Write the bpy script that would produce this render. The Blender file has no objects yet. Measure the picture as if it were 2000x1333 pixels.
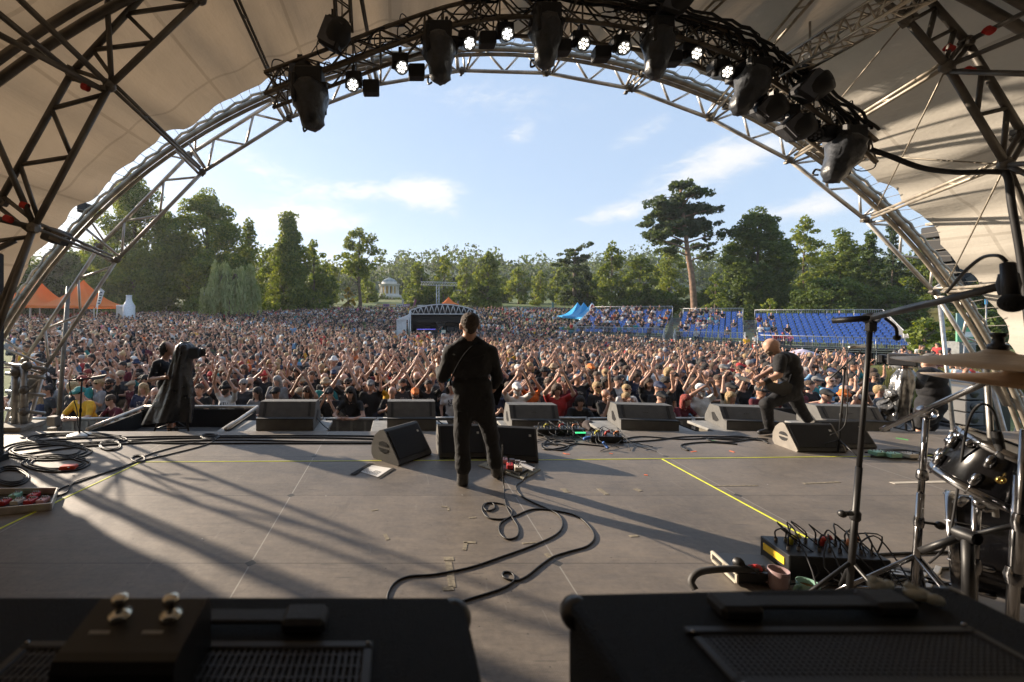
import bpy, math, random
import numpy as np
from mathutils import Vector, Matrix, Quaternion
random.seed(11); rng = np.random.default_rng(11)
R = math.radians
sc = bpy.context.scene
COL = sc.collection

# ---------------------------------------------------------------- camera
FPX, CX, CY, CAMH = 850.0, 780.0, 612.0, 1.85      # focal length and principal point in photo pixels, eye height over the stage
cam_d = bpy.data.cameras.new("camera"); cam = bpy.data.objects.new("camera", cam_d); COL.objects.link(cam)
cam.location = (0, 0, CAMH); cam.rotation_euler = (R(90), 0, 0)
cam_d.sensor_width = 36.0; cam_d.lens = 36.0 * FPX / 2000.0
cam_d.shift_x = (1000 - CX) / 2000.0; cam_d.shift_y = -(666.5 - CY) / 2000.0
cam_d.clip_start = 0.05; cam_d.clip_end = 3000
cam_d.dof.use_dof = True; cam_d.dof.focus_distance = 7.0; cam_d.dof.aperture_fstop = 2.8
sc.camera = cam

# ---------------------------------------------------------------- sky and sun
SUN_EL, SUN_AZ = R(18), math.atan2(-0.80, 0.60)     # azimuth from +Y, negative = to the left
SUNV = Vector((math.sin(SUN_AZ) * math.cos(SUN_EL), math.cos(SUN_AZ) * math.cos(SUN_EL), math.sin(SUN_EL)))
SKY_STRENGTH, SUN_STRENGTH, EXPOSURE = 0.14, 5.0, 1.32
sc.view_settings.view_transform = 'Standard'; sc.view_settings.look = 'None'
sc.view_settings.exposure = EXPOSURE; sc.view_settings.gamma = 1.0
world = bpy.data.worlds.new("World"); sc.world = world; world.use_nodes = True
def build_world():
    nt = world.node_tree; nt.nodes.clear(); N = nt.nodes; L = nt.links
    out = N.new('ShaderNodeOutputWorld'); bg = N.new('ShaderNodeBackground')
    sky = N.new('ShaderNodeTexSky'); sky.sky_type = 'NISHITA'; sky.sun_disc = False
    sky.sun_elevation = SUN_EL; sky.sun_rotation = SUN_AZ % (2 * math.pi)
    sky.air_density = 1.0; sky.dust_density = .6; sky.ozone_density = 1.6
    bg.inputs['Strength'].default_value = SKY_STRENGTH
    tc = N.new('ShaderNodeTexCoord'); sep = N.new('ShaderNodeSeparateXYZ'); L.new(tc.outputs['Generated'], sep.inputs[0])
    def m(op, a, b=None, c=None):
        n = N.new('ShaderNodeMath'); n.operation = op
        for i, v in enumerate((a, b, c)):
            if v is None: continue
            if isinstance(v, (int, float)): n.inputs[i].default_value = v
            else: L.new(v, n.inputs[i])
        return n.outputs[0]
    az = m('ARCTAN2', sep.outputs[0], sep.outputs[1]); el = m('ARCSINE', sep.outputs[2])
    cmb = N.new('ShaderNodeCombineXYZ'); L.new(m('MULTIPLY', az, 5.0), cmb.inputs[0]); L.new(m('MULTIPLY', el, 13.0), cmb.inputs[1])
    no = N.new('ShaderNodeTexNoise'); no.inputs['Scale'].default_value = 1.5; no.inputs['Detail'].default_value = 9; no.inputs['Roughness'].default_value = 0.6
    no.inputs['Distortion'].default_value = 0.5
    L.new(cmb.outputs[0], no.inputs['Vector'])
    tot = None
    # soft cloud banks: azimuth, elevation (radians), half sizes, tilt, strength
    for (px, py, hw, hh, tilt, s) in [(745, 372, 130, 17, 0.0, .8), (835, 382, 62, 30, 0.25, 1.0), (520, 335, 120, 32, .38, .50), (590, 426, 105, 26, 0.0, 1.05),
            (1395, 325, 130, 38, -.28, 1.1), (1600, 398, 85, 26, -.05, 1.0), (1190, 420, 75, 16, -.12, .8), (1010, 262, 34, 20, 0, .55), (1250, 262, 70, 20, -.3, .5),
            (960, 195, 200, 34, .15, .38), (430, 430, 60, 24, .1, .4), (1500, 420, 60, 14, 0, .5), (-300, 380, 200, 60, 0, .8), (2300, 350, 200, 60, 0, .8)]:
        ca = math.atan2(px - CX, FPX); ce = math.atan2(CY - py, math.hypot(FPX, px - CX))
        sa = hw / FPX * math.cos(ca) ** 2; se = hh / FPX * math.cos(ca)
        da = m('SUBTRACT', az, ca); de = m('SUBTRACT', el, ce + 0.0)
        de2 = m('ADD', de, m('MULTIPLY', da, tilt))
        q = m('ADD', m('POWER', m('ABSOLUTE', m('DIVIDE', da, sa)), 2.0), m('POWER', m('ABSOLUTE', m('DIVIDE', de2, se)), 2.0))
        g = m('MULTIPLY', m('EXPONENT', m('MULTIPLY', q, -0.8)), s)
        tot = g if tot is None else m('ADD', tot, g)
    wisp = m('MULTIPLY_ADD', m('SUBTRACT', no.outputs['Fac'], 0.5), 1.5, 0.0)
    mask = N.new('ShaderNodeMapRange'); mask.interpolation_type = 'SMOOTHSTEP'
    mask.inputs['From Min'].default_value = 0.16; mask.inputs['From Max'].default_value = 1.25
    no2 = N.new('ShaderNodeTexNoise'); no2.inputs['Scale'].default_value = 4.5; no2.inputs['Detail'].default_value = 8; no2.inputs['Roughness'].default_value = .62; no2.inputs['Distortion'].default_value = .8; L.new(cmb.outputs[0], no2.inputs['Vector'])
    w2 = m('ADD', wisp, m('MULTIPLY', m('SUBTRACT', no2.outputs['Fac'], .5), 1.5))
    L.new(m('ADD', tot, m('MULTIPLY', w2, m('ADD', m('MINIMUM', m('MULTIPLY', tot, 1.4), .75), 0.10))), mask.inputs['Value'])
    mixh = N.new('ShaderNodeMix'); mixh.data_type = 'RGBA'; mixh.inputs[0].default_value = .80; L.new(sky.outputs[0], mixh.inputs[6]); mixh.inputs[7].default_value = SKYBLUE
    mix = N.new('ShaderNodeMix'); mix.data_type = 'RGBA'
    L.new(m('MULTIPLY', mask.outputs[0], 0.85), mix.inputs[0]); L.new(mixh.outputs[2], mix.inputs[6]); mix.inputs[7].default_value = CLOUD
    L.new(mix.outputs[2], bg.inputs['Color']); L.new(bg.outputs[0], out.inputs[0])
CLOUD = (3.1, 3.05, 2.95, 1); SKYBLUE = (1.42, 1.85, 2.5, 1)
build_world()
sun_d = bpy.data.lights.new("sun", 'SUN'); sun_d.energy = SUN_STRENGTH; sun_d.angle = R(0.9); sun_d.color = (1.0, 0.84, 0.66)
sun = bpy.data.objects.new("sun", sun_d); COL.objects.link(sun); sun.location = SUNV * 50
sun.rotation_euler = SUNV.to_track_quat('Z', 'Y').to_euler()
sc.cycles.use_denoising = True
sc.cycles.max_bounces = 6; sc.cycles.transparent_max_bounces = 6; sc.cycles.transmission_bounces = 4

# ---------------------------------------------------------------- helpers
def P(px, py, d):                    # point at depth d behind photo pixel
    return Vector(((px - CX) / FPX * d, d, CAMH - (py - CY) / FPX * d))
def G(px, py, z=0.0):                # point of the level z behind photo pixel
    d = FPX * (CAMH - z) / (py - CY)
    return Vector(((px - CX) / FPX * d, d, z))
def terrain(y, x=0.0):             # the meadow rises to the back and falls from left to right
    b = -1.5 if y < 25 else -1.5 + .0007 * (y - 25) ** 2 if y < 110 else 3.5575 + .06 * (min(y, 330) - 110)
    r = lambda a, c: min(max((y - a) / (c - a), 0.0), 1.0)
    return b - min(max(.034 * (x - 2), .046 * (x - 2)), 1.2) * (1 if x > 2 else .98 * min(1, 26 / max(2 - x, 26))) * r(12, 30) * (1 - .85 * r(52, 90))
MATS = {}
def mat(name, col, rough=0.6, metal=0.0, var=0.15, vs=8.0, bump=0.0, bs=60.0, emit=0.0, spec=0.5, transl=0.0, alpha=1.0, coords='Object', sheen=0.0):
    if name in MATS: return MATS[name]
    mt = bpy.data.materials.new(name); mt.use_nodes = True; MATS[name] = mt
    nt = mt.node_tree; N = nt.nodes; L = nt.links; b = N['Principled BSDF']
    b.inputs['Base Color'].default_value = (*col, 1); b.inputs['Roughness'].default_value = rough; b.inputs['Metallic'].default_value = metal
    b.inputs['Specular IOR Level'].default_value = spec
    tc = N.new('ShaderNodeTexCoord')
    if var > 0:
        n = N.new('ShaderNodeTexNoise'); n.inputs['Scale'].default_value = vs; n.inputs['Detail'].default_value = 5
        L.new(tc.outputs[coords], n.inputs['Vector'])
        mr = N.new('ShaderNodeMapRange'); mr.inputs['From Min'].default_value = 0.3; mr.inputs['From Max'].default_value = 0.7
        mr.inputs['To Min'].default_value = 1 - var; mr.inputs['To Max'].default_value = 1 + var
        L.new(n.outputs['Fac'], mr.inputs['Value'])
        mx = N.new('ShaderNodeVectorMath'); mx.operation = 'SCALE'; mx.inputs[0].default_value = col
        L.new(mr.outputs[0], mx.inputs['Scale']); L.new(mx.outputs[0], b.inputs['Base Color'])
        mr2 = N.new('ShaderNodeMapRange'); mr2.inputs['To Min'].default_value = max(0, rough - .1); mr2.inputs['To Max'].default_value = min(1, rough + .1)
        L.new(n.outputs['Fac'], mr2.inputs['Value']); L.new(mr2.outputs[0], b.inputs['Roughness'])
    if bump > 0:
        n2 = N.new('ShaderNodeTexNoise'); n2.inputs['Scale'].default_value = bs; n2.inputs['Detail'].default_value = 3
        L.new(tc.outputs[coords], n2.inputs['Vector'])
        bp = N.new('ShaderNodeBump'); bp.inputs['Strength'].default_value = bump; bp.inputs['Distance'].default_value = 0.02
        L.new(n2.outputs['Fac'], bp.inputs['Height']); L.new(bp.outputs[0], b.inputs['Normal'])
    if emit > 0:
        b.inputs['Emission Color'].default_value = (*col, 1); b.inputs['Emission Strength'].default_value = emit
    if alpha < 1:
        b.inputs['Alpha'].default_value = alpha
    if transl > 0:
        tr = N.new('ShaderNodeBsdfTranslucent'); tr.inputs['Color'].default_value = (*col, 1)
        ms = N.new('ShaderNodeMixShader'); ms.inputs[0].default_value = transl
        o = N['Material Output']
        L.new(b.outputs[0], ms.inputs[1]); L.new(tr.outputs[0], ms.inputs[2]); L.new(ms.outputs[0], o.inputs[0])
    return mt

class MB:
    """collects simple shapes; build() links them as one mesh object"""
    def __init__(s): s.v = []; s.f = []; s.m = []; s.mi = 0; s.sm = []
    def add(s, vs, fs, smooth=False):
        o = len(s.v); s.v += [tuple(x) for x in vs]
        for f in fs: s.f.append(tuple(i + o for i in f)); s.m.append(s.mi); s.sm.append(smooth)
        return s
    def box(s, c, size, rot=None, bev=0.0):
        x, y, z = (k / 2 for k in size); c = Vector(c); M = rot if rot is not None else Matrix.Identity(3)
        if bev <= 0 or bev >= min(x, y, z):
            vs = [c + M @ Vector((sx * x, sy * y, sz * z)) for sx in (-1, 1) for sy in (-1, 1) for sz in (-1, 1)]
            return s.add(vs, [(0, 1, 3, 2), (4, 6, 7, 5), (0, 4, 5, 1), (2, 3, 7, 6), (0, 2, 6, 4), (1, 5, 7, 3)])
        # chamfered box
        vs = []; idx = {}
        for sx in (-1, 1):
            for sy in (-1, 1):
                for sz in (-1, 1):
                    for a, w in enumerate(((x, y - bev, z - bev), (x - bev, y, z - bev), (x - bev, y - bev, z))):
                        idx[sx, sy, sz, a] = len(vs); vs.append(c + M @ Vector((sx * w[0], sy * w[1], sz * w[2])))
        fs = []
        def q(*k): fs.append(tuple(idx[i] for i in k))
        for t in (-1, 1):
            q((t, -1, -1, 0), (t, 1, -1, 0), (t, 1, 1, 0), (t, -1, 1, 0)); q((-1, t, -1, 1), (1, t, -1, 1), (1, t, 1, 1), (-1, t, 1, 1)); q((-1, -1, t, 2), (1, -1, t, 2), (1, 1, t, 2), (-1, 1, t, 2))
        for a in (-1, 1):
            for b in (-1, 1):
                q((a, b, -1, 0), (a, b, 1, 0), (a, b, 1, 1), (a, b, -1, 1)); q((a, -1, b, 0), (a, 1, b, 0), (a, 1, b, 2), (a, -1, b, 2)); q((-1, a, b, 1), (1, a, b, 1), (1, a, b, 2), (-1, a, b, 2))
                for cc in (-1, 1): q((a, b, cc, 0), (a, b, cc, 1), (a, b, cc, 2))
        return s.add(vs, fs)
    def tube(s, pts, r, n=6, cap=True, closed=False):
        pts = [Vector(p) for p in pts]; k = len(pts)
        rs = r if isinstance(r, (list, tuple)) else [r] * k
        vs = []; up = None
        for i, p in enumerate(pts):
            if closed: t = pts[(i + 1) % k] - pts[i - 1]
            else: t = pts[min(i + 1, k - 1)] - pts[max(i - 1, 0)]
            if t.length < 1e-9: t = Vector((0, 0, 1))
            t.normalize()
            if up is None: up = Vector((0, 0, 1)) if abs(t.z) < .9 else Vector((1, 0, 0))
            a = t.cross(up)
            if a.length < 1e-4: a = t.orthogonal()
            a.normalize(); b = a.cross(t); up = b
            for j in range(n):
                w = 2 * math.pi * j / n; vs.append(p + (a * math.cos(w) + b * math.sin(w)) * rs[i])
        fs = [(i * n + j, i * n + (j + 1) % n, (i + 1) * n + (j + 1) % n, (i + 1) * n + j) for i in range(k - 1) for j in range(n)]
        if closed: fs += [((k - 1) * n + j, (k - 1) * n + (j + 1) % n, (j + 1) % n, j) for j in range(n)]
        elif cap: fs += [tuple(range(n - 1, -1, -1)), tuple((k - 1) * n + j for j in range(n))]
        return s.add(vs, fs, n > 4)
    def cyl(s, a, b, r, r2=None, n=10): return s.tube([a, b], [r, r if r2 is None else r2], n)
    def lathe(s, c, prof, n=20, axis=None, x=None):
        """prof: (radius, height) along axis"""
        c = Vector(c); ax = Vector(axis or (0, 0, 1)).normalized(); u = ax.orthogonal().normalized(); w = ax.cross(u)
        vs = [c + ax * h + (u * math.cos(2 * math.pi * j / n) + w * math.sin(2 * math.pi * j / n)) * max(r, 1e-4) for r, h in prof for j in range(n)]
        fs = [(i * n + j, i * n + (j + 1) % n, (i + 1) * n + (j + 1) % n, (i + 1) * n + j) for i in range(len(prof) - 1) for j in range(n)]
        return s.add(vs, fs, True)
    def prism(s, poly, d):
        """poly: 3d points of a planar outline, extruded by the vector d"""
        n = len(poly); d = Vector(d); vs = [Vector(p) for p in poly] + [Vector(p) + d for p in poly]
        return s.add(vs, [tuple(range(n - 1, -1, -1)), tuple(range(n, 2 * n))] + [(i, (i + 1) % n, n + (i + 1) % n, n + i) for i in range(n)])
    def ball(s, c, r, n=12, k=8, sq=(1, 1, 1), rot=None):
        c = Vector(c); M = rot if rot is not None else Matrix.Identity(3); vs = []; fs = []
        for i in range(k + 1):
            th = math.pi * i / k
            for j in range(n):
                ph = 2 * math.pi * j / n
                vs.append(c + M @ Vector((r * sq[0] * math.sin(th) * math.cos(ph), r * sq[1] * math.sin(th) * math.sin(ph), r * sq[2] * math.cos(th))))
        for i in range(k):
            for j in range(n): fs.append((i * n + j, (i + 1) * n + j, (i + 1) * n + (j + 1) % n, i * n + (j + 1) % n))
        return s.add(vs, fs, True)
    def grid(s, f, nu, nv, smooth=True):
        vs = [f(i / nu, j / nv) for i in range(nu + 1) for j in range(nv + 1)]
        return s.add(vs, [(i * (nv + 1) + j, (i + 1) * (nv + 1) + j, (i + 1) * (nv + 1) + j + 1, i * (nv + 1) + j + 1) for i in range(nu) for j in range(nv)], smooth)
    def strip(s, a, b, w, z=0.004):
        a = Vector(a); b = Vector(b); t = (b - a); t.z = 0; t.normalize(); p = Vector((-t.y, t.x, 0)) * w / 2; u = Vector((0, 0, z))
        return s.box((a + b) / 2 + u / 2, ((b - a).length, w, z), Matrix(((t.x, -t.y, 0), (t.y, t.x, 0), (0, 0, 1))))
    def build(s, name, mats, parent=None, loc=None):
        me = bpy.data.meshes.new(name)
        o = bpy.data.objects.new(name, me); COL.objects.link(o)
        base = Vector((0, 0, 0))
        if parent is not None:
            q = parent
            while q is not None: base += q.location; q = q.parent
            o.parent = parent
        elif loc is not None:
            base = Vector(loc); o.location = base
        me.from_pydata([(x - base.x, y - base.y, z - base.z) for x, y, z in s.v], [], s.f)
        if not isinstance(mats, (list, tuple)): mats = [mats]
        for k in mats: me.materials.append(k)
        me.polygons.foreach_set('material_index', s.m); me.polygons.foreach_set('use_smooth', s.sm)
        me.update(); return o
def tag(o, label=None, cat=None, group=None, kind=None):
    if label: o['label'] = label
    if cat: o['category'] = cat
    if group: o['group'] = group
    if kind: o['kind'] = kind
    return o
def thing(name, loc, label, cat, group=None):
    o = bpy.data.objects.new(name, None); COL.objects.link(o); o.location = loc; o.empty_display_size = 0.1
    return tag(o, label, cat, group)
def kids(o, _c={}):
    return [c for c in bpy.data.objects if c.parent == o]
def copy_tree(o, parent=None, kidmap=None):
    c = o.copy(); COL.objects.link(c)
    if parent is not None: c.parent = parent
    for ch in (kidmap or {}).get(o.name, kids(o) if kidmap is None else []): copy_tree(ch, c, kidmap)
    return c
def rotz(a): return Matrix.Rotation(a, 3, 'Z')
def frame(dirv, up=(0, 0, 1)):
    """3x3 whose Y axis is dirv"""
    y = Vector(dirv).normalized(); x = y.cross(Vector(up)).normalized(); z = x.cross(y)
    return Matrix((x, y, z)).transposed()
def smooth_path(pts, k=6, closed=False):
    pts = [Vector(p) for p in pts]; n = len(pts); out = []
    for i in range(n if closed else n - 1):
        g = lambda q: pts[q % n] if closed else pts[min(max(q, 0), n - 1)]
        p0, p1, p2, p3 = g(i - 1), g(i), g(i + 1), g(i + 2)
        for j in range(k):
            t = j / k; out.append(0.5 * ((2 * p1) + (p2 - p0) * t + (2 * p0 - 5 * p1 + 4 * p2 - p3) * t * t + (3 * p1 - p0 - 3 * p2 + p3) * t ** 3))
    if not closed: out.append(pts[-1])
    return out
BLACK = mat('black_paint', (.012, .012, .013), .45, var=.3)
BLACKM = mat('matt_black_plastic', (.014, .014, .016), .6, var=.25, bump=.15, bs=300)
CHROME = mat('chrome', (.30, .30, .31), .18, 1.0, var=.05)
STEEL = mat('galvanised_steel', (.40, .39, .37), .42, .8, var=.25, vs=14)
ALU = mat('aluminium_tube', (.50, .47, .43), .42, .6, var=.25, vs=9)
RUBBER = mat('cable_rubber', (.012, .012, .013), .55, var=.2)
GAFFER = mat('black_cloth', (.010, .010, .011), .95, var=.3, bump=.2, bs=200)
# ================================================================ the setting: ground, stage deck, hill
def nodes_of(name, rough=.8):
    mt = bpy.data.materials.new(name); mt.use_nodes = True; nt = mt.node_tree
    nt.nodes['Principled BSDF'].inputs['Roughness'].default_value = rough
    return mt, nt, nt.nodes, nt.links, nt.nodes['Principled BSDF']
def mk_ground():
    mt, nt, N, L, b = nodes_of('grass_ground', .95)
    tc = N.new('ShaderNodeTexCoord'); n = N.new('ShaderNodeTexNoise'); n.inputs['Scale'].default_value = .12; n.inputs['Detail'].default_value = 8; n.inputs['Roughness'].default_value = .7
    L.new(tc.outputs['Object'], n.inputs['Vector']); cr = N.new('ShaderNodeValToRGB'); L.new(n.outputs['Fac'], cr.inputs[0])
    e = cr.color_ramp.elements; e[0].position = .3; e[0].color = (.060, .105, .022, 1); e[1].position = .75; e[1].color = (.16, .17, .055, 1)
    L.new(cr.outputs[0], b.inputs['Base Color'])
    n2 = N.new('ShaderNodeTexNoise'); n2.inputs['Scale'].default_value = 9; n2.inputs['Detail'].default_value = 4; L.new(tc.outputs['Object'], n2.inputs['Vector'])
    bp = N.new('ShaderNodeBump'); bp.inputs['Distance'].default_value = .1; L.new(n2.outputs['Fac'], bp.inputs['Height']); L.new(bp.outputs[0], b.inputs['Normal'])
    return mt
g = MB(); ys = [-40, 0, 10, 12, 15, 18, 21, 24, 27] + list(range(30, 115, 4)) + [150, 200, 260, 330, 600, 1500]
xs = [-1500, -300, -150, -80, -40] + list(range(-26, 32, 3)) + [40, 80, 150, 300, 1500]
g.add([(x, y, terrain(y, x)) for y in ys for x in xs], [(i * len(xs) + j, i * len(xs) + j + 1, (i + 1) * len(xs) + j + 1, (i + 1) * len(xs) + j) for i in range(len(ys) - 1) for j in range(len(xs) - 1)], True)
tag(g.build('ground', mk_ground()), kind='structure')

# gravelled strip of ground between the barrier and the stage, and a paved path on the far right
pit = MB(); pit.box((1.5, 8.0, -1.492), (22, 2.4, .012)); tag(pit.build('pit_pavement', mat('pit_asphalt', (.055, .052, .048), .9, var=.3, bump=.4, bs=40)), kind='structure')
pth = MB(); pth.grid(lambda u, v: (14 + 24 * u, 22.5 + 3.2 * v, terrain(22.5 + 3.2 * v, 14 + 24 * u) + .05), 12, 4); pth.box((16.0, 10.6, -1.488), (11.0, 1.8, .016)); tag(pth.build('path', mat('path_gravel', (.30, .26, .20), .9, var=.2, bump=.3)), kind='structure')

def mk_deck():
    mt, nt, N, L, b = nodes_of('stage_plywood', .55)
    geo = N.new('ShaderNodeNewGeometry'); sep = N.new('ShaderNodeSeparateXYZ'); L.new(geo.outputs['Position'], sep.inputs[0])
    def m(op, a, b_=None, c=None):
        n = N.new('ShaderNodeMath'); n.operation = op
        for i, v in enumerate((a, b_, c)):
            if v is None: continue
            if isinstance(v, (int, float)): n.inputs[i].default_value = v
            else: L.new(v, n.inputs[i])
        return n.outputs[0]
    def noise(scale, det=5, rough=.6, vec=None, dist=0.0):
        n = N.new('ShaderNodeTexNoise'); n.inputs['Scale'].default_value = scale; n.inputs['Detail'].default_value = det; n.inputs['Roughness'].default_value = rough; n.inputs['Distortion'].default_value = dist
        L.new(vec or geo.outputs['Position'], n.inputs['Vector']); return n.outputs['Fac']
    def dist_line(v, off, per):
        q = m('SUBTRACT', v, off); q = m('DIVIDE', q, per); fr = m('SUBTRACT', q, m('ROUND', q)); return m('MULTIPLY', m('ABSOLUTE', fr), per), m('ROUND', q)
    dx, ix = dist_line(sep.outputs[0], -1.10, 2.27); dy, iy = dist_line(sep.outputs[1], 3.22, 1.20)
    # every sheet of ply a touch different
    wn = N.new('ShaderNodeTexWhiteNoise'); wn.noise_dimensions = '2D'; cv = N.new('ShaderNodeCombineXYZ')
    L.new(m('FLOOR', m('DIVIDE', m('SUBTRACT', sep.outputs[0], -1.10), 2.27)), cv.inputs[0]); L.new(m('FLOOR', m('DIVIDE', m('SUBTRACT', sep.outputs[1], 3.22), 1.2)), cv.inputs[1]); L.new(cv.outputs[0], wn.inputs['Vector'])
    big = noise(.9, 6, .65); fine = noise(22, 4, .7)
    mp = N.new('ShaderNodeMapping'); mp.inputs['Scale'].default_value = (3, 14, 1); mp.inputs['Rotation'].default_value = (0, 0, .5); L.new(geo.outputs['Position'], mp.inputs['Vector'])
    scuff = noise(1.2, 8, .75, mp.outputs[0], .6)
    v = m('MULTIPLY_ADD', m('SUBTRACT', wn.outputs['Value'], .5), .16, 1.0)
    v = m('ADD', v, m('MULTIPLY', m('SUBTRACT', big, .5), 1.5)); v = m('ADD', v, m('MULTIPLY', m('SUBTRACT', fine, .5), .7)); v = m('ADD', v, m('MULTIPLY', m('SUBTRACT', scuff, .5), 1.2))
    vec = N.new('ShaderNodeVectorMath'); vec.operation = 'SCALE'; vec.inputs[0].default_value = (.148, .126, .104); L.new(v, vec.inputs['Scale'])
    # dark butt joints across, pale worn joints lengthways, dark diamonds painted for the shaded corner holes, screws
    def mixc(fac, a, col):
        x = N.new('ShaderNodeMix'); x.data_type = 'RGBA'; L.new(fac, x.inputs[0]); L.new(a, x.inputs[6]); x.inputs[7].default_value = (*col, 1); return x.outputs[2]
    c = mixc(m('LESS_THAN', dy, .0032), vec.outputs[0], (.025, .021, .017))
    c = mixc(m('MULTIPLY', m('LESS_THAN', dx, .0055), .8), c, (.30, .285, .26))
    c = mixc(m('LESS_THAN', m('ADD', dx, dy), .045), c, (.035, .032, .028))
    vr = N.new('ShaderNodeTexVoronoi'); vr.inputs['Scale'].default_value = 2.1; vr.inputs['Randomness'].default_value = 1; L.new(geo.outputs['Position'], vr.inputs['Vector'])
    c = mixc(m('LESS_THAN', vr.outputs['Distance'], .016), c, (.42, .40, .38))
    st = noise(2.3, 7, .7, None, 1.5); c = mixc(m('MULTIPLY', m('GREATER_THAN', st, .62), .22), c, (.055, .045, .036))            # dirt
    mp2 = N.new('ShaderNodeMapping'); mp2.inputs['Scale'].default_value = (1.5, 26, 1); mp2.inputs['Rotation'].default_value = (0, 0, -.9); L.new(geo.outputs['Position'], mp2.inputs['Vector'])
    sk = noise(1.1, 3, .5, mp2.outputs[0], .8); c = mixc(m('MULTIPLY', m('GREATER_THAN', sk, .69), .45), c, (.05, .045, .04))           # boot and flight case scrapes
    mp3 = N.new('ShaderNodeMapping'); mp3.inputs['Scale'].default_value = (30, 2.0, 1); mp3.inputs['Rotation'].default_value = (0, 0, -.3); L.new(geo.outputs['Position'], mp3.inputs['Vector'])
    sk2 = noise(1.0, 3, .5, mp3.outputs[0], .6); c = mixc(m('MULTIPLY', m('GREATER_THAN', sk2, .70), .35), c, (.24, .215, .185))
    vr2 = N.new('ShaderNodeTexVoronoi'); vr2.inputs['Scale'].default_value = 9; L.new(geo.outputs['Position'], vr2.inputs['Vector']); c = mixc(m('LESS_THAN', vr2.outputs['Distance'], .055), c, (.06, .05, .042))
    L.new(c, b.inputs['Base Color'])
    rr = m('MULTIPLY_ADD', scuff, .35, .36); L.new(rr, b.inputs['Roughness'])
    # embossed anti-slip grid
    wv = N.new('ShaderNodeTexVoronoi'); wv.inputs['Scale'].default_value = 110; wv.inputs['Randomness'].default_value = .15; L.new(geo.outputs['Position'], wv.inputs['Vector'])
    bp = N.new('ShaderNodeBump'); bp.inputs['Distance'].default_value = .002; bp.inputs['Strength'].default_value = .6; L.new(m('ADD', wv.outputs['Distance'], m('MULTIPLY', fine, .6)), bp.inputs['Height']); L.new(bp.outputs[0], b.inputs['Normal'])
    return mt
deck = MB(); deck.box((1.6, 1.9, -.06), (20, 9.82, .12)); deck.mi = 1
deck.box((1.6, 6.79, -.80), (20, .03, 1.36))
tag(deck.build('stage_floor', [mk_deck(), GAFFER]), kind='structure')

# wooded ridge far behind the park
hl = MB()
def hf(u, v):
    x = -700 + 1400 * u; y = 330 + 330 * v
    h = 16.7 + 36 * math.sin(min(v, .999) * math.pi) ** .8 * (1 + .12 * math.sin(x * .011) + .06 * math.sin(x * .031 + 1)) + (random.uniform(-1.6, 1.6) if 0 < v < 1 else -2)
    return (x, y, h)
hl.grid(hf, 160, 24)
tag(hl.build('hill', mat('distant_woodland', (.055, .085, .035), .95, var=.6, vs=.25, bump=1.0, bs=.4)), kind='structure')

# ---- runway in front of the stage for the left cameraman
plat = thing('camera_platform', (-3.8, 7.5, -1.5), 'low black camera platform with silver pipe edges in front of the stage', 'platform')
b = MB(); b.box((-3.8, 7.52, -.34), (2.1, 1.38, .08)); b.build('platform_deck', mat('platform_ply', (.09, .085, .08), .7, var=.3), plat)
b = MB(); b.box((-3.8, 8.24, -.72), (2.16, .03, 1.5)); b.box((-2.73, 7.53, -.75), (.03, 1.38, 1.48)); b.box((-4.87, 7.53, -.75), (.03, 1.38, 1.48)); b.build('skirt', GAFFER, plat)
b = MB()
for a, c in (((-4.92, 6.86, .02), (-4.86, 8.28, .07)), ((-4.86, 8.28, .07), (-2.70, 8.28, .07)), ((-2.70, 8.28, .07), (-2.74, 6.86, .02))): b.cyl(a, c, .03, n=10)
b.build('edge_pipe', ALU, plat)
# right platform
plat = thing('camera_platform', (8.6, 7.6, -1.5), 'dark camera platform on the right beyond the stage lip', 'platform')
b = MB(); b.box((9.0, 7.7, -.34), (3.4, 1.7, .08)); b.build('platform_deck', MATS['platform_ply'], plat)
b = MB(); b.box((9.0, 8.57, -.75), (3.4, .03, 1.46)); b.box((7.28, 7.7, -.75), (.03, 1.7, 1.46)); b.build('skirt', GAFFER, plat)
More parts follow.
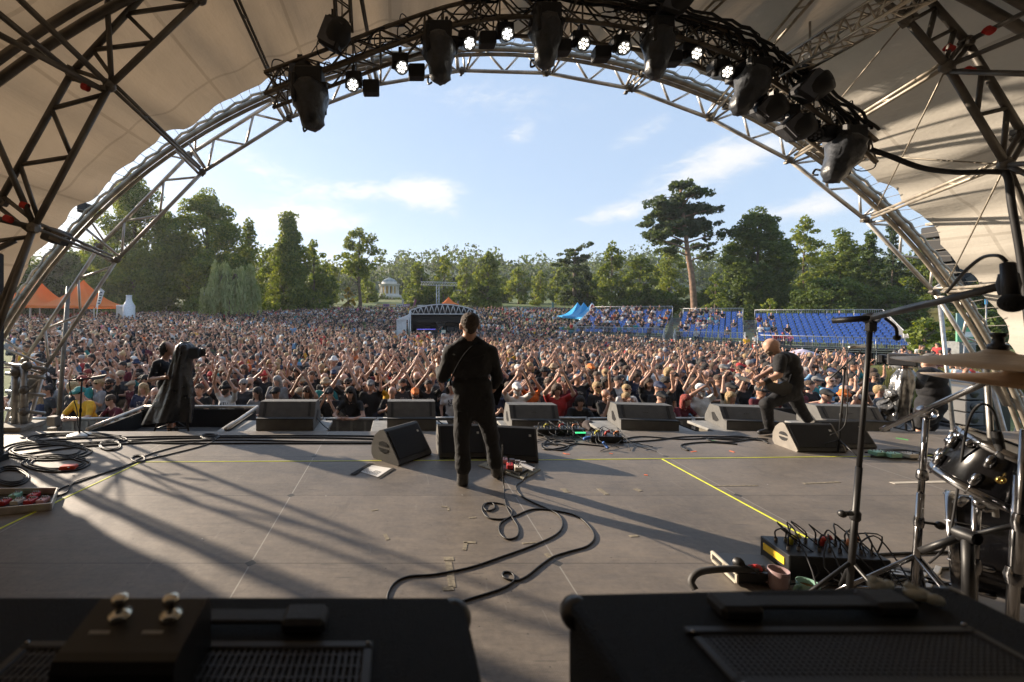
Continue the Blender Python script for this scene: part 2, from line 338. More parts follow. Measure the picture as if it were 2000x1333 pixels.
# ================================================================ stage roof: fabric vault, arches, purlins
roof = thing('stage_roof', (1.44, 4.0, -1.5), 'arched festival stage roof of beige fabric stretched over steel truss arches', 'stage roof')
KC, KR = Vector((1.44, 0, -2.90)), 8.88          # keder arch
FC, FR = Vector((1.754, 0, -2.08)), 7.94         # front truss arch, inner chord
def arc(c, r, y, th): return Vector((c.x + r * math.sin(th), y, c.z + r * math.cos(th)))
def mk_fabric():
    mt, nt, N, L, b = nodes_of('roof_fabric', .75)
    geo = N.new('ShaderNodeNewGeometry'); sep = N.new('ShaderNodeSeparateXYZ'); L.new(geo.outputs['Position'], sep.inputs[0])
    def m(op, a, b_=None):
        n = N.new('ShaderNodeMath'); n.operation = op
        for i, v in enumerate((a, b_)):
            if v is None: continue
            if isinstance(v, (int, float)): n.inputs[i].default_value = v
            else: L.new(v, n.inputs[i])
        return n.outputs[0]
    th = m('ARCTAN2', m('SUBTRACT', sep.outputs[0], 1.44), m('ADD', sep.outputs[2], 2.9))
    def line(v, per, w, off=0.0):
        q = m('DIVIDE', m('ADD', v, off), per); return m('LESS_THAN', m('ABSOLUTE', m('SUBTRACT', q, m('ROUND', q))), w / per / 2)
    seam = m('MAXIMUM', line(th, .147, .0045, .03), line(sep.outputs[1], 2.1, .045, .35))
    n = N.new('ShaderNodeTexNoise'); n.inputs['Scale'].default_value = 1.3; n.inputs['Detail'].default_value = 8; n.inputs['Roughness'].default_value = .65; L.new(geo.outputs['Position'], n.inputs['Vector'])
    cr = N.new('ShaderNodeValToRGB'); e = cr.color_ramp.elements; e[0].position = .25; e[0].color = (.46, .43, .375, 1); e[1].position = .75; e[1].color = (.56, .525, .465, 1); L.new(n.outputs['Fac'], cr.inputs[0])
    mx = N.new('ShaderNodeMix'); mx.data_type = 'RGBA'; L.new(m('MULTIPLY', seam, .35), mx.inputs[0]); L.new(cr.outputs[0], mx.inputs[6]); mx.inputs[7].default_value = (.22, .19, .15, 1)
    cv = N.new('ShaderNodeCombineXYZ'); L.new(m('MULTIPLY', th, 40.0), cv.inputs[0]); L.new(m('MULTIPLY', sep.outputs[1], .9), cv.inputs[1])
    n2 = N.new('ShaderNodeTexNoise'); n2.inputs['Scale'].default_value = 1.0; n2.inputs['Detail'].default_value = 4; n2.inputs['Distortion'].default_value = .4; L.new(cv.outputs[0], n2.inputs['Vector'])
    n3 = N.new('ShaderNodeTexNoise'); n3.inputs['Scale'].default_value = 26; n3.inputs['Detail'].default_value = 3; L.new(geo.outputs['Position'], n3.inputs['Vector'])
    bp = N.new('ShaderNodeBump'); bp.inputs['Distance'].default_value = .05; bp.inputs['Strength'].default_value = .35; L.new(m('ADD', n2.outputs['Fac'], m('MULTIPLY', n3.outputs['Fac'], .12)), bp.inputs['Height'])
    L.new(mx.outputs[2], b.inputs['Base Color']); L.new(bp.outputs[0], b.inputs['Normal'])
    tr = N.new('ShaderNodeBsdfTranslucent'); sc_ = N.new('ShaderNodeVectorMath'); sc_.operation = 'MULTIPLY'; L.new(mx.outputs[2], sc_.inputs[0]); sc_.inputs[1].default_value = (1.0, .80, .60); L.new(sc_.outputs[0], tr.inputs['Color']); L.new(bp.outputs[0], tr.inputs['Normal'])
    ms = N.new('ShaderNodeMixShader'); ms.inputs[0].default_value = .13
    L.new(b.outputs[0], ms.inputs[1]); L.new(tr.outputs[0], ms.inputs[2]); L.new(ms.outputs[0], N['Material Output'].inputs[0])
    return mt
FABRIC = mk_fabric(); FABRIC_B = mat('rear_drape', (.03, .03, .032), .95)
def fab(u, v):
    th = R(-79 + 158 * u); y = 6.58 - 8.38 * v
    scal = .055 * abs(math.sin(th * 62)) ** .6 * max(0, 1 - v * 9)                 # laced edge pulled into scallops
    y -= scal
    pull = math.sin(th * 62 + .4) * .035 * math.exp(-v * 5) + .03 * math.sin(th * 31 + 2.2) * math.exp(-v * 2.5)
    w = pull + .02 * math.sin(th * 40 + 6 * v + 2 * math.sin(7 * v)) * (.3 + math.sin(v * 9) ** 2) + .014 * math.sin(th * 95 + 9 * v) - .05 * math.sin(math.pi * ((v * 8.3 - 0.0) % 2.1) / 2.1)
    return arc(KC, KR + .02 + w, y, th)
m_ = MB(); m_.grid(fab, 420, 60); m_.build('canopy', FABRIC, roof)
m_ = MB()
m_.prism([arc(KC, KR - .05, -1.85, R(a)) for a in range(-78, 79, 4)], (0, -.03, 0)); m_.build('rear_drape', FABRIC_B, roof)  # backdrop behind the camera, out of view, added for the stage lighting
# keder rail arches with sleeves
def arch_tube(c, r, y, rad, a0=-82, a1=82, n=70, tw=8): 
    q = MB(); q.tube([arc(c, r, y, R(a0 + (a1 - a0) * i / n)) for i in range(n + 1)], rad, tw); return q
RUSTY = mat('brownish_steel', (.34, .30, .24), .48, .4, var=.35, vs=6)
k = arch_tube(KC, KR, 6.80, .042); q = arch_tube(KC, KR - .05, 6.86, .03); k.add(q.v, q.f, True)
k.build('edge_rail', RUSTY, roof)
k = MB(); k.tube([arc(KC, KR + .07 + .018 * math.sin(i * 1.9), 6.79, R(-80 + 160 * i / 260)) for i in range(261)], .022, 5); k.build('rope_sleeve', mat('pale_rope', (.42, .37, .30), .9), roof)
DSTEEL = mat('dark_steel_tube', (.14, .125, .105), .5, .35, var=.35, vs=5)
for yy in (4.22, 2.2, 0.0):
    k = arch_tube(KC, KR - .08, yy, .045); q = arch_tube(KC, KR - .08, yy - .16, .04); k.add(q.v, q.f, True); k.build('rib', DSTEEL, roof)
# lacing between fabric edge and rail
k = MB()
for i in range(-76, 77):
    th = R(i * 1.02); th2 = th + R(random.uniform(-.5, .5))
    k.tube([arc(KC, KR + .03, 6.52, th), arc(KC, KR, 6.80, th2)], .0045, 4, cap=False)
k.build('lacing', mat('lacing_cord', (.25, .23, .2), .8), roof)

def ladder(inner, outer, rc, rb, zig=3, name='truss', m=RUSTY, parent=None, nodes=True, seg=True):
    """planar two-chord truss through matching nodes, with zigzag bracing"""
    b = MB(); nb = len(inner)
    for ch in (inner, outer):
        for i in range(nb - 1): b.cyl(ch[i], ch[i + 1], rc, n=9)
    for i in range(nb - 1):
        a0, a1, o0, o1 = inner[i], inner[i + 1], outer[i], outer[i + 1]
        n2 = zig * 2; prev = None
        for t in (0.035, .965): b.cyl(a0.lerp(a1, t), o0.lerp(o1, t), rb, n=7)
        for j in range(n2 + 1):
            t = .06 + .88 * j / n2
            p = a0.lerp(a1, t) if j % 2 == 0 else o0.lerp(o1, t)
            if prev is not None: b.cyl(prev, p, rb, n=6)
            prev = p
    tr = b.build(name, m, parent)
    if nodes:
        for i in range(nb):
            for ch in (inner, outer):
                c = MB(); c.ball(ch[i], rc * 1.9, 8, 6)
                for k_ in range(3):
                    c.box(ch[i] + Vector((random.uniform(-1, 1), random.uniform(-1, 1), random.uniform(-1, 1))) * rc * 1.6, (rc * 1.6, rc * 1.8, rc * 1.3), Matrix.Rotation(random.uniform(0, 3), 3, 'Y'))
                c.build('clamp', DSTEEL, tr)
    return tr
# front arch
FY = 7.10
fr_px = [(30, 860), (87, 722), (228, 508), (396, 336), (564, 231), (735, 166), (902, 138), (1068, 143), (1230, 173), (1386, 231), (1542, 313), (1690, 429), (1825, 571), (1935, 745), (1985, 860)]
fin = [P(x, y, FY) for x, y in fr_px]; fin[0].z = -1.45; fin[0].x = fin[1].x - .7; fin[-1].z = -1.45; fin[-1].x = fin[-2].x + .6
fout = [p + Vector((p.x - FC.x, 0, p.z - FC.z)).normalized() * .36 for p in fin]
ladder(fin, fout, .030, .019, 2, 'front_arch', ALU, roof)
# second ladder behind (the arch is a box section) : short struts to the keder rail at each node
b = MB()
for p, q in zip(fin[1:-1], fout[1:-1]):
    n_ = Vector((p.x - KC.x, 0, p.z - KC.z)).normalized(); kp = KC + n_ * (KR - .05); kp.y = 6.83
    for s_ in (-.12, .12):
        t_ = Vector((n_.z, 0, -n_.x)) * s_
        b.cyl(p + t_ * .6, kp + t_, .02, n=7); b.cyl(q + t_, kp + t_ * 2.2, .016, n=6)
b.build('node_strut', ALU, roof)
# inner arch, nearer the camera
IY = 4.30
ipx = [(-170, 1010), (-60, 745), (66, 445), (214, 168), (392, -2), (640, -160), (1000, -230), (1400, -180), (1640, -62), (1770, 38), (1850, 130), (1965, 322), (2060, 560), (2140, 800), (2230, 1010)]
opx = [(-260, 960), (-140, 690), (0, 392), (140, 143), (288, -18), (590, -240), (1000, -310), (1440, -255), (1680, -150), (1805, -12), (1888, 82), (1998, 262), (2130, 530), (2220, 790), (2320, 1010)]
iin = [P(x, y, IY) for x, y in ipx]; iout = [P(x, y, IY) for x, y in opx]
ladder(iin, iout, .032, .022, 2, 'inner_arch', DSTEEL, roof)
# purlins from the inner arch to the front arch and back towards the rear
def pair(a, b_, name='purlin', m=DSTEEL, r=.022, off=.10, n=2, webs=3):
    k = MB(); d = (b_ - a).normalized(); s_ = d.cross(Vector((0, 0, 1))).normalized(); u = s_.cross(d).normalized()
    offs = [s_ * 0, u * off, s_ * off][:n]
    for o_ in offs: k.cyl(a + o_, b_ + o_ * .8, r, n=8)
    if n > 1:
        for i in range(webs): 
            t = (i + .5) / webs; k.cyl(a.lerp(b_, t) + offs[0], a.lerp(b_, t + .08) + offs[1], r * .6, n=5)
    return k.build(name, m, roof)
for i, j in ((2, 2), (3, 3), (11, 11), (10, 10), (12, 12)): pair(iin[i], fin[j] + Vector((0, -.1, 0)), m=DSTEEL if i < 5 else RUSTY, n=2, r=.020, off=.06, webs=2)  # right-hand purlins get the lighter steel, their sunlight put into the colour
for a_, c_ in ((iin[10], fin[11]), (iin[11], fin[12]), (iin[11], fin[10]), (iin[9], fin[10])): pair(a_, c_ + Vector((0, -.15, .1)), 'brace_rod', RUSTY, .008, n=1)  # diagonal rods added to throw more shadows on the right canopy
pair(P(440, -40, IY), fin[4], n=2, off=.10, r=.018); pair(P(690, -80, IY), fin[5], n=2, off=.12, r=.016); pair(P(1640, -60, IY), fin[9], n=2, off=.14, r=.018, m=RUSTY)
pair(P(1150, -60, IY), fin[7], n=2, off=.10, r=.016); pair(P(1480, -60, IY), fin[8], n=2, off=.10, r=.016, m=RUSTY)
for a, b_ in (((214, 168), (-60, -95)), ((140, 143), (-70, -28)), ((205, 178), (-120, 5))): pair(P(*a, IY), P(*b_, 3.3), n=1, r=.028)
for a, b_ in (((66, 445), (-180, 385)), ((66, 440), (-60, 150)), ((66, 445), (-20, 690)), ((30, 470), (-120, 540))): pair(P(*a, IY), P(*b_, 4.1), n=1, r=.028)
for a, b_ in (((1850, 130), (2200, -15)), ((1888, 82), (2200, -75)), ((1855, 140), (2190, 150)), ((1965, 322), (2200, 310)), ((1965, 322), (2240, 450)), ((1998, 262), (2200, 170))): pair(P(*a, IY), P(*b_, 3.3), n=1, r=.024)
pair(P(206, -60, IY - .1), P(218, 165, IY), n=1, r=.026)
# red bands taped on tubes
rb = MB()
for x, y, d in ((171, 171, IY), (52, 402, 4.25), (20, 428, 4.2), (1936, 60, 4.0), (1897, 138, 4.2), (1858, 95, IY)): rb.lathe(P(x, y, d) - Vector((.02, 0, 0)), [(.034, -.03), (.034, .03)], 9, (1, 0, -.4))
rb.build('red_band', mat('red_tape', (.5, .02, .012), .6), roof)

# legs and base of the front arch on the left, tower jack
tw = thing('tower_base', (-6.2, 7.3, -1.5), 'grey steel jack tower with base plate beside the left arch foot', 'tower base')
b = MB()
for x in (30, 47): b.cyl(P(x, 715, 7.0), P(x, 835, 7.0), .055, n=10)
b.build('jack_leg', STEEL, tw)
b = MB(); b.box(P(36, 832, 7.0), (.50, .5, .07), bev=.01); b.box(P(38, 852, 7.0), (.42, .42, .28), bev=.01); b.box(P(38, 900, 7.0) - Vector((0, 0, .4)), (.5, .5, 1.2)); b.build('base_block', mat('concrete_grey', (.26, .24, .21), .85, var=.25), tw)
b = MB(); 
for y in (712, 730, 765, 800): b.cyl(P(12, y, 7.0), P(88, y + 8, 7.05), .03, n=8)
b.prism([P(40, 738, 7.1), P(86, 735, 7.1), P(64, 778, 7.1), P(50, 790, 7.1)], (0, .04, 0)); b.build('bracing', STEEL, tw)
for x, y in ((47, 762), (47, 805), (30, 728), (52, 715)): b = MB(); b.ball(P(x, y, 6.95), .07, 8, 6); b.build('clamp', DSTEEL, tw)

# black scaffold column at the left edge of the stage, carrying speakers
t = thing('speaker_tower', (-4.95, 5.2, 0), 'tall black speaker tower at the left edge of the stage', 'speaker tower')
b = MB(); b.box((-5.26, 5.25, 1.30), (.56, .5, 2.6), bev=.02); b.build('cabinet', BLACKM, t)
b = MB()
for z in (.62, 1.24, 1.86): b.box((-5.26, 5.25, z), (.57, .51, .012))
b.build('seam', mat('seam_grey', (.05, .05, .055), .5), t)
b = MB(); b.box((-5.26, 5.22, .04), (.62, .6, .08)); b.build('plinth', BLACK, t)
b = MB(); b.box((-5.22, 4.98, 2.35), (.3, .02, .2), bev=.005); b.build('amp_panel', DSTEEL, t)
# ================================================================ lighting truss and lamps
LY = 5.0
def lpt(pts, y): return [P(a, b_, y) for a, b_ in pts]
top = smooth_path(lpt([(516, 142), (640, 96), (790, 40), (902, 6), (1020, -8), (1196, 8), (1335, 34), (1440, 72), (1500, 112), (1560, 152), (1650, 222), (1712, 276)], LY), 3)
dz = Vector((0, 0, -.245))
tl = thing('lighting_truss', top[len(top) // 2], 'curved dark lighting truss full of lamps and cables under the roof', 'lighting truss')
b = MB(); chs = [[p for p in top], [p + Vector((0, .34, 0)) for p in top], [p + dz for p in top], [p + dz + Vector((0, .34, 0)) for p in top]]
for c in chs: b.tube(c, .024, 8)
b.build('chord', mat('truss_bronze', (.16, .135, .105), .5, .4, var=.3), tl)
b = MB()
for i in range(len(top) - 1):
    for a, c in ((0, 2), (1, 3), (0, 1), (2, 3)):
        A, B = chs[a], chs[c]
        b.cyl(A[i], B[i + 1], .011, n=5)
        b.cyl(B[i], A[i + 1] if i % 3 == 0 else B[i].lerp(A[i], .98), .011, n=5)
b.build('bracing', MATS['truss_bronze'], tl)
b = MB()
for s in range(34):
    i0 = random.randrange(0, len(top) - 6); n_ = random.randint(3, 9); pts = []
    for k in range(n_):
        p = top[min(i0 + k, len(top) - 1)]
        pts.append(p + Vector((random.uniform(-.06, .06), random.uniform(-.08, .32), random.uniform(-.24, .11))))
    b.tube(smooth_path(pts, 5), random.choice((.006, .009, .012)), 5)
for s in range(26):
    p = random.choice(top) + Vector((0, random.uniform(-.05, .2), random.uniform(-.2, .05))); r_ = random.uniform(.05, .12)
    b.tube(smooth_path([p + Vector((r_ * math.cos(a), .04 * math.sin(2 * a), r_ * math.sin(a))) for a in np.linspace(0, 6, 9)], 3), .007, 5)
tr_ = smooth_path(lpt([(1335, 26), (1440, 62), (1500, 100), (1562, 146), (1655, 216), (1705, 262)], LY - .1), 6)
for j in range(5): b.tube([p + Vector((random.uniform(-.02, .02), .05 * j - .05, random.uniform(0, .06))) for p in tr_], .016, 6)
tr2 = smooth_path(lpt([(902, -2), (1020, -14), (1196, 2), (1335, 26)], LY - .1), 6)
for j in range(5): b.tube([p + Vector((random.uniform(-.02, .02), .05 * j - .05, random.uniform(0, .07))) for p in tr2], .016, 6)
b.build('cable_loom', RUBBER, tl)
# hoist drops
b = MB()
for x, y0, y1 in ((668, -60, 92), (1018, -60, -8), (1330, -60, 30), (1582, 40, 160)):
    b.cyl(P(x, y0, LY + .15), P(x, y1, LY + .15), .012, n=6)
b.build('hoist_chain', STEEL, tl)
# fat cable loop running right to the arch
c = MB(); c.tube(smooth_path([P(1700, 292, 4.9), P(1740, 306, 4.8), P(1800, 328, 4.6), P(1870, 337, 4.4), P(1945, 336, 4.3), P(1968, 345, 4.25), P(1976, 400, 4.25), P(1996, 520, 4.25), P(2010, 640, 4.25)], 8), .028, 8)
tag(c.build('cable_bundle', RUBBER), 'thick black cable bundle sagging from the lighting truss to the right arch', 'cable')

# straight box truss running back over the stage (upper right) and short vertical one (upper left)
def box_truss(a, b_, w, rc, rb, n, name, m, label):
    d = (b_ - a); u = d.normalized(); s_ = u.cross(Vector((0, 0, 1)))
    s_ = s_.normalized() if s_.length > .01 else Vector((1, 0, 0)); v = s_.cross(u).normalized()
    co = [(s_ * i + v * j) * w / 2 for i, j in ((-1, -1), (1, -1), (1, 1), (-1, 1))]
    o = thing(name, a, label, 'truss'); k = MB()
    for c in co: k.cyl(a + c, b_ + c, rc, n=8)
    k.build('chord', m, o); k = MB()
    for i in range(n):
        p, q_ = a + d * i / n, a + d * (i + 1) / n
        for j in range(4):
            c0, c1 = co[j], co[(j + 1) % 4]
            if i % 2: c0, c1 = c1, c0
            k.cyl(p + c0, q_ + c1, rb, n=5)
    k.build('bracing', m, o); return o
box_truss(P(1545, 150, 5.0) + Vector((0, 0, .12)), P(1860, -60, 3.3), .20, .016, .009, 14, 'cross_truss', mat('bright_aluminium', (.52, .47, .40), .32, .9, var=.15), 'bright aluminium box truss running back from the right part of the lighting truss')
box_truss(P(664, -90, 4.9), P(672, 55, 4.9), .17, .016, .009, 6, 'hanging_truss', DSTEEL, 'short dark vertical truss hanging at the upper left above the lamps')

# ---- LED par lamps
LENS = mat('lit_lamp_lens', (1.0, .97, .88), .3, emit=2.4, var=0); LENS2 = mat('dim_lamp_lens', (1.0, .93, .80), .3, emit=1.3, var=0); LENSOFF = mat('unlit_lens', (.10, .10, .11), .2)
def par(px, py, d, label, lens, aim=(0, -1, -.55), r=.064, sx=1):
    c = P(px, py, d); a = Vector(aim).normalized(); o = thing('par_lamp', c - a * .1 + Vector((0, 0, .2)), label, 'stage lamp', 'par lamps along the lighting truss')
    b = MB(); b.lathe(c, [(.0, -.24), (r * .8, -.235), (r * 1.0, -.18), (r * 1.05, -.03), (r * 1.2, -.005), (r * 1.22, .012), (r * 1.08, .014), (r * 1.06, -.004), (0, -.006)], 20, a); b.build('body', BLACK, o)
    b = MB(); u = a.orthogonal().normalized(); w = a.cross(u)
    for i in range(7):
        q_ = c if i == 0 else c + (u * math.cos(i * math.pi / 3) + w * math.sin(i * math.pi / 3)) * r * .66
        b.lathe(q_, [(0, .006), (r * .235, .004), (r * .25, -.006)], 10, a)
    b.build('lens', lens, o)
    b = MB(); s_ = a.cross(Vector((0, 0, 1))).normalized(); h = c - a * .1
    b.tube([h + s_ * r * 1.3, h + s_ * r * 1.3 + Vector((0, 0, .13)), h - s_ * r * 1.3 + Vector((0, 0, .13)), h - s_ * r * 1.3], .01, 5); b.box(h + Vector((0, 0, .17)), (.04, .06, .09)); b.build('yoke', BLACK, o)
    b = MB(); b.box(h + Vector((0, .06, .10)), (.19, .17, .13), bev=.02); b.cyl(h + s_ * r * 1.35 - s_ * .03, h + s_ * r * 1.35 + s_ * .01, .035, n=10); b.cyl(h - s_ * r * 1.35 - s_ * .01, h - s_ * r * 1.35 + s_ * .03, .035, n=10); b.build('base', BLACKM, o)
    b = MB(); b.box(h + s_ * .2 * sx + Vector((0, .05, -.01)), (.19, .14, .15), bev=.012); b.build('power_box', BLACKM, o)
    return o
for (px, py, nm, ln, sx) in [(689, 166, 'first from the left, brightly lit', LENS, -1), (785, 132, 'second from the left, lit, with flare', LENS, -1), (917, 85, 'third from the left, lit, beside a hooded lamp', LENS, 1),
        (991, 67, 'brightly lit at the crown of the arch', LENS, 1), (1140, 86, 'lit right of the crown', LENS2, 1), (1219, 94, 'dimmer, second right of the crown', LENS2, 1), (1361, 105, 'faintly lit, where the truss turns down', LENS2, 1),
        (1421, 141, 'faintly lit, above the long hooded lamp', LENS2, -1), (1522, 214, 'unlit looking, low on the right run', LENSOFF, -1), (1592, 264, 'unlit, lowest on the right run', LENSOFF, -1)]:
    par(px, py, LY - .05, 'round black LED lamp ' + nm, ln, aim=(.05 + (917 - px) * .0004 + random.uniform(-.22, .22), -1, -.45 + random.uniform(-.2, .15)), sx=sx)
# ---- moving heads under rain hoods
HOOD = mat('dark_rain_hood', (.040, .044, .052), .42, var=.35, vs=12, bump=.5, bs=18)
def hooded(px, py, tx, ty, d, label, s=1.0):
    a = P(px, py, d); tip = P(tx, ty, d - .12); ax = (tip - a); Ln = ax.length; ax.normalize()
    o = thing('moving_head', a + Vector((0, 0, .2)), label, 'stage lamp', 'hooded moving heads on the lighting truss')
    b = MB(); b.box(a + Vector((0, .05, .10)), (.30 * s, .26 * s, .20 * s), bev=.02); b.cyl(a + Vector((-.1, .05, .2)), a + Vector((-.1, .05, .3)), .02); b.cyl(a + Vector((.1, .05, .2)), a + Vector((.1, .05, .3)), .02); b.build('base', BLACKM, o)
    b = MB(); n = 22; u = ax.orthogonal().normalized(); w = ax.cross(u); prof = [(.05, -.02), (.15, .0), (.185, .08), (.19, .22), (.165, .40), (.135, .58), (.125, .74), (.11, .90), (.07, .98), (.0, 1.0)]
    vs = []
    for r_, h in prof:
        for j in range(n):
            th = 2 * math.pi * j / n; rr = r_ * s * (1 + .09 * math.sin(5 * th + 9 * h) + .05 * math.sin(9 * th - 14 * h) + random.uniform(-.035, .035))
            vs.append(a + ax * h * Ln + (u * math.cos(th) * 1.12 + w * math.sin(th) * .9) * rr)
    b.add(vs, [(i * n + j, i * n + (j + 1) % n, (i + 1) * n + (j + 1) % n, (i + 1) * n + j) for i in range(len(prof) - 1) for j in range(n)], True); b.build('rain_hood', HOOD, o)
    b = MB(); e = tip - ax * Ln * .25 + w * .12 * s; b.tube(smooth_path([e, e + w * .05 - ax * .02, e + w * .05 + ax * .06, e + ax * .07], 4), .012, 6); b.build('handle', BLACK, o)
    b = MB()
    for sgn in (-1, 1): b.box(a + u * .19 * s * sgn + ax * Ln * .18, (.05 * s, .1 * s, .28 * s), bev=.012)
    b.box(a + Vector((0, 0, .01)), (.40 * s, .10 * s, .05 * s), bev=.01); b.build('yoke', BLACKM, o)
for a in [(603, 170, 612, 252, 'hooded moving head hanging lowest at the left end of the truss', 1.05), (856, 80, 860, 160, 'hooded moving head between the second and third lit lamps', 1.0), (1068, 45, 1064, 130, 'hooded moving head just right of the crown', 1.0),
          (1288, 70, 1278, 150, 'hooded moving head between the dimmer lamps', .95), (1477, 150, 1440, 218, 'long hooded moving head tilted left on the falling right run', .95), (1658, 282, 1622, 350, 'hooded moving head at the right end of the truss', 1.0)]:
    hooded(a[0], a[1], a[2], a[3], LY - .05, a[4], a[5])
def flood(px, py, d, label, w=.3, h=.3, tilt=.3):
    c = P(px, py, d); o = thing('flood_lamp', c, label, 'stage lamp')
    M = Matrix.Rotation(tilt, 3, 'Y') @ Matrix.Rotation(.3, 3, 'X')
    b = MB(); b.box(c, (w, .2, h), M, bev=.03); b.lathe(c + Vector((.05, -.02, .0)), [(.0, -.12), (.13, -.1), (.15, .0), (.11, .12), (0, .13)], 14, (.5, -1, .2)); b.build('body', BLACKM, o)
    b = MB(); b.box(c + M @ Vector((-.02, -.1, 0)), (w * .8, .02, h * .8), M); b.build('front_glass', LENSOFF, o)
    b = MB(); b.box(c + Vector((0, .04, h * .65)), (.06, .06, .2)); b.build('bracket', BLACK, o)
flood(652, 68, 4.85, 'dark flood lamp above the truss at the upper left', .26, .30, .5); flood(1312, 6, 4.9, 'dark flood lamp at the top of the frame above the truss', .24, .24)
flood(1583, 170, 4.85, 'dark blinder lamp where the aluminium truss meets the lighting truss', .24, .3, .6); flood(1550, 250, 4.9, 'black square blinder on the right run of the truss', .24, .22, .8)
flood(1495, 214, 4.9, 'black square blinder beside the long hooded lamp', .2, .2, .7); flood(585, 150, 5.1, 'dark box lamp behind the leftmost hooded lamp', .2, .26, .2)

# hanging line arrays beyond the arch on the right and small one on the left
la = thing('line_array', P(1850, 470, 8.0), 'grey curved line array of speaker boxes hanging beyond the right arch', 'speaker array')
b = MB(); gr = MB()
for i, (x, y) in enumerate(((1832, 452), (1836, 474), (1841, 496), (1849, 518), (1862, 540))):
    M = Matrix.Rotation(-.05 - .12 * i, 3, 'Y')
    c = P(x + 16, y, 8.3); bb = MB(); bb.box(c, (.50, .4, .214), M, bev=.015); bb.build('cabinet', mat('array_grey', (.030, .030, .031), .75), la)
    gg = MB()
    for k in (-.13, .13): gg.box(c + M @ Vector((k, -.205, 0)), (.16, .012, .11), M)
    gg.build('grille', BLACK, la)
b = MB(); b.box(P(1846, 436, 8.3), (.4, .3, .05)); b.cyl(P(1840, 430, 8.3), P(1840, 330, 8.3), .012); b.build('rigging_frame', DSTEEL, la)
sp = thing('hung_speaker', P(168, 412, 6.9), 'small black speaker box hanging from the left canopy edge', 'speaker')
b = MB(); b.box(P(168, 408, 6.9), (.16, .2, .14), bev=.01); b.build('cabinet', BLACKM, sp); b = MB(); b.tube([P(166, 400, 6.9), P(160, 350, 6.7)], .006, 4); b.tube(smooth_path([P(166, 414, 6.9), P(162, 424, 6.9), P(166, 430, 6.9), P(170, 424, 6.9)], 3), .008, 5); b.build('hook', STEEL, sp)
s2 = thing('hung_speaker', P(112, 462, 6.3), 'wide black speaker hanging against the lower left canopy fabric', 'speaker')
b = MB(); b.box(P(110, 462, 6.3), (.22, .3, .20), Matrix.Rotation(.4, 3, 'Y'), bev=.02); b.build('cabinet', BLACKM, s2); b = MB(); b.box(P(110, 462, 6.12), (.17, .02, .15), Matrix.Rotation(.4, 3, 'Y')); b.build('grille', DSTEEL, s2)
# ================================================================ gear on and in front of the stage
WEDGE = mat('wedge_paint', (.035, .034, .033), .65, var=.2, bump=.35, bs=220); GRILLE = mat('wedge_grille', (.010, .010, .011), .85, var=.2, bump=.4, bs=400)
SIDE = mat('wedge_side', (.07, .066, .06), .7, var=.15, bump=.3, bs=220); PALEBADGE = mat('badge', (.55, .53, .48), .5)
def wedge(c, face, w, label, side_m=None, s=.77, group='curved black floor monitors on the stage'):
    """c = middle of the front bottom edge; face = horizontal direction the grille faces"""
    f = Vector((face[0], face[1], 0)).normalized(); x = Vector((-f.y, f.x, 0)); c = Vector(c)
    prof = [(0, .03), (.02, .0), (.50, .0), (.545, .06), (.54, .20), (.48, .33), (.38, .42), (.31, .44), (.27, .42), (.02, .07)]
    pt = lambda d, h, k: c - f * d * s + x * k + Vector((0, 0, h * s))
    o = thing('floor_monitor', c, label, 'floor monitor', group)
    b = MB(); b.prism([pt(d, h, -w / 2 + .02) for d, h in prof], x * (w - .04)); b.build('cabinet', WEDGE, o)
    for sg in (-1, 1):
        b = MB(); b.prism([pt(d, h, sg * (w / 2 - .019)) for d, h in prof], x * .019 * sg); pl = b.build('side_panel', side_m or SIDE, o)
        b = MB()
        for up in (1, -1):
            pts = [pt(.30 + .095 * math.cos(a), .20 + up * .018 + up * .062 * math.sin(a), sg * (w / 2 + .0005)) for a in np.linspace(0, math.pi, 9)]
            b.prism(pts, x * .003 * sg)
        b.build('port', BLACK, pl)
    b = MB(); u = (pt(.27, .42, 0) - pt(.02, .07, 0)).normalized(); nrm = x.cross(u).normalized()
    if nrm.dot(f) < 0: nrm = -nrm
    mid = (pt(.27, .42, 0) + pt(.02, .07, 0)) / 2; M = Matrix((x, u, nrm)).transposed()
    b.box(mid + nrm * .006, (w - .06, .40 * s, .012), M); gr = b.build('grille', GRILLE, o)
    b = MB(); b.box(mid + nrm * .014 + x * (w * .36) - u * (-.10 * s), (.028, .028, .004), M, ); b.box(mid + nrm * .0145 + x * (w * .36) - u * (-.10 * s), (.012, .012, .006), M); b.build('badge', PALEBADGE, gr)
    return o
wedge((.21, 5.46, 0), (.72, -.69), .62, 'black floor monitor left of the guitarist with its rounded side panel towards us', s=.90)
wedge(G(905, 897), (.02, -1), .60, 'black floor monitor directly behind the guitarist with its grille facing the stage', s=.86)
wedge(G(1003, 902), (-.18, -1), .60, 'black floor monitor just right of the guitarist behind his pedalboard', s=.86)
wedge(G(1606, 885), (-.06, -1), .62, 'floor monitor at the bassist with its sunlit beige side panel showing', side_m=mat('sunlit_side', (.20, .18, .155), .7, var=.15))  # side paler than on the other monitors, sunlight put into its colour
wedge(G(1672, 878), (.03, -1), .60, 'floor monitor right of the bassist, tucked against the sunlit one')

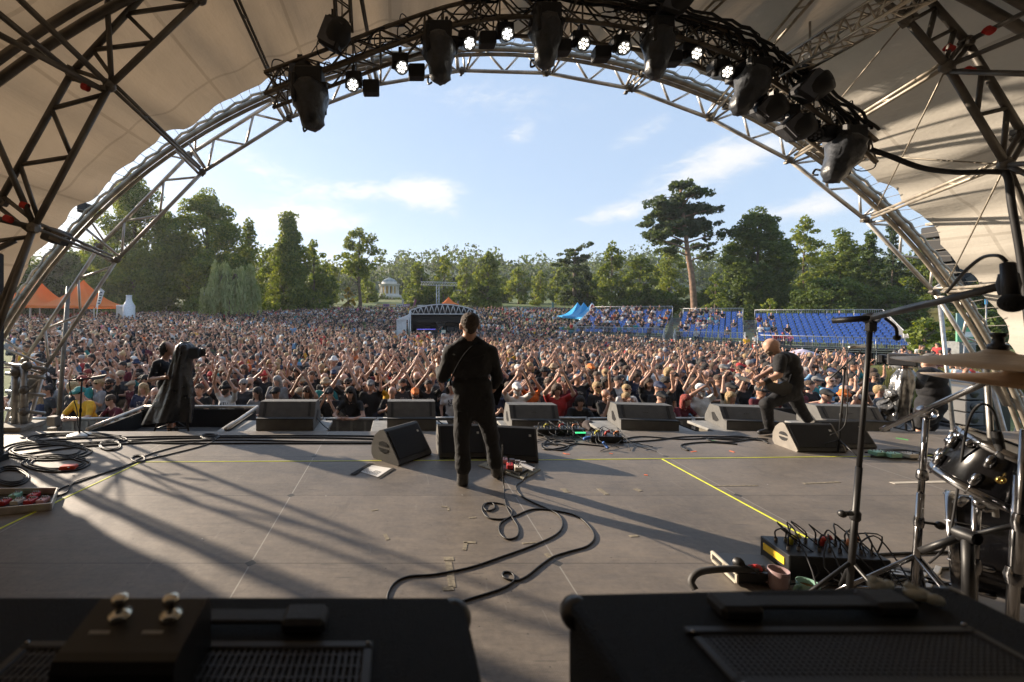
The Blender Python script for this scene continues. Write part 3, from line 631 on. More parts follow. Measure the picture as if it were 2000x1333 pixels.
# front fills beyond the stage lip on little ledges
FILL = mat('front_fill_grey', (.10, .098, .093), .7, var=.2, bump=.3, bs=150)
def front_fill(x0, x1, ytop, label, y=6.98, skew=0.0):
    X0, X1 = (x0 - CX) / FPX * y, (x1 - CX) / FPX * y; z1 = CAMH - (ytop - CY) / FPX * y; z0 = -.035; H = z1 - z0
    o = thing('front_fill', ((X0 + X1) / 2, y, z0), label, 'speaker', 'front fill speakers along the stage lip'); W = X1 - X0
    prof = [(0, 0), (0, .42 * H), (.10, .46 * H), (.22, H), (.50, H * .96), (.66, .30 * H), (.66, 0)]
    M = rotz(skew); c = Vector(((X0 + X1) / 2, y, z0)); pt = lambda d, h, k: c + M @ Vector((k, d, h))
    b = MB(); b.prism([pt(d, h, -W / 2) for d, h in prof], M @ Vector((W, 0, 0))); b.build('cabinet', FILL, o)
    b = MB(); b.box(pt(.03, .44 * H, 0), (W * 1.003, .09, .018), M)
    for k in (-.40, .40): b.prism([pt(.102, .48 * H, k * W - .02), pt(.214, .985 * H, k * W - .02), pt(.214, .985 * H, k * W + .02), pt(.102, .48 * H, k * W + .02)], M @ Vector((0, -.008, .003)))
    b.build('lid_strap', mat('fill_strap', (.035, .035, .036), .7), o)
    b = MB()
    for k in (-.03, 0, .03): b.ball(pt(.155, .72 * H, k), .008, 6, 5)
    b.build('screw', DSTEEL, o)
    b = MB()
    for sg in (-1, 1):
        b.prism([pt(.22, .30 * H, sg * W / 2), pt(.36, .62 * H, sg * W / 2), pt(.44, .56 * H, sg * W / 2), pt(.40, .2 * H, sg * W / 2), pt(.30, .18 * H, sg * W / 2)], M @ Vector((sg * .004, 0, 0)))
    b.build('handle_recess', BLACK, o)
    b = MB(); b.tube(smooth_path([pt(.3, .3 * H, W / 2 + .005), pt(.1, .15 * H, W / 2 + .14), pt(-.10, .02, W / 2 + .30)], 5), .010, 5); b.build('power_cable', RUBBER, o)
    return o
for i, (a, c, t, lb, sk) in enumerate([(500, 612, 790, 'grey front fill speaker farthest left on the lip, beside the camera platform rail', 0.0), (756, 852, 790, 'grey front fill speaker left of the guitarist, behind a floor monitor', 0.0), (1000, 1096, 797, 'grey front fill speaker right of the guitarist, behind the stage box', -.04),
        (1216, 1322, 797, 'grey front fill speaker in the middle of the open right lip', -.14), (1424, 1516, 801, 'grey front fill speaker at the bassist\'s front foot', -.16), (1622, 1730, 800, 'grey front fill speaker behind the monitors right of the bassist', -.16)]):
    front_fill(a, c, t, lb, skew=sk)
led = thing('lip_ledge', (1.5, 7.2, -1.5), 'narrow grey ledge along the stage front carrying the front fill speakers', 'ledge')
b = MB()
for x0, x1 in ((430, 640), (725, 880), (985, 1120), (1170, 1345), (1385, 1560), (1590, 1760)):
    X0, X1 = (x0 - CX) / FPX * 7.1, (x1 - CX) / FPX * 7.1; b.box(((X0 + X1) / 2, 7.25, -.06), (X1 - X0, .80, .045), bev=.006)
b.build('ledge_board', mat('ledge_paint', (.24, .235, .22), .6, var=.25), led)
b = MB()
for x0, x1 in ((430, 640), (725, 880), (985, 1120), (1170, 1345), (1385, 1560), (1590, 1760)):
    for x in (x0 + 14, x1 - 14): b.box(((x - CX) / FPX * 7.1, 7.2, -.79), (.08, .5, 1.42))
b.build('bracket', DSTEEL, led)

# ---- amplifiers right in front of the camera
TOLEX = mat('black_tolex', (.013, .013, .0145), .75, var=.35, vs=30, bump=.8, bs=420, spec=.25)
ZT = 1.40
def rounded_rect(x0, x1, y0, y1, r, z, n=5):
    out = []
    for cx, cy, a0 in ((x1 - r, y1 - r, 0), (x0 + r, y1 - r, 90), (x0 + r, y0 + r, 180), (x1 - r, y0 + r, 270)):
        for i in range(n + 1): a = R(a0 + 90 * i / n); out.append(Vector((cx + r * math.cos(a), cy + r * math.sin(a), z)))
    return out
def amp(name, x0, x1, y0, y1, rot, label):
    o = thing(name, ((x0 + x1) / 2, (y0 + y1) / 2, 0), label, 'amplifier'); c = Vector(((x0 + x1) / 2, y1, 0)); M = rotz(rot)
    T = lambda p: c + M @ (Vector(p) - c)
    b = MB(); r = .022
    rings = [(0, 0.02), (.006, .004), (ZT - .016, .004), (ZT - .010, .0015), (ZT - .003, .006), (ZT, .014)]
    loops = [[T((p.x, p.y, z)) for p in rounded_rect(x0 + k, x1 - k, y0 + k, y1 - k, r, 0)] for z, k in rings]; n = len(loops[0])
    vs = [p for l in loops for p in l]
    fs = [(i * n + j, i * n + (j + 1) % n, (i + 1) * n + (j + 1) % n, (i + 1) * n + j) for i in range(len(loops) - 1) for j in range(n)] + [tuple((len(loops) - 1) * n + j for j in range(n))]
    b.add(vs, fs, False); b.build('cabinet', TOLEX, o)
    for x, y in ((x0, y1), (x1, y1), (x0, y0), (x1, y0)):
        b = MB(); q = T((x + (.018 if x == x0 else -.018), y + (.018 if y == y0 else -.018), ZT - .0248)); b.ball(q, .0265, 14, 10); b.build('corner_guard', mat('corner_plastic', (.014, .014, .015), .35), o)
    return o, T
a1, T1 = amp('guitar_amplifier', -.668, .104, .335, .698, 0, 'black tolex guitar amplifier stack with a footswitch on top, lower left')
def handle(o, T, x0, x1, y, parent=None):
    b = MB()
    for x in (x0, x1):
        M = rotz(0); b.box(T((x, y, ZT + .011)), (.062, .042, .022), bev=.006)
    b.box(T(((x0 + x1) / 2, y, ZT + .014)), (abs(x1 - x0), .026, .007), bev=.002); return b.build('handle', BLACKM, o)
handle(a1, T1, -.32, -.135, .625)
def vent(o, T, x0, x1, y0, y1):
    b = MB(); w = .013
    for cx, cy, sx, sy in (((x0 + x1) / 2, y0, x1 - x0 + w, w), ((x0 + x1) / 2, y1, x1 - x0 + w, w), (x0, (y0 + y1) / 2, w, y1 - y0 - w), (x1, (y0 + y1) / 2, w, y1 - y0 - w)):
        b.box(T((cx, cy, ZT + .003)), (sx, sy, .006), bev=.002)
    fr = b.build('vent_frame', mat('vent_frame_metal', (.028, .028, .030), .38, .3), o)
    b = MB(); b.box(T(((x0 + x1) / 2, (y0 + y1) / 2, ZT + .0008)), (x1 - x0 - w, y1 - y0 - w, .001)); b.build('vent_gap', mat('vent_dark', (.002, .002, .002), .9), fr)
    b = MB(); n = int((x1 - x0) / .0085)
    for i in range(n): b.box(T((x0 + w / 2 + (x1 - x0 - w) * (i + .5) / n, (y0 + y1) / 2, ZT + .0026)), (.0030, y1 - y0 - w, .002))
    for j in range(12): b.box(T(((x0 + x1) / 2, y0 + w / 2 + (y1 - y0 - w) * (j + .5) / 12, ZT + .0024)), (x1 - x0 - w, .0022, .0018))
    b.build('vent_grille', mat('grille_metal', (.05, .05, .054), .5, .4), fr)
    b = MB()
    for x in (x0, x1):
        for y in (y0, y1): b.ball(T((x, y, ZT + .006)), .0035, 8, 5)
    b.build('screw', CHROME, fr)
vent(a1, T1, -.50, -.042, .36, .585)
a2, T2 = amp('bass_amplifier', .262, .915, .36, .716, .035, 'black tolex bass amplifier with a strap handle and vent, lower right')
handle(a2, T2, .50, .735, .655); vent(a2, T2, .405, .80, .525, .612)
# footswitch lying on the left amplifier
fsw = thing('footswitch', (-.315, .54, ZT), 'black metal two button footswitch lying on the left amplifier', 'footswitch')
b = MB(); prof = [(.492, ZT), (.487, ZT + .045), (.492, ZT + .056), (.500, ZT + .060), (.574, ZT + .074), (.581, ZT + .070), (.585, ZT + .058), (.585, ZT)]
b.prism([Vector((-.393, y, z)) for y, z in prof], (.140, 0, 0)); b.build('case', mat('footswitch_black', (.02, .018, .017), .38, .2, var=.3), fsw)
for x in (-.352, -.288):
    b = MB(); b.lathe((x, .549, ZT + .068), [(.0135, 0), (.0135, .004), (.0085, .006), (.006, .010), (.006, .016), (.0095, .0175), (.0098, .024), (.006, .0265), (0, .027)], 14); b.build('button', mat('worn_chrome', (.62, .56, .45), .22, 1.0), fsw)
b = MB(); pal = mat('print_white', (.42, .40, .36), .6)
for x0 in (-.372, -.308):
    b = MB()
    for k in range(6): b.box((x0 + k * .0042, .5245, ZT + .0652), (.0028, .0045, .0006), Matrix.Rotation(.186, 3, 'X'))
    b.build('lettering', pal, fsw)
# ear moulds on the right amplifier
ear = thing('ear_plugs', (.78, .70, ZT), 'pair of clear moulded ear plugs lying on the right amplifier', 'ear plugs')
for (x, y, a) in ((.775, .705, .4), (.812, .682, -.5)):
    b = MB(); M = rotz(a); b.ball((x, y, ZT + .010), .016, 14, 10, (1, .75, .62), M); b.ball(Vector((x, y, ZT + .009)) + M @ Vector((.015, -.006, 0)), .009, 12, 8, (1.4, .8, .9), M); b.tube([(x, y, ZT + .015), Vector((x, y, ZT + .02)) + M @ Vector((-.012, .004, 0))], .006, 8)
    em = bpy.data.materials.get('clear_silicone') or mat('clear_silicone', (.55, .56, .50), .15, var=.3, vs=60, transl=.35); b.build('ear_mould', em, ear)

# ---- floor tape
YEL = mat('fluo_yellow_tape', (.62, .66, .04), .6, var=.1); ORG = mat('orange_tape', (.75, .16, .05), .6); GRN = mat('green_tape', (.06, .55, .10), .6); RES = mat('old_tape_residue', (.21, .185, .14), .8, var=.4, vs=30); WHT = mat('white_tape', (.45, .42, .37), .7, var=.2)
def strip_thing(name, pts, w, m, label, group=None, kind_cat='tape', z=0.004):
    b = MB()
    for a, c in zip(pts[:-1], pts[1:]): b.strip(G(*a), G(*c), w, z)
    return tag(b.build(name, m), label, kind_cat, group)
strip_thing('floor_tape', [(284, 903), (1120, 898.5), (1860, 890)], .015, YEL, 'long fluorescent yellow tape line across the whole stage')
strip_thing('floor_tape', [(-40, 1052), (284, 899)], .020, YEL, 'fluorescent yellow tape line running diagonally to the lower left corner')
strip_thing('floor_tape', [(1291, 896), (1592, 1059)], .016, YEL, 'fluorescent yellow tape line running from the cross line to the plug box')
for (pts, m, lb) in [([(1100, 885.5), (1106, 887.5), (1113, 888)], ORG, 'small orange tape corner mark on the floor nearest the pedalboard'), ([(1190, 886), (1197, 887)], ORG, 'tiny orange tape mark right of the corner mark'), ([(1258, 928), (1265, 929)], ORG, 'small orange tape dash in the open floor right of the wedge shadow'),
        ([(1350, 883), (1360, 882)], ORG, 'pink orange tape dash left of the cable pile'), ([(1425, 881), (1435, 884)], ORG, 'orange tape dash close to the bassist\'s monitor'), ([(1390, 861), (1410, 864)], GRN, 'green tape dash under the cables left of the bassist'), ([(1750, 856), (1774, 860)], GRN, 'bright green tape mark on the floor at the far right lip'),
        ([(508, 866), (516, 867)], GRN, 'green tape dot behind the cables on the left')]:
    strip_thing('tape_mark', pts, .022, m, lb)
strip_thing('floor_tape', [(1742, 944), (1870, 941)], .05, WHT, 'worn off-white tape strip left of the drum stands')
b = MB()
for x0, y0, x1, y1, w in [(867, 1092, 886, 1092, .05), (876, 1098, 880, 1122, .05), (880, 1122, 883, 1148, .05), (864, 1151, 886, 1150, .04), (905, 1060, 930, 1060, .03), (910, 1060, 907, 1075, .03), (1100, 955, 1110, 963, .06), (1170, 955, 1186, 967, .05), (1240, 955, 1252, 960, .05), (916, 1012, 930, 1011, .02), (862, 990, 876, 991, .02), (876, 992, 876, 998, .02), (752, 1044, 758, 1055, .03),
        (1020, 1062, 1050, 1060, .02), (726, 998, 738, 996, .02), (1230, 1048, 1246, 1047, .03), (1570, 945, 1640, 942, .03), (1390, 950, 1480, 949, .02), (1066, 1082, 1078, 1090, .04)]:
    b.strip(G(x0, y0), G(x1, y1), w, .003)
tag(b.build('tape_residue', RES), 'scattered yellowed scraps of old tape stuck to the stage floor', 'tape residue', kind='stuff')

# ---- set lists and pedals
def paper(pts, label, tapes=()):
    o = thing('set_list', G(*pts[0]), label, 'paper'); q = [G(*p, .005) for p in pts]
    b = MB(); b.add([p + Vector((0, 0, .001 * (i % 2))) for i, p in enumerate(q)], [(0, 1, 2, 3)]); b.prism(q, (0, 0, -.0012)); b.build('sheet', mat('paper_white', (.72, .71, .69), .8, var=.04), o)
    b = MB(); ux = q[1] - q[0]; uy = q[3] - q[0]
    for r_ in range(9):
        a = q[0] + uy * (.1 + r_ * .088) + ux * .1; 
        for k in range(random.randint(2, 4)): b.strip(a + ux * (k * .13), a + ux * (k * .13 + .10), .006, .0015)
    for k in b.v: pass
    o2 = b.build('writing', mat('ink', (.05, .05, .06), .8), o); o2.location.z += .0012
    b = MB()
    for t in tapes: b.prism([G(*p, .0075) for p in t], (0, 0, .0015))
    if tapes: b.build('tape', GAFFER, o)
paper([(703, 921), (726, 909), (764, 915), (738, 932)], 'white set list sheet taped to the floor left of the guitarist', [[(683, 927), (722, 905), (730, 906), (693, 928)], [(737, 934), (768, 914), (772, 916), (742, 934)]])
paper([(1770, 893), (1800, 889), (1836, 901), (1812, 903)], 'white set list sheet beside the green pedal on the right')
pb = thing('pedalboard', G(1000, 920), 'small pedalboard with red and cream pedals at the guitarist\'s right foot', 'pedalboard')
b = MB(); b.prism([G(934, 911), G(955, 902), G(1056, 919), G(1022, 938)], (0, 0, .012)); b.build('mat', mat('doormat', (.30, .27, .20), .95, var=.3, bump=.5, bs=200), pb)
b = MB(); b.prism([G(952, 909, .013), G(975, 898, .013), G(1044, 913, .013), G(1015, 930, .013)], (0, 0, .028)); b.build('board', BLACK, pb)
def ped(x, y, sx, sy, h, m, nm='pedal', rot=-.2, parent=None, z0=.042, knobs=3):
    p = G(x, y, z0); b = MB(); M = rotz(rot); c = p + Vector((0, 0, h / 2)); b.box(c, (sx, sy, h), M, bev=.005); o = b.build(nm, m, parent or pb)
    b = MB()
    for k in range(knobs): b.lathe(p + M @ Vector(((k - 1) * sx * .28, sy * .28, h)), [(.008, 0), (.007, .014), (0, .014)], 8)
    b.lathe(p + M @ Vector((0, -sy * .28, h)), [(.008, 0), (.006, .012), (0, .013)], 8); b.build('knob', CHROME, o); return o
ped(996, 914, .075, .115, .045, mat('pedal_red', (.45, .03, .03), .4), knobs=2); ped(1012, 918, .085, .12, .045, mat('pedal_cream', (.55, .50, .42), .45)); ped(985, 903, .075, .11, .045, mat('pedal_pink', (.62, .35, .36), .5))
b = MB()
for k in range(3): b.box(G(1000 + k * 11, 899 + k * 2.6, .07), (.06, .04, .03), rotz(-.2), bev=.003)
b.box(G(1030, 912, .055), (.045, .22, .03), rotz(.5), bev=.003); b.build('power_strip', mat('strip_grey', (.30, .30, .32), .5), pb)
# volume pedal under the right heel
# bassist side pedals
bp_ = thing('pedalboard', G(1740, 893), 'mint green and cream effect pedals on the floor right of the bassist\'s monitors', 'pedals')
for (x, y, c, sx) in ((1716, 889, 'mint', .17), (1742, 892, 'mint', .15), (1776, 893, 'cream', .12)):
    ped(x, y, sx, .11, .05, mat('pedal_mint', (.25, .50, .36), .45) if c == 'mint' else MATS['pedal_cream'], parent=bp_, z0=.02, rot=.05)
b = MB(); b.prism([G(1700, 894), G(1705, 884), G(1795, 886), G(1792, 899)], (0, 0, .02)); b.build('board', BLACK, bp_)
# left pedal case
lp = thing('pedal_case', G(50, 985), 'silver edged pedal case full of small pedals at the left stage edge', 'pedal case')
b = MB(); q = [G(-60, 1012), G(-20, 968), G(112, 966), G(100, 997)]; b.prism(q, (0, 0, .012)); 
b.build('case_base', BLACK, lp)
b = MB()
for a, c in ((q[0], q[3]), (q[3], q[2]), (q[2], q[1])):
    d_ = (c - a); b.box((a + c) / 2 + Vector((0, 0, .035)), (d_.length, .014, .07), rotz(math.atan2(d_.y, d_.x)), bev=.003)
b.build('case_edge', ALU, lp)
for (x, y, nm, rot) in ((8, 985, 'pedal_red', .1), (34, 984, 'pedal_cream', .1), (60, 983, 'pedal_red', .1), (84, 982, 'pedal_pink', .1), (30, 972, 'pedal_mint', .1), (66, 972, 'pedal_red', .1)):
    ped(x, y, .075, .10, .04, MATS[nm], parent=lp, z0=.013, rot=rot)
tun = thing('red_pedal', G(134, 917), 'red effect pedal lying among the coiled cables on the left', 'pedal'); b = MB(); b.box(G(134, 917, .0) + Vector((0, 0, .025)), (.17, .10, .05), rotz(.25), bev=.012); b.build('case', mat('pedal_orange_red', (.60, .06, .02), .4), tun); b = MB(); b.lathe(G(134, 915, .05), [(.012, 0), (.010, .012), (0, .013)], 8); b.build('button', BLACK, tun)

# ---- stage boxes
def xlr_box(name, c, size, rot, label, n, m=BLACK, tall=.05, rows=2):
    o = thing(name, c, label, 'stage box'); M = rotz(rot); c = Vector(c); b = MB(); b.box(c + Vector((0, 0, size[2] / 2)), size, M, bev=.006); b.build('case', m, o)
    b = MB(); cb = MB()
    for i in range(n):
        for j in range(rows):
            if random.random() < .12: continue
            p = c + M @ Vector(((i + .5) / n * size[0] * .94 - size[0] * .47, (j - (rows - 1) / 2) * size[1] * .42, size[2]))
            b = MB(); b.lathe(p, [(.011, 0), (.011, tall * .55)], 8); b.build('plug', mat('plug_metal', (.30, .28, .26), .4, .8), o); cb.tube(smooth_path([p + Vector((0, 0, tall * .5)), p + Vector((0, 0, tall * 1.6)), p + Vector((random.uniform(-.08, .12), random.uniform(-.1, .1), tall * 2.2)), p + Vector((random.uniform(-.15, .25), random.uniform(-.3, -.1), .02 - size[2] * .6)), Vector((p.x + random.uniform(-.3, .4), p.y - .3 + random.uniform(-.2, .1), .01))], 4), .005, 5)
    
    for q_, cn, cc in ((.2, 'yellow_plug', (.55, .5, .05)), (.52, 'red_plug', (.5, .05, .03)), (.8, 'orange_plug', (.6, .2, .06))):
        bb = MB(); pq = c + M @ Vector(((q_ - .5) * size[0], size[1] * .1, size[2])); bb.tube([pq, pq + Vector((.01, 0, tall * .9)), pq + Vector((.05, -.03, tall * 1.5))], .017, 7); bb.build('coloured_plug', mat(cn, cc, .5), o)
    cb.build('plug_cable', RUBBER, o); return o
sb = xlr_box('splitter_box', G(1606, 1116), (.64, .28, .17), -.10, 'black multicore box bristling with plugs in front of the right amplifier', 9)
b = MB(); q = G(1512, 1108) + Vector((-.035, .02, .085)); b.box(G(1606, 1116) + rotz(-.10) @ Vector((-.323, 0, .11)), (.006, .20, .05), rotz(-.10)); b.build('yellow_label', mat('label_yellow', (.75, .50, .03), .5), sb)
xlr_box('stage_box', G(1092, 848), (.72, .22, .10), .0, 'black stage box with a row of jacks and green lights right of the centre monitors', 14, tall=.035, rows=1)
xlr_box('stage_box', G(1182, 862), (.44, .18, .09), -.12, 'small black sub-snake with blue plugs on the floor at centre right', 8, tall=.04, rows=1)
b = MB()
for k in range(6): b.box(G(1120 + k * 3.4, 842, .10) + Vector((0, -.1, .0)), (.02, .01, .02))
sg_ = b.build('signal_lights', mat('green_led', (.06, .7, .25), .4, emit=.6), bpy.data.objects['stage_box']);
b = MB(); b.tube(smooth_path([G(1140, 858, .04), G(1152, 855, .06), G(1165, 857, .05)], 4), .022, 6); b.tube(smooth_path([G(1178, 864, .09), G(1183, 870, .05), G(1188, 876, .02)], 4), .018, 6)
b.mi = 0; tag(b.build('blue_connector', mat('blue_plug', (.05, .14, .42), .5)), 'blue multipin connector plugged into the small sub-snake', 'connector')
rk = thing('rack_unit', G(1470, 1128), 'flat dark rack unit with a silver front rail left of the mugs', 'rack unit')
b = MB(); M = rotz(-.12); c_ = G(1466, 1124) + Vector((0, 0, .05)); b.box(c_, (.34, .26, .07), M, bev=.006); b.build('case', BLACK, rk)
b = MB(); 
for dz_ in (-.03, .03): b.box(c_ + M @ Vector((-.175, 0, dz_)), (.012, .27, .02), M)
for dy_ in (-.14, 0, .14): b.box(c_ + M @ Vector((-.175, dy_, 0)), (.010, .02, .06), M)
b.build('front_rail', mat('cream_metal', (.50, .46, .38), .45, .3), rk)
b = MB(); b.cyl(G(1443, 1100, .10), G(1443, 1100, .16), .035, n=10); b.tube(smooth_path([G(1448, 1100, .16), G(1465, 1110, .14), G(1482, 1122, .11)], 4), .006, 5); b.build('knob', BLACK, rk)
cab = MB(); cab.tube(smooth_path([G(1358, 1152, .02), G(1350, 1135, .06), G(1365, 1118, .11), G(1410, 1112, .125), G(1468, 1112, .12), G(1490, 1110, .11)], 6), .022, 9); tag(cab.build('power_cable', mat('thick_cable_grey', (.045, .043, .042), .6)), 'thick dark cable with a red band curving into the rack unit', 'cable')
cab = MB(); cab.cyl(G(1466, 1111, .121), G(1483, 1110, .118), .0245, n=9); rb_ = cab.build('red_band', MATS['red_tape'], bpy.data.objects['power_cable'])
def mug(x, y, r, h, m, label, z0=0, a=2.6):
    c = G(x, y, z0); o = thing('mug', c, label, 'mug'); b = MB(); b.lathe(c, [(0, .004), (r * .82, 0), (r * .9, .02), (r, h), (r * .93, h), (r * .84, h * .45), (0, h * .42)], 24); b.build('cup', m, o)
    b = MB(); b.lathe(c, [(0, h * .62), (r * .885, h * .62)], 20); b.build('tea', mat('tea', (.16, .07, .02), .15), o)
    b = MB(); u = Vector((math.cos(a), math.sin(a), 0)); b.tube(smooth_path([c + u * r * .93 + Vector((0, 0, h * .82)), c + u * (r + .035) + Vector((0, 0, h * .75)), c + u * (r + .038) + Vector((0, 0, h * .35)), c + u * r * .88 + Vector((0, 0, h * .22))], 5), .009, 7); b.build('handle', m, o)
mug(1521, 1152, .060, .135, mat('glaze_pink', (.28, .19, .19), .3, var=.1), 'dusty pink mug standing beside the rack unit')
mug(1578, 1163, .062, .085, mat('glaze_mint', (.24, .42, .34), .3, var=.1), 'mint green mug half hidden behind the right amplifier', a=3.3)

# ---- cables on the floor
def cable(pts, r, label, group=None, closed=False, z=None):
    b = MB(); b.tube(smooth_path([G(p[0], p[1], (p[2] if len(p) > 2 else r)) for p in pts], 6, closed), r, 6, closed=closed)
    return tag(b.build('cable', RUBBER), label, 'cable', group)
cable([(982, 870, .62), (981, 905, .3), (984, 950, .02), (988, 985), (1000, 1010), (1012, 1030), (1010, 1048), (990, 1053), (976, 1040), (978, 1022), (1000, 1008), (985, 1014), (955, 1012), (942, 997), (946, 985), (962, 983), (966, 993), (952, 998), (945, 990), (955, 982), (985, 986), (1000, 998), (1002, 1009), (1040, 995), (1085, 998), (1130, 1010), (1160, 1042), (1150, 1065), (1110, 1078), (1080, 1088), (1055, 1105), (1030, 1125), (1008, 1134), (984, 1128), (984, 1118), (1000, 1120), (1004, 1134), (980, 1150), (930, 1166), (880, 1182)], .007, 'long guitar cable looping from the guitarist to the left amplifier')
cable([(1030, 925, .03), (1020, 940), (1008, 950), (1020, 970), (1060, 990), (1090, 1005), (1099, 1025), (1085, 1045), (1040, 1066), (985, 1086), (920, 1108), (850, 1122), (800, 1126), (772, 1138), (758, 1160), (756, 1185)], .007, 'second guitar cable sweeping left from the pedalboard in a wide curve')
for i, (pts, lb) in enumerate([([(20, 868), (120, 858), (300, 853), (600, 851), (800, 853)], 'upper cable of the run along the left lip'), ([(20, 880), (150, 866), (350, 856), (600, 855), (745, 858)], 'middle cable of the run along the left lip'), ([(30, 890), (180, 871), (420, 860), (620, 863), (745, 864)], 'lower cable of the run along the left lip'),
        ([(250, 862), (340, 866), (480, 866), (640, 866), (745, 866)], 'cable of the left lip run lying nearest the yellow line'), ([(430, 851), (405, 868), (330, 888), (270, 902), (200, 925), (130, 950), (112, 958)], 'cable running diagonally down from the lip to the pedal case'),
        ([(425, 853), (300, 885), (235, 915), (150, 940), (130, 962), (100, 972)], 'second cable running diagonally beside the yellow line to the pedal case')]):
    cable(pts, .011 if i < 4 else .008, lb + ' on stage')
for i, (cx, cy, rx, ry, lb) in enumerate([(150, 858, 90, 9, 'large flat coil of black cable right behind the round mic stand base'), (90, 880, 80, 14, 'wide coil of black cable at the left edge'), (215, 870, 22, 9, 'small ring of cable in the middle of the left coils'), (410, 853, 18, 5, 'small pale ring of cable at the lip run'), (110, 905, 60, 12, 'loop of cable around the red pedal'),
        (22, 930, 32, 14, 'dark coil of cable next to the speaker tower'), (270, 896, 14, 6, 'small knot of cable crossing the yellow corner')]):
    pts = [(cx + rx * (1 + .12 * k - .15) * math.cos(t) + random.uniform(-.04, .04) * rx, cy + ry * (1 + .15 * k - .15) * math.sin(t) * (1 + .1 * k)) for k in range(3 if rx > 30 else 2) for t in np.linspace(0, 6.28, 13)[:-1]]
    cable(pts, .010, lb)
for k, (pts, lb) in enumerate([([(1060, 850), (1080, 865), (1110, 872), (1095, 880), (1062, 872), (1075, 858), (1110, 866), (1140, 868), (1180, 872)], 'tangle of cable in front of the centre stage box'), ([(1090, 870), (1060, 866), (1064, 878), (1100, 874), (1125, 864), (1090, 862), (1060, 870)], 'coil of cable against the monitor beside the stage box'),
        ([(1205, 862), (1250, 853), (1330, 858), (1400, 856), (1480, 860), (1500, 866)], 'upper cable from the sub-snake to the bassist'), ([(1205, 865), (1280, 860), (1340, 853), (1420, 853), (1500, 858)], 'lower cable from the sub-snake to the bassist'), ([(1500, 862), (1440, 852), (1380, 858), (1420, 864), (1480, 856), (1440, 860), (1370, 855)], 'loose pile of cable at the bassist\'s foot'), ([(1440, 868), (1380, 864), (1335, 868), (1332, 875), (1345, 880), (1338, 872)], 'cable end curling left of the bassist'),
        ([(1700, 884), (1760, 879), (1830, 889), (1900, 893), (1990, 905)], 'cable trailing right from the mint green pedals'), ([(1690, 884), (1740, 878), (1780, 882), (1750, 888), (1720, 880), (1770, 885), (1840, 897)], 'tangled cable lying over the mint green pedals'),
        ([(1610, 1130), (1700, 1105), (1780, 1118), (1860, 1110), (1960, 1130)], 'cable running from the plug box towards the drums'), ([(1640, 1120), (1690, 1130), (1750, 1115), (1830, 1140), (1900, 1130)], 'second cable from the plug box towards the drums'), ([(1650, 1128), (1720, 1140), (1800, 1128), (1880, 1150)], 'third cable from the plug box, lying nearest the amplifier'), ([(1690, 1085), (1740, 1082), (1850, 1078), (1960, 1076)], 'straight cable behind the chrome stand running under the drums')]):
    cable(pts, .009, lb)

# ---- microphone stands
def mic_stand(base, top, boom, label, m=BLACK, rb=.013, base_kind='tripod', mic=None, boom_r=.009):
    base, top = Vector(base), Vector(top); o = thing('microphone_stand', base, label, 'microphone stand'); b = MB(); b.cyl(base + Vector((0, 0, .02)), top, rb, n=10); mid = base.lerp(top, .45); b.lathe(mid, [(.018, -.03), (.022, 0), (.018, .03)], 10, top - base); b.build('pole', m, o)
    b = MB()
    if base_kind == 'round': b.lathe(base, [(.16, 0), (.16, .012), (.13, .028), (.03, .04), (0, .045)], 28)
    else:
        for k in range(3):
            a = .5 + k * 2.094; b.tube([base.lerp(top, .16), base + Vector((.30 * math.cos(a), .30 * math.sin(a), .015))], .009, 7); b.ball(base + Vector((.30 * math.cos(a), .30 * math.sin(a), .012)), .014, 7, 5)
    b.build('base', STEEL if base_kind == 'round' else m, o)
    if boom:
        b = MB(); b.cyl(*boom, boom_r, n=9); b.ball(top, .026, 10, 7); b.build('boom', m, o)
    return o
ms = mic_stand(G(155, 851), P(160, 742, 6.55), (P(132, 744, 6.5), P(182, 739, 6.6)), 'black microphone stand with a pale round base at the left lip', base_kind='round', boom_r=.012)
b = MB(); b.prism([P(176, 738, 6.5), P(205, 733, 6.5), P(200, 740, 6.45), P(180, 743, 6.45)], (0, .05, .01)); b.build('clip', BLACKM, ms); b = MB(); b.tube(smooth_path([P(135, 744, 6.5), P(138, 765, 6.5), P(150, 800, 6.5), P(153, 835, 6.4), P(175, 850, 6.5)], 6), .007, 6); b.build('cable', RUBBER, ms)
lp_ = thing('leaning_pole', P(105, 880, 7.6), 'dark pole leaning in front of the left crowd behind the microphone stand', 'pole'); b = MB(); b.cyl(P(108, 905, 7.6), P(134, 560, 7.9), .036, n=9); b.build('pole', DSTEEL, lp_); b = MB(); b.box(P(105, 822, 7.6), (.14, .14, .16)); b.box(P(106, 840, 7.6), (.18, .1, .08)); b.build('clamp', DSTEEL, lp_)
# vocal stand of the bassist
vs_ = mic_stand(G(1637, 886), P(1650, 720, 5.65), (P(1620, 741, 5.6), P(1683, 684, 5.75)), 'slim black vocal microphone stand right of the bassist', rb=.012, boom_r=.009)
b = MB(); b.cyl(P(1660, 679, 5.6), P(1692, 676, 5.75), .021, n=10); b.ball(P(1694, 676, 5.76), .028, 10, 8); b.build('microphone', STEEL, vs_); b = MB(); b.tube(smooth_path([P(1660, 679, 5.6), P(1654, 700, 5.6), P(1656, 760, 5.6), P(1650, 830, 5.6), P(1622, 850, 5.6)], 6), .006, 5); b.build('cable', RUBBER, vs_)
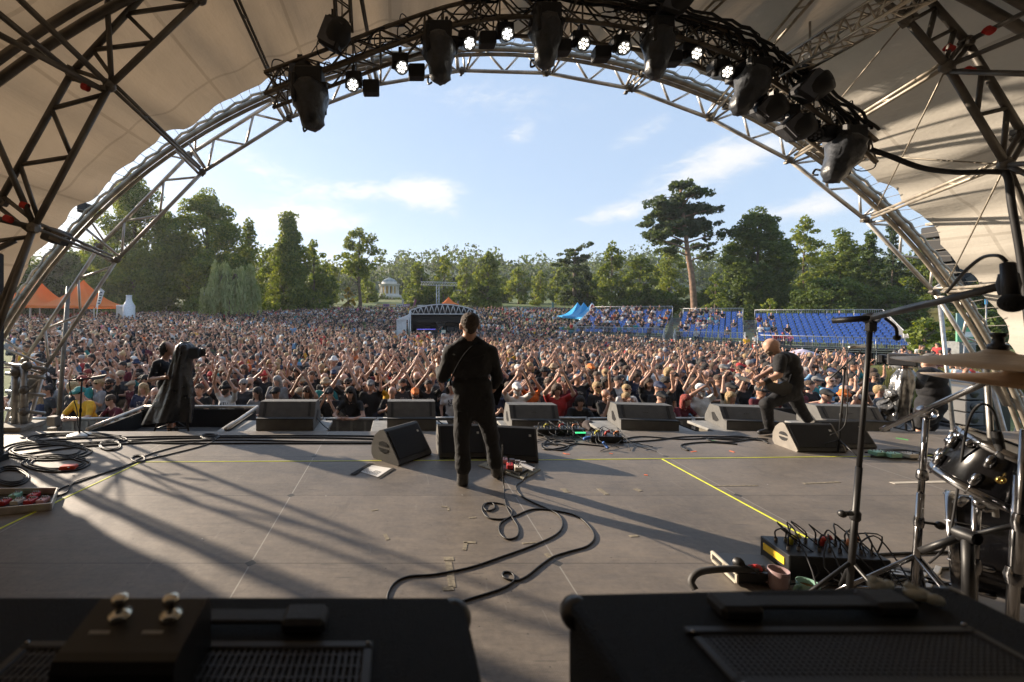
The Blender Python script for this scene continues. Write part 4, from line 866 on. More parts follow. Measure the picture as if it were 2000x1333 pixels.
# big overhead boom
oh = thing('overhead_microphone_stand', G(1660, 1205), 'tall black boom stand reaching in from the right with an overhead microphone', 'microphone stand')
pv = P(1701, 622, 2.62); bs_ = P(1659, 1150, 2.62); b = MB(); b.cyl(bs_ + (bs_ - pv) * .05, bs_.lerp(pv, .45), .017, n=12); b.cyl(bs_.lerp(pv, .40), pv, .0135, n=12); b.lathe(bs_.lerp(pv, .27), [(.02, -.03), (.026, -.02), (.026, .02), (.02, .03)], 12, pv - bs_); b.cyl(P(1646, 1004, 2.6), P(1664, 1003, 2.6), .014, n=10); b.ball(P(1645, 1004, 2.6), .022, 10, 8); b.build('pole', BLACK, oh)
b = MB()
for k in range(3): a = .9 + k * 2.094; b.tube([bs_.lerp(pv, .10), Vector((bs_.x + .36 * math.cos(a), bs_.y + .36 * math.sin(a), .015))], .011, 7)
b.build('leg', BLACK, oh)
b = MB(); e0 = P(1626, 627, 2.75); e1 = P(1968, 556, 1.62); b.cyl(e0, pv.lerp(e1, .02), .019, n=10); b.cyl(pv, e1, .0155, n=10); b.tube(smooth_path([pv + Vector((0, 0, .016)), pv.lerp(e1, .2) + Vector((0, -.01, .018)), pv.lerp(e1, .4) + Vector((0, 0, .014)), pv.lerp(e1, .55) + Vector((0, 0, .012))], 6), .007, 6); b.lathe(pv, [(.03, -.03), (.036, 0), (.03, .03)], 14, (0, 1, 0)); b.box(pv - Vector((0, 0, .05)), (.045, .045, .07), bev=.01); b.tube(smooth_path([pv + Vector((.03, -.05, 0)), pv + Vector((.09, -.05, -.05)), pv + Vector((.10, -.05, -.10))], 4), .008, 6); b.ball(pv + Vector((.10, -.05, -.115)), .018, 8, 6); b.build('boom', BLACK, oh)
b = MB(); mh = P(1968, 516, 1.6); mt_ = P(1977, 592, 1.56); b.cyl(mh, mh.lerp(mt_, .95), .019, .022, n=12); b.lathe(P(1970, 556, 1.6), [(.024, -.04), (.03, 0), (.024, .04)], 12, (0, 0, 1)); mc = b.build('microphone', BLACKM, oh); b = MB(); b.ball(mt_, .034, 16, 12); b.build('windshield', mat('foam_black', (.012, .012, .013), .95, bump=.6, bs=300), mc)
b = MB(); b.tube(smooth_path([P(1966, 512, 1.6), P(1950, 500, 1.62), P(1920, 503, 1.7), P(1890, 525, 1.8), P(1865, 553, 1.95), P(1848, 572, 2.0)], 8), .0065, 7); b.build('cable', RUBBER, oh)

# ---- drum kit edge on the right
BRONZE = mat('cymbal_bronze', (.66, .52, .38), .45, .35, var=.2, vs=4, bump=.15, bs=60)
def cymbal(c, r, n, label):
    o = thing('cymbal', c, label, 'cymbal'); b = MB(); b.lathe(c, [(0, .030), (r * .10, .028), (r * .20, .010), (r * .24, .003), (r * .6, -.012), (r, -.030), (r, -.032), (r * .6, -.014), (0, .025)], 48, n); b.build('disc', BRONZE, o)
    b = MB(); u = Vector(n).normalized(); b.lathe(Vector(c), [(.022, .025), (.026, .03), (.026, .045), (.016, .05), (.014, .075), (.02, .078), (.02, .09), (0, .092)], 12, u); b.build('wing_nut', BLACK, o)
cymbal(P(1948, 703, 1.62) + Vector((0, 0, .01)), .265, (.03, -.02, 1), 'large bronze cymbal edge-on at the right frame edge, the upper one')
cymbal(P(1985, 738, 1.70), .24, (.10, -.05, 1), 'second bronze cymbal just below the upper one at the right frame edge')
cs = thing('cymbal_stand', G(1785, 1175), 'chrome cymbal boom stand with hexagonal clamps left of the drums', 'cymbal stand')
t0, t1 = P(1784, 1165, 2.62), P(1810, 806, 2.62); b = MB(); b.cyl(t0, t0.lerp(t1, .56), .018, n=12); b.cyl(t0.lerp(t1, .5), t1, .0145, n=12); b.build('tube', CHROME, cs)
b = MB(); b.lathe(t0.lerp(t1, .66), [(.02, -.03), (.03, -.02), (.026, .02), (.02, .03)], 6, t1 - t0); b.build('clamp', CHROME, cs); b = MB(); b.lathe(t0.lerp(t1, .405), [(.021, -.03), (.025, 0), (.021, .03)], 10, t1 - t0); b.build('clamp', CHROME, cs); b = MB(); b.lathe(t1, [(.024, -.04), (.036, -.03), (.036, .03), (.024, .04)], 8, (0, 1, .2)); b.build('clamp', CHROME, cs)
b = MB(); b.cyl(t0.lerp(t1, .405), t0.lerp(t1, .405) + Vector((.07, -.03, 0)), .008); b.ball(t0.lerp(t1, .40) + Vector((.085, -.035, 0)), .024, 10, 8); b.build('wing_screw', BLACK, cs)
b = MB(); b.cyl(P(1723, 840, 2.75), P(1945, 738, 1.72), .0125, n=10); b.cyl(P(1723, 840, 2.75), P(1736, 834, 2.7), .016, n=10); b.build('boom_arm', CHROME, cs)
b = MB()
for k in range(3):
    a = 2.7 + k * 2.094; p_ = Vector((t0.x, t0.y, 0)); e_ = p_ + Vector((.42 * math.cos(a), .42 * math.sin(a), .02)); 
    for s_ in (-.012, .012): b.tube([t0.lerp(t1, .22) + Vector((s_, 0, 0)), e_ + Vector((s_, 0, 0))], .009, 6)
    b.tube([t0.lerp(t1, .04), p_.lerp(e_, .6) + Vector((0, 0, .12))], .008, 6); b.ball(e_, .022, 8, 6)
b.build('leg', CHROME, cs)
SHELL = mat('black_lacquer', (.005, .005, .006), .14, var=.1, spec=.3); HEAD = mat('drum_head', (.62, .60, .56), .45, var=.08)
def drum(c, r, h, ax, label, lugs=8, headm=None):
    c = Vector(c); ax = Vector(ax).normalized(); o = thing('drum', c, label, 'drum'); b = MB(); b.lathe(c, [(r * .985, -h / 2), (r, -h / 2 + .01), (r, h / 2 - .01), (r * .985, h / 2)], 48, ax); b.build('shell', SHELL, o)
    for sg in (-1, 1):
        b = MB(); b.lathe(c + ax * sg * h / 2, [(r * 1.015, -.030 * sg), (r * 1.05, -.028 * sg), (r * 1.05, .010 * sg), (r * 1.02, .014 * sg), (r * .985, .012 * sg), (r * .985, -.004 * sg)], 48, ax); b.build('hoop', CHROME, o)
        b = MB(); b.lathe(c + ax * sg * (h / 2 + .001), [(0, 0), (r * .985, 0)], 40, ax); b.build('drum_head', headm or HEAD, o)
    u = ax.orthogonal().normalized(); w = ax.cross(u)
    for i in range(lugs):
        b = MB(); a = 2 * math.pi * (i + .35) / lugs; d_ = u * math.cos(a) + w * math.sin(a)
        for sg in (-1, 1): b.lathe(c + d_ * (r + .012) + ax * sg * h * .22, [(.008, -.035), (.018, -.025), (.018, .025), (.008, .035)], 8, ax); b.cyl(c + d_ * (r * 1.035) + ax * sg * h * .25, c + d_ * (r * 1.035) + ax * sg * (h / 2 + .02), .005, n=6)
        b.build('lug', CHROME, o)
    return o
d1 = drum(P(1966, 926, 2.30), .225, .255, (.28, -.30, .95), 'black lacquered rack tom tilted at the right frame edge')
b = MB(); cdir = Vector((-.25, -.95, -.22)).normalized(); pp = P(1952, 937, 2.105); b.lathe(pp, [(.0075, 0), (.0075, .012), (.018, .012), (.018, .0), (.0075, 0)], 14, cdir); b.build('vent_badge', mat('brass', (.75, .52, .15), .25, 1.0), d1)
d2 = drum(P(1968, 1075, 2.62), .28, .42, (.62, -.78, .05), 'black bass drum with chrome hoops standing behind the right amplifier', 8, BLACK)
hw = thing('drum_hardware', G(1900, 1180), 'cluster of chrome drum posts, clamps and a black boom below the tom', 'drum hardware')
for a_, b__, r_ in ((P(1975, 1230, 2.1), P(1992, 930, 2.1), .021), (P(1900, 1180, 2.35), P(1908, 965, 2.35), .017), (P(1988, 1120, 2.0), P(2004, 840, 2.0), .018)):
    b = MB(); b.cyl(a_, b__, r_, n=12); b.lathe(a_.lerp(b__, .35), [(r_ * 1.3, -.04), (r_ * 1.7, 0), (r_ * 1.3, .04)], 10, b__ - a_); b.build('post', CHROME, hw)
b = MB(); b.cyl(P(1798, 1077, 2.3), P(1880, 1048, 2.2), .017, n=10); b.cyl(P(1870, 1052, 2.2), P(2010, 1020, 2.0), .012, n=10); b.cyl(P(1892, 1200, 2.15), P(1890, 1045, 2.15), .022, n=10); b.lathe(P(1888, 1046, 2.16), [(.03, -.04), (.036, 0), (.03, .04)], 10, (0, 1, 0)); b.build('boom', BLACK, hw)
b = MB()
for (x, y, d) in ((1862, 862, 2.4), (1874, 872, 2.38), (1885, 858, 2.36), (1900, 866, 2.3), (1868, 890, 2.38), (1880, 905, 2.4), (1866, 906, 2.42), (1893, 880, 2.35), (1858, 894, 2.45), (1872, 852, 2.4), (1912, 985, 2.3), (1930, 992, 2.3), (1876, 980, 2.5)):
    b = MB(); b.lathe(P(x, y, d), [(.0, -.03), (.02, -.028), (.024, 0), (.018, .03), (0, .032)], 9, (random.uniform(-1, 1), random.uniform(-1, 1), random.uniform(-.5, 1))); b.build('clamp', CHROME, hw)
b = MB(); b.cyl(P(1842, 888, 2.5), P(1900, 893, 2.4), .008, n=7); b.cyl(P(1866, 870, 2.4), P(1868, 910, 2.4), .011, n=8); b.cyl(P(1885, 858, 2.36), P(1925, 880, 2.3), .012, n=8); b.build('mounting_rod', CHROME, hw)
b = MB(); b.lathe(P(1952, 870, 2.2), [(.018, -.07), (.02, -.05), (.017, .03), (.026, .05), (.027, .085), (0, .09)], 12, (.12, -.1, -1)); b.tube(smooth_path([P(1950, 840, 2.2), P(1938, 800, 2.2), P(1915, 790, 2.2), P(1895, 815, 2.25), P(1882, 870, 2.3), P(1870, 960, 2.35), P(1850, 1060, 2.4), P(1815, 1100, 2.5)], 8), .006, 6); b.build('clip_microphone', BLACKM, hw)
b = MB(); b.cyl(P(1925, 700, 2.3) , P(1945, 1010, 2.3), .012, n=8); b.cyl(P(1965, 790, 2.0), P(1935, 735, 1.9), .012, n=8); b.build('rod', STEEL, hw)
fl = thing('drum_hardware', G(1860, 1140), 'flat silver pedal plates and clips on the floor beside the chrome stand', 'drum hardware'); b = MB()
for k in range(14): b.box(G(1700 + random.random() * 230, 1105 + random.random() * 60, .02), (random.uniform(.06, .2), .03, .02), rotz(random.uniform(-1, 1)), bev=.004)
b.build('pedal_plate', STEEL, fl)
# stacked speakers at the far right below the arch
st = thing('speaker_stack', (10.0, 8.6, -1.5), 'stack of dark grey speaker cabinets on a black sub at the right of the stage', 'speaker stack')
for i, (y0, y1) in enumerate(((757, 782), (784, 806), (807, 832))):
    a_, c_ = P(1887, y1, 8.0), P(1922, y0, 8.0); b = MB(); b.box(((a_.x + c_.x) / 2, 8.25, (a_.z + c_.z) / 2), (c_.x - a_.x, .5, c_.z - a_.z - .01), bev=.012); cb = b.build('cabinet', mat('stack_grey', (.10, .10, .10), .6), st)
    b = MB(); b.lathe(((a_.x + c_.x) / 2 - .02, 7.995, (a_.z + c_.z) / 2), [(0, .004), (.075, .004), (.08, 0)], 18, (0, -1, 0)); b.box(((a_.x + c_.x) / 2 - .02, 7.985, (a_.z + c_.z) / 2), (.15, .01, .016)); b.build('handle_port', BLACK, cb)
a_, c_ = P(1880, 915, 8.0), P(1945, 834, 8.0); b = MB(); b.box(((a_.x + c_.x) / 2, 8.3, (c_.z - 1.5) / 2), (c_.x - a_.x, .6, c_.z + 1.5), bev=.015); sbx = b.build('subwoofer', BLACKM, st)
b = MB(); b.box(P(1928, 848, 7.94), (.13, .02, .09)); b.build('label_plate', mat('plate_pale', (.55, .6, .55), .5), sbx)
b = MB(); a_, c_ = P(1925, 830, 8.0), P(1990, 752, 8.0); b.box(((a_.x + c_.x) / 2, 8.4, (c_.z - 1.5) / 2), (c_.x - a_.x, .6, c_.z + 1.5), bev=.015); b.build('rear_cabinet', BLACK, st)
pl2 = thing('guy_pole', P(1868, 880, 7.7), 'thin grey pole standing on the right between cameraman and speaker stack', 'pole'); b = MB(); b.cyl(P(1868, 900, 7.7), P(1835, 585, 7.9), .03, n=8); b.build('pole', STEEL, pl2); b = MB(); b.box(P(1868, 845, 7.7), (.12, .1, .05)); b.build('foot', STEEL, pl2)
# ================================================================ people: smooth bodies grown round a skeleton
def sdf_mesh(prims, h, k=.03, zmin=None):
    """prims: (a, b, ra, rb, material[, flat]) tapered capsules, flat = depth squash along y; one closed surface"""
    A = np.array([p[0] for p in prims], float); B = np.array([p[1] for p in prims], float); ra = np.array([p[2] for p in prims]); rb = np.array([p[3] for p in prims])
    lo = np.minimum(A - ra[:, None], B - rb[:, None]).min(0) - 3 * h; hi = np.maximum(A + ra[:, None], B + rb[:, None]).max(0) + 3 * h
    n = np.ceil((hi - lo) / h).astype(int) + 1
    F = np.full(n, 9.0, np.float32); M = np.zeros(n, np.int16); D = np.full(n, 9.0, np.float32)
    ax = [lo[i] + h * np.arange(n[i]) for i in range(3)]
    for i, p in enumerate(prims):
        fl = p[5] if len(p) > 5 else 1.0; mg = k * 1.6 + 2.5 * h
        l = np.minimum(A[i] - ra[i], B[i] - rb[i]) - mg; u = np.maximum(A[i] + ra[i], B[i] + rb[i]) + mg
        s = [slice(max(0, int((l[j] - lo[j]) / h)), min(n[j], int((u[j] - lo[j]) / h) + 2)) for j in range(3)]
        X, Y, Z = np.meshgrid(ax[0][s[0]], ax[1][s[1]], ax[2][s[2]], indexing='ij')
        ab = B[i] - A[i]; den = max(ab @ ab, 1e-9)
        px, py, pz = X - A[i][0], Y - A[i][1], Z - A[i][2]
        t = np.clip((px * ab[0] + py * ab[1] + pz * ab[2]) / den, 0, 1)
        d = np.sqrt((px - t * ab[0]) ** 2 + ((py - t * ab[1]) * fl) ** 2 + (pz - t * ab[2]) ** 2) - (ra[i] + (rb[i] - ra[i]) * t)
        f = F[s[0], s[1], s[2]]; hh = np.clip(.5 + .5 * (f - d) / k, 0, 1)
        F[s[0], s[1], s[2]] = f + (d - f) * hh - k * hh * (1 - hh)
        dm = D[s[0], s[1], s[2]]; w = d < dm; M[s[0], s[1], s[2]][w] = p[4]; dm[w] = d[w]
    if zmin is not None: pass
    ins = F < 0
    c = [ins[a:n[0] - 1 + a, b:n[1] - 1 + b, e:n[2] - 1 + e] for a in (0, 1) for b in (0, 1) for e in (0, 1)]
    cnt = sum(q.astype(np.int8) for q in c); act = (cnt > 0) & (cnt < 8)
    idx = -np.ones(act.shape, np.int64); ci = np.argwhere(act); idx[act] = np.arange(len(ci))
    acc = np.zeros((len(ci), 3)); num = np.zeros(len(ci)); off = np.array([(a, b, e) for a in (0, 1) for b in (0, 1) for e in (0, 1)])
    vals = [F[tuple((ci + o).T)] for o in off]
    for i in range(8):
        for j in range(i + 1, 8):
            if np.abs(off[i] - off[j]).sum() != 1: continue
            a, b = vals[i], vals[j]; x = (a < 0) != (b < 0); t = np.where(x, a / np.where(a == b, 1, a - b), 0)
            acc += (off[i] + (off[j] - off[i]) * t[:, None]) * x[:, None]; num += x
    V = lo + (ci + acc / np.maximum(num, 1)[:, None]) * h; VM = M[tuple((ci + 1).T)]
    Q = []
    for axis in range(3):
        o1, o2 = [(1, 2), (2, 0), (0, 1)][axis]
        sl0 = [slice(1, n[i] - 1) for i in range(3)]; sl1 = list(sl0); sl0[axis] = slice(0, n[axis] - 1); sl1[axis] = slice(1, n[axis])
        p, q = ins[tuple(sl0)], ins[tuple(sl1)]; e = np.argwhere(p != q); dirn = p[tuple(e.T)]
        e = e + 1; e[:, axis] -= 1
        u = np.zeros(3, int); u[o1] = 1; w = np.zeros(3, int); w[o2] = 1
        g = lambda v: idx[tuple(v.T)]
        q4 = np.stack([g(e - u - w), g(e - w), g(e), g(e - u)], 1); q4[~dirn] = q4[~dirn][:, ::-1]; Q.append(q4)
    Q = np.concatenate(Q); Q = Q[(Q >= 0).all(1)]
    fm = VM[Q]; fmat = np.array([np.bincount(r).argmax() for r in fm]) if len(fm) else np.zeros(0, int)
    if zmin is not None:
        keep = V[Q][:, :, 2].max(1) > zmin; Q, fmat = Q[keep], fmat[keep]
        used = np.unique(Q); remap = -np.ones(len(V), int); remap[used] = np.arange(len(used)); V = V[used]; Q = remap[Q]
    return V, Q, fmat
def np_mesh(name, V, Q, fm, mats, smooth=True):
    me = bpy.data.meshes.new(name); me.vertices.add(len(V)); me.vertices.foreach_set('co', np.asarray(V, np.float32).ravel())
    me.loops.add(Q.size); me.loops.foreach_set('vertex_index', Q.ravel().astype(np.int32)); me.polygons.add(len(Q))
    me.polygons.foreach_set('loop_start', np.arange(0, Q.size, 4, dtype=np.int32)); me.polygons.foreach_set('loop_total', np.full(len(Q), 4, np.int32))
    for m in mats: me.materials.append(m)
    me.polygons.foreach_set('material_index', fm.astype(np.int32)); me.polygons.foreach_set('use_smooth', np.full(len(Q), smooth)); me.update(calc_edges=True); return me
V3 = lambda *a: np.array(a, float)
def finger_tubes(hand, wrist, spread=.012, r=.0085, curl=0.3, side=1):
    """five separate fingers rooted inside the palm; returns quads geometry"""
    hand, wrist = np.array(hand), np.array(wrist); d = hand - wrist; d /= max(np.linalg.norm(d), 1e-6)
    s = np.cross(d, V3(0, 1, 0)); s = s / max(np.linalg.norm(s), 1e-6); nrm = np.cross(s, d)
    out = []
    for i, L in enumerate((.072, .082, .078, .062)):
        o = (i - 1.5) * .019; b0 = hand + s * o + d * .01; b1 = b0 + d * L * .55 + s * o * spread * 30 * .4 + nrm * -.004; b2 = b1 + d * L * .5 * math.cos(curl) - nrm * L * .5 * math.sin(curl); out.append([b0, b1, b2])
    t0 = hand - d * .03 + s * side * .03; out.append([t0, t0 + s * side * .03 + d * .02 - nrm * .012, t0 + s * side * .042 + d * .05 - nrm * .018])
    m = MB()
    for f in out: m.tube(f, [r, r * .95, r * .8], 5)
    return m
# material slots of a body: 0 skin, 1 shirt, 2 trousers, 3 shoes, 4 dark (eyes, brows)
def person_prims(p, h=1.0, girth=1.0, hands_end=True):
    """p: joint dict, z up, facing -y"""
    g = girth; out = []
    pel, chest, neck, head = p['pel'], p['chest'], p['neck'], p['head']
    shL, shR = p['shL'], p['shR']
    out.append((pel + V3(-.075, 0, .0), pel + V3(.075, 0, .0), .115 * g, .115 * g, 2, 1.15))
    out.append((pel + V3(0, 0, .05), chest + V3(0, 0, -.12), .135 * g, .150 * g, 1, 1.25))
    out.append((chest + V3(-.07, 0, -.02), chest + V3(.07, 0, -.02), .135 * g, .135 * g, 1, 1.2))
    out.append((shL * .75 + neck * .25 + V3(0, 0, -.03), shR * .75 + neck * .25 + V3(0, 0, -.03), .068, .068, 1, 1.0))
    out.append((neck + V3(0, 0, -.02), head + V3(0, .01, -.05), .058, .054, 0))
    fw = p.get('face', V3(0, -1, 0)); up = p.get('up', V3(0, 0, 1)); rt = np.cross(fw, up)
    out.append((head + up * .035 - fw * .012, head + up * .03 + fw * .012, .088, .084, 0))
    out.append((head - up * .04 + fw * .018, head - up * .075 + fw * .035, .068, .046, 0))
    out.append((head - up * .005 + fw * .085, head - up * .028 + fw * .100, .011, .016, 0))
    for sg in (-1, 1):
        out.append((head + rt * sg * .083 - up * .0, head + rt * sg * .086 - up * .03, .014, .010, 0))
        out.append((head + rt * sg * .032 + up * .016 + fw * .0805, head + rt * sg * .040 + up * .016 + fw * .078, .008, .007, 4))
    out.append((head - up * .058 + fw * .085 - rt * .018, head - up * .058 + fw * .085 + rt * .018, .006, .006, 5))
    for s in 'LR':
        sh, el, wr, hd = p['sh' + s], p['el' + s], p['wr' + s], p['hd' + s]
        slv = p.get('sleeve', .62); m1 = sh + (el - sh) * slv
        out.append((sh, m1, .060 * g, .055 * g, 1)); 
        if slv < 1: out.append((m1, el, .043, .038, 0)); out.append((el, wr, .038, .026, 0))
        else: out.append((m1, el, .052, .048, 1)); out.append((el, wr + (el - wr) * .06, .047, .036, 1)); out.append((wr + (el - wr) * .06, wr, .028, .026, 0))
        out.append((wr, hd, .026, .030, 0)); out.append((hd, hd + (hd - wr) * .35, .029, .022, 0))
        hp, kn, an, ft = p['hp' + s], p['kn' + s], p['an' + s], p['ft' + s]
        if p.get('shorts'): out += [(hp, kn, .088 * g, .070, 2), (kn, an, .052, .036, 0)]
        else: out += [(hp, kn, .090 * g, .062, 2), (kn, an, .060, .046, 2)]
        out += [(an + V3(0, 0, -.02), an + V3(0, 0, -.055), .042, .044, 3), (an + V3(0, 0, -.05), ft, .045, .036, 3)]
    return out
def stand(ht=1.75):
    s = ht / 1.75
    p = dict(pel=V3(0, 0, .93), chest=V3(0, 0, 1.30), neck=V3(0, .01, 1.47), head=V3(0, -.02, 1.625))
    for n, sg in (('L', -1), ('R', 1)):
        p['sh' + n] = V3(.185 * sg, 0, 1.415); p['el' + n] = V3(.23 * sg, .02, 1.13); p['wr' + n] = V3(.22 * sg, -.06, .89); p['hd' + n] = V3(.215 * sg, -.08, .82)
        p['hp' + n] = V3(.09 * sg, 0, .90); p['kn' + n] = V3(.10 * sg, -.01, .49); p['an' + n] = V3(.11 * sg, .02, .10); p['ft' + n] = V3(.125 * sg, -.12, .035)
    return p
def arm(p, n, el, wr, hd): p['el' + n], p['wr' + n], p['hd' + n] = V3(*el), V3(*wr), V3(*hd)
SKIN = [mat('skin_a', (.46, .27, .19), .5, var=.12, vs=20), mat('skin_b', (.38, .21, .14), .5, var=.12, vs=20), mat('skin_c', (.52, .32, .24), .5, var=.12, vs=20)]
EYE = mat('dark_eyes', (.02, .016, .014), .35, var=0); LIP = mat('lip', (.30, .12, .10), .5, var=0)
SHOE = mat('black_shoe', (.012, .012, .012), .5)

# ---------------------------------------------------------------- the guitarist, seen from behind
BLKCLOTH = mat('black_shirt_cloth', (.0075, .0075, .0095), .85, var=.5, vs=7, bump=.6, bs=16, sheen=.1); BLKTR = mat('black_trouser_cloth', (.0085, .0085, .010), .85, var=.45, vs=9, bump=.6, bs=18)
def PW(x, y, d): return np.array(P(x, y, d))
from mathutils import noise as mnoise
def crease(V, Q, fm, amount, cloth=(1, 2)):
    """cloth folds: push cloth vertices in and out along their normals"""
    n = np.zeros_like(V); fn = np.cross(V[Q[:, 2]] - V[Q[:, 0]], V[Q[:, 3]] - V[Q[:, 1]])
    for i in range(4): np.add.at(n, Q[:, i], fn)
    n /= np.maximum(np.linalg.norm(n, axis=1), 1e-9)[:, None]; isc = np.ones(len(V)); bad = ~np.isin(fm, cloth); isc[Q[bad].ravel()] = 0
    d = np.array([mnoise.noise((v[0] * 9, v[1] * 6, v[2] * 8 + v[0] * 6)) + .6 * (1 - 2 * abs(mnoise.noise((v[0] * 10 + 9, v[1] * 8, v[2] * 11 - v[0] * 11)))) for v in V])
    return V + n * (d * isc * amount)[:, None]
def body_obj(name, prims, h, mats, parent, k=.03, extra=None):
    V, Q, fm = sdf_mesh(prims, h, k); V = crease(V, Q, fm, .007); base = np.array(parent.location); me = np_mesh(name, V - base, Q, fm, mats); o = bpy.data.objects.new(name, me); COL.objects.link(o); o.parent = parent; return o
def add_mesh(o, mb, mi):
    """joins more geometry (fingers) onto a body mesh"""
    me = o.data; base = np.array(o.parent.location if o.parent else (0, 0, 0)); v0 = len(me.vertices)
    V = np.zeros(v0 * 3, np.float32); me.vertices.foreach_get('co', V); V = V.reshape(-1, 3)
    polys = [tuple(p.vertices) for p in me.polygons]; ms = [p.material_index for p in me.polygons]
    V2 = [tuple(v) for v in V] + [tuple(np.array(v) - base) for v in mb.v]; polys += [tuple(i + v0 for i in f) for f in mb.f]; ms += [mi] * len(mb.f)
    mats = list(me.materials); n = bpy.data.meshes.new(me.name); n.from_pydata(V2, [], polys)
    for m in mats: n.materials.append(m)
    n.polygons.foreach_set('material_index', ms); n.polygons.foreach_set('use_smooth', [True] * len(polys)); n.update(); o.data = n
D0 = 4.76
gt = thing('person', G(933, 941), 'person in black shirt and trousers playing guitar with his back to us at centre stage', 'person')
pr = []
hd = PW(917.5, 634, D0); nk = PW(917, 660, D0 + .01)
pr += [(hd + V3(0, .01, .018), hd + V3(0, -.012, .012), .094, .092, 0), (hd + V3(0, .05, -.045), hd + V3(0, .07, -.085), .068, .045, 0), (hd + V3(0, 0, -.05), nk + V3(0, 0, .0), .070, .072, 0)]
for sg in (-1, 1): pr.append((hd + V3(sg * .098, .0, -.004), hd + V3(sg * .100, .0, -.050), .018, .012, 0))
pr.append((nk + V3(0, 0, -.012), nk + V3(0, .01, -.06), .070, .10, 1))                                    # collar
shL, shR = PW(880, 689, D0), PW(957, 688, D0)
pr += [(PW(909, 664, D0), PW(884, 685, D0), .055, .06, 1), (PW(926, 664, D0), PW(952, 684, D0), .055, .06, 1), (PW(896, 683, D0), PW(940, 682, D0), .070, .070, 1), (PW(899, 694, D0), PW(937, 694, D0), .132, .132, 1, 1.2), (PW(903, 715, D0), PW(935, 715, D0), .145, .145, 1, 1.2), (PW(906, 755, D0), PW(938, 755, D0), .128, .128, 1, 1.2), (PW(911, 778, D0), PW(940, 780, D0), .132, .137, 1, 1.2), (PW(908, 790, D0), PW(943, 791, D0), .130, .134, 1, 1.15)]
pr += [(PW(911, 800, D0), PW(944, 802, D0), .115, .118, 2, 1.1)]
eL, eR = PW(864.5, 736, D0 + .02), PW(971, 738, D0 + .04)
pr += [(shL, eL, .078, .066, 1), (eL, PW(858, 722, D0 + .26), .062, .045, 1), (shR, eR, .078, .066, 1), (eR, PW(966, 752, D0 + .10), .062, .050, 1), (PW(966, 752, D0 + .10), PW(963, 760, D0 + .18), .034, .03, 0)]
wl = PW(858, 722, D0 + .26); hl_ = PW(855, 704, D0 + .36); pr += [(wl, hl_, .03, .032, 0)]
wr_ = PW(963, 760, D0 + .18); hr_ = PW(955, 770, D0 + .25); pr += [(wr_, hr_, .03, .034, 0)]
# legs
dl, dr = 4.69, 4.86
pr += [(PW(906, 806, D0), PW(902, 846, D0 - .03), .108, .084, 2), (PW(902, 846, D0 - .03), PW(904, 904, dl), .084, .072, 2), (PW(904, 898, dl), PW(904, 911, dl), .082, .086, 2)]
pr += [(PW(947, 806, D0), PW(959, 852, D0 + .04), .108, .084, 2), (PW(959, 852, D0 + .04), PW(966, 896, dr), .083, .070, 2), (PW(966, 888, dr), PW(967, 901, dr), .076, .082, 2)]
pr += [(PW(904, 914, dl), PW(903.5, 940, dl), .060, .064, 3), (PW(903, 943, dl), PW(904, 940, dl + .16), .052, .044, 3), (PW(968, 902, dr), PW(970, 922, dr), .058, .062, 3), (PW(970, 926, dr), PW(981, 919, dr + .16), .05, .042, 3)]
BOOT = mat('black_boot_leather', (.028, .026, .024), .42, var=.4, vs=25, bump=.3)
gb = body_obj('body', pr, .012, [SKIN[0], BLKCLOTH, BLKTR, BOOT], gt, k=.020)
for h_, w_, sd in ((hl_, wl, 1), (hr_, wr_, -1)): add_mesh(gb, finger_tubes(h_, w_, curl=.9, side=sd), 0)
HAIR_BR = mat('brown_grey_hair', (.060, .042, .030), .75, var=.5, vs=50, bump=1.0, bs=90)
def hair_cap(name, hd, parent, m, fw, ext=.012, low=-.03, h=.013, extra=()):
    fw = np.array(fw, float); q = [(hd + V3(0, 0, .032) - fw * .020, hd + V3(0, 0, .026) + fw * .008, .088 + ext, .084 + ext, 0), (hd - fw * .050 + V3(0, 0, -.0), hd - fw * .055 + V3(0, 0, low), .070 + ext * .7, .052 + ext * .5, 0)] + list(extra)
    V, Q, fm = sdf_mesh(q, h, .02); V = V + rng.normal(0, .0022, V.shape)
    me = np_mesh(name, V - np.array(parent.location), Q, fm * 0, [m]); o = bpy.data.objects.new(name, me); COL.objects.link(o); o.parent = parent; return o
hair_cap('hair', hd, gt, HAIR_BR, (0, 1, 0), .014, -.045)
# shirt seam and pocket pieces, guitar worn in front
ga = thing('electric_guitar', np.array(P(940, 765, D0 + .25)), 'black electric guitar held in front of the guitarist, headstock showing at his left', 'guitar')
b = MB(); pts = [(985, 752), (978, 775), (972, 792), (955, 795), (930, 785), (915, 770), (918, 752), (940, 748), (965, 742)]
b.prism([P(x, y, D0 + .22) for x, y in pts], (0, .05, 0)); b.build('guitar_body', SHELL, ga)
b = MB(); b.box((P(920, 757, D0 + .30) + P(856, 700, D0 + .42)) / 2, (.024, (P(920, 757, D0 + .30) - P(856, 700, D0 + .42)).length, .045), frame(P(856, 700, D0 + .42) - P(920, 757, D0 + .30))); b.build('neck', mat('guitar_neck', (.05, .03, .02), .4), ga)
b = MB(); hp_ = P(850, 697, D0 + .43); b.prism([P(861, 707, D0 + .42), P(859, 697, D0 + .42), P(846, 691, D0 + .44), P(845, 700, D0 + .44)], (0, .02, 0)); 
for k in range(3): b.cyl(P(848 + k * 4, 692 + k * 2, D0 + .43), P(847 + k * 4, 688 + k * 2, D0 + .43), .008, n=6)
b.build('headstock', BLACK, ga)
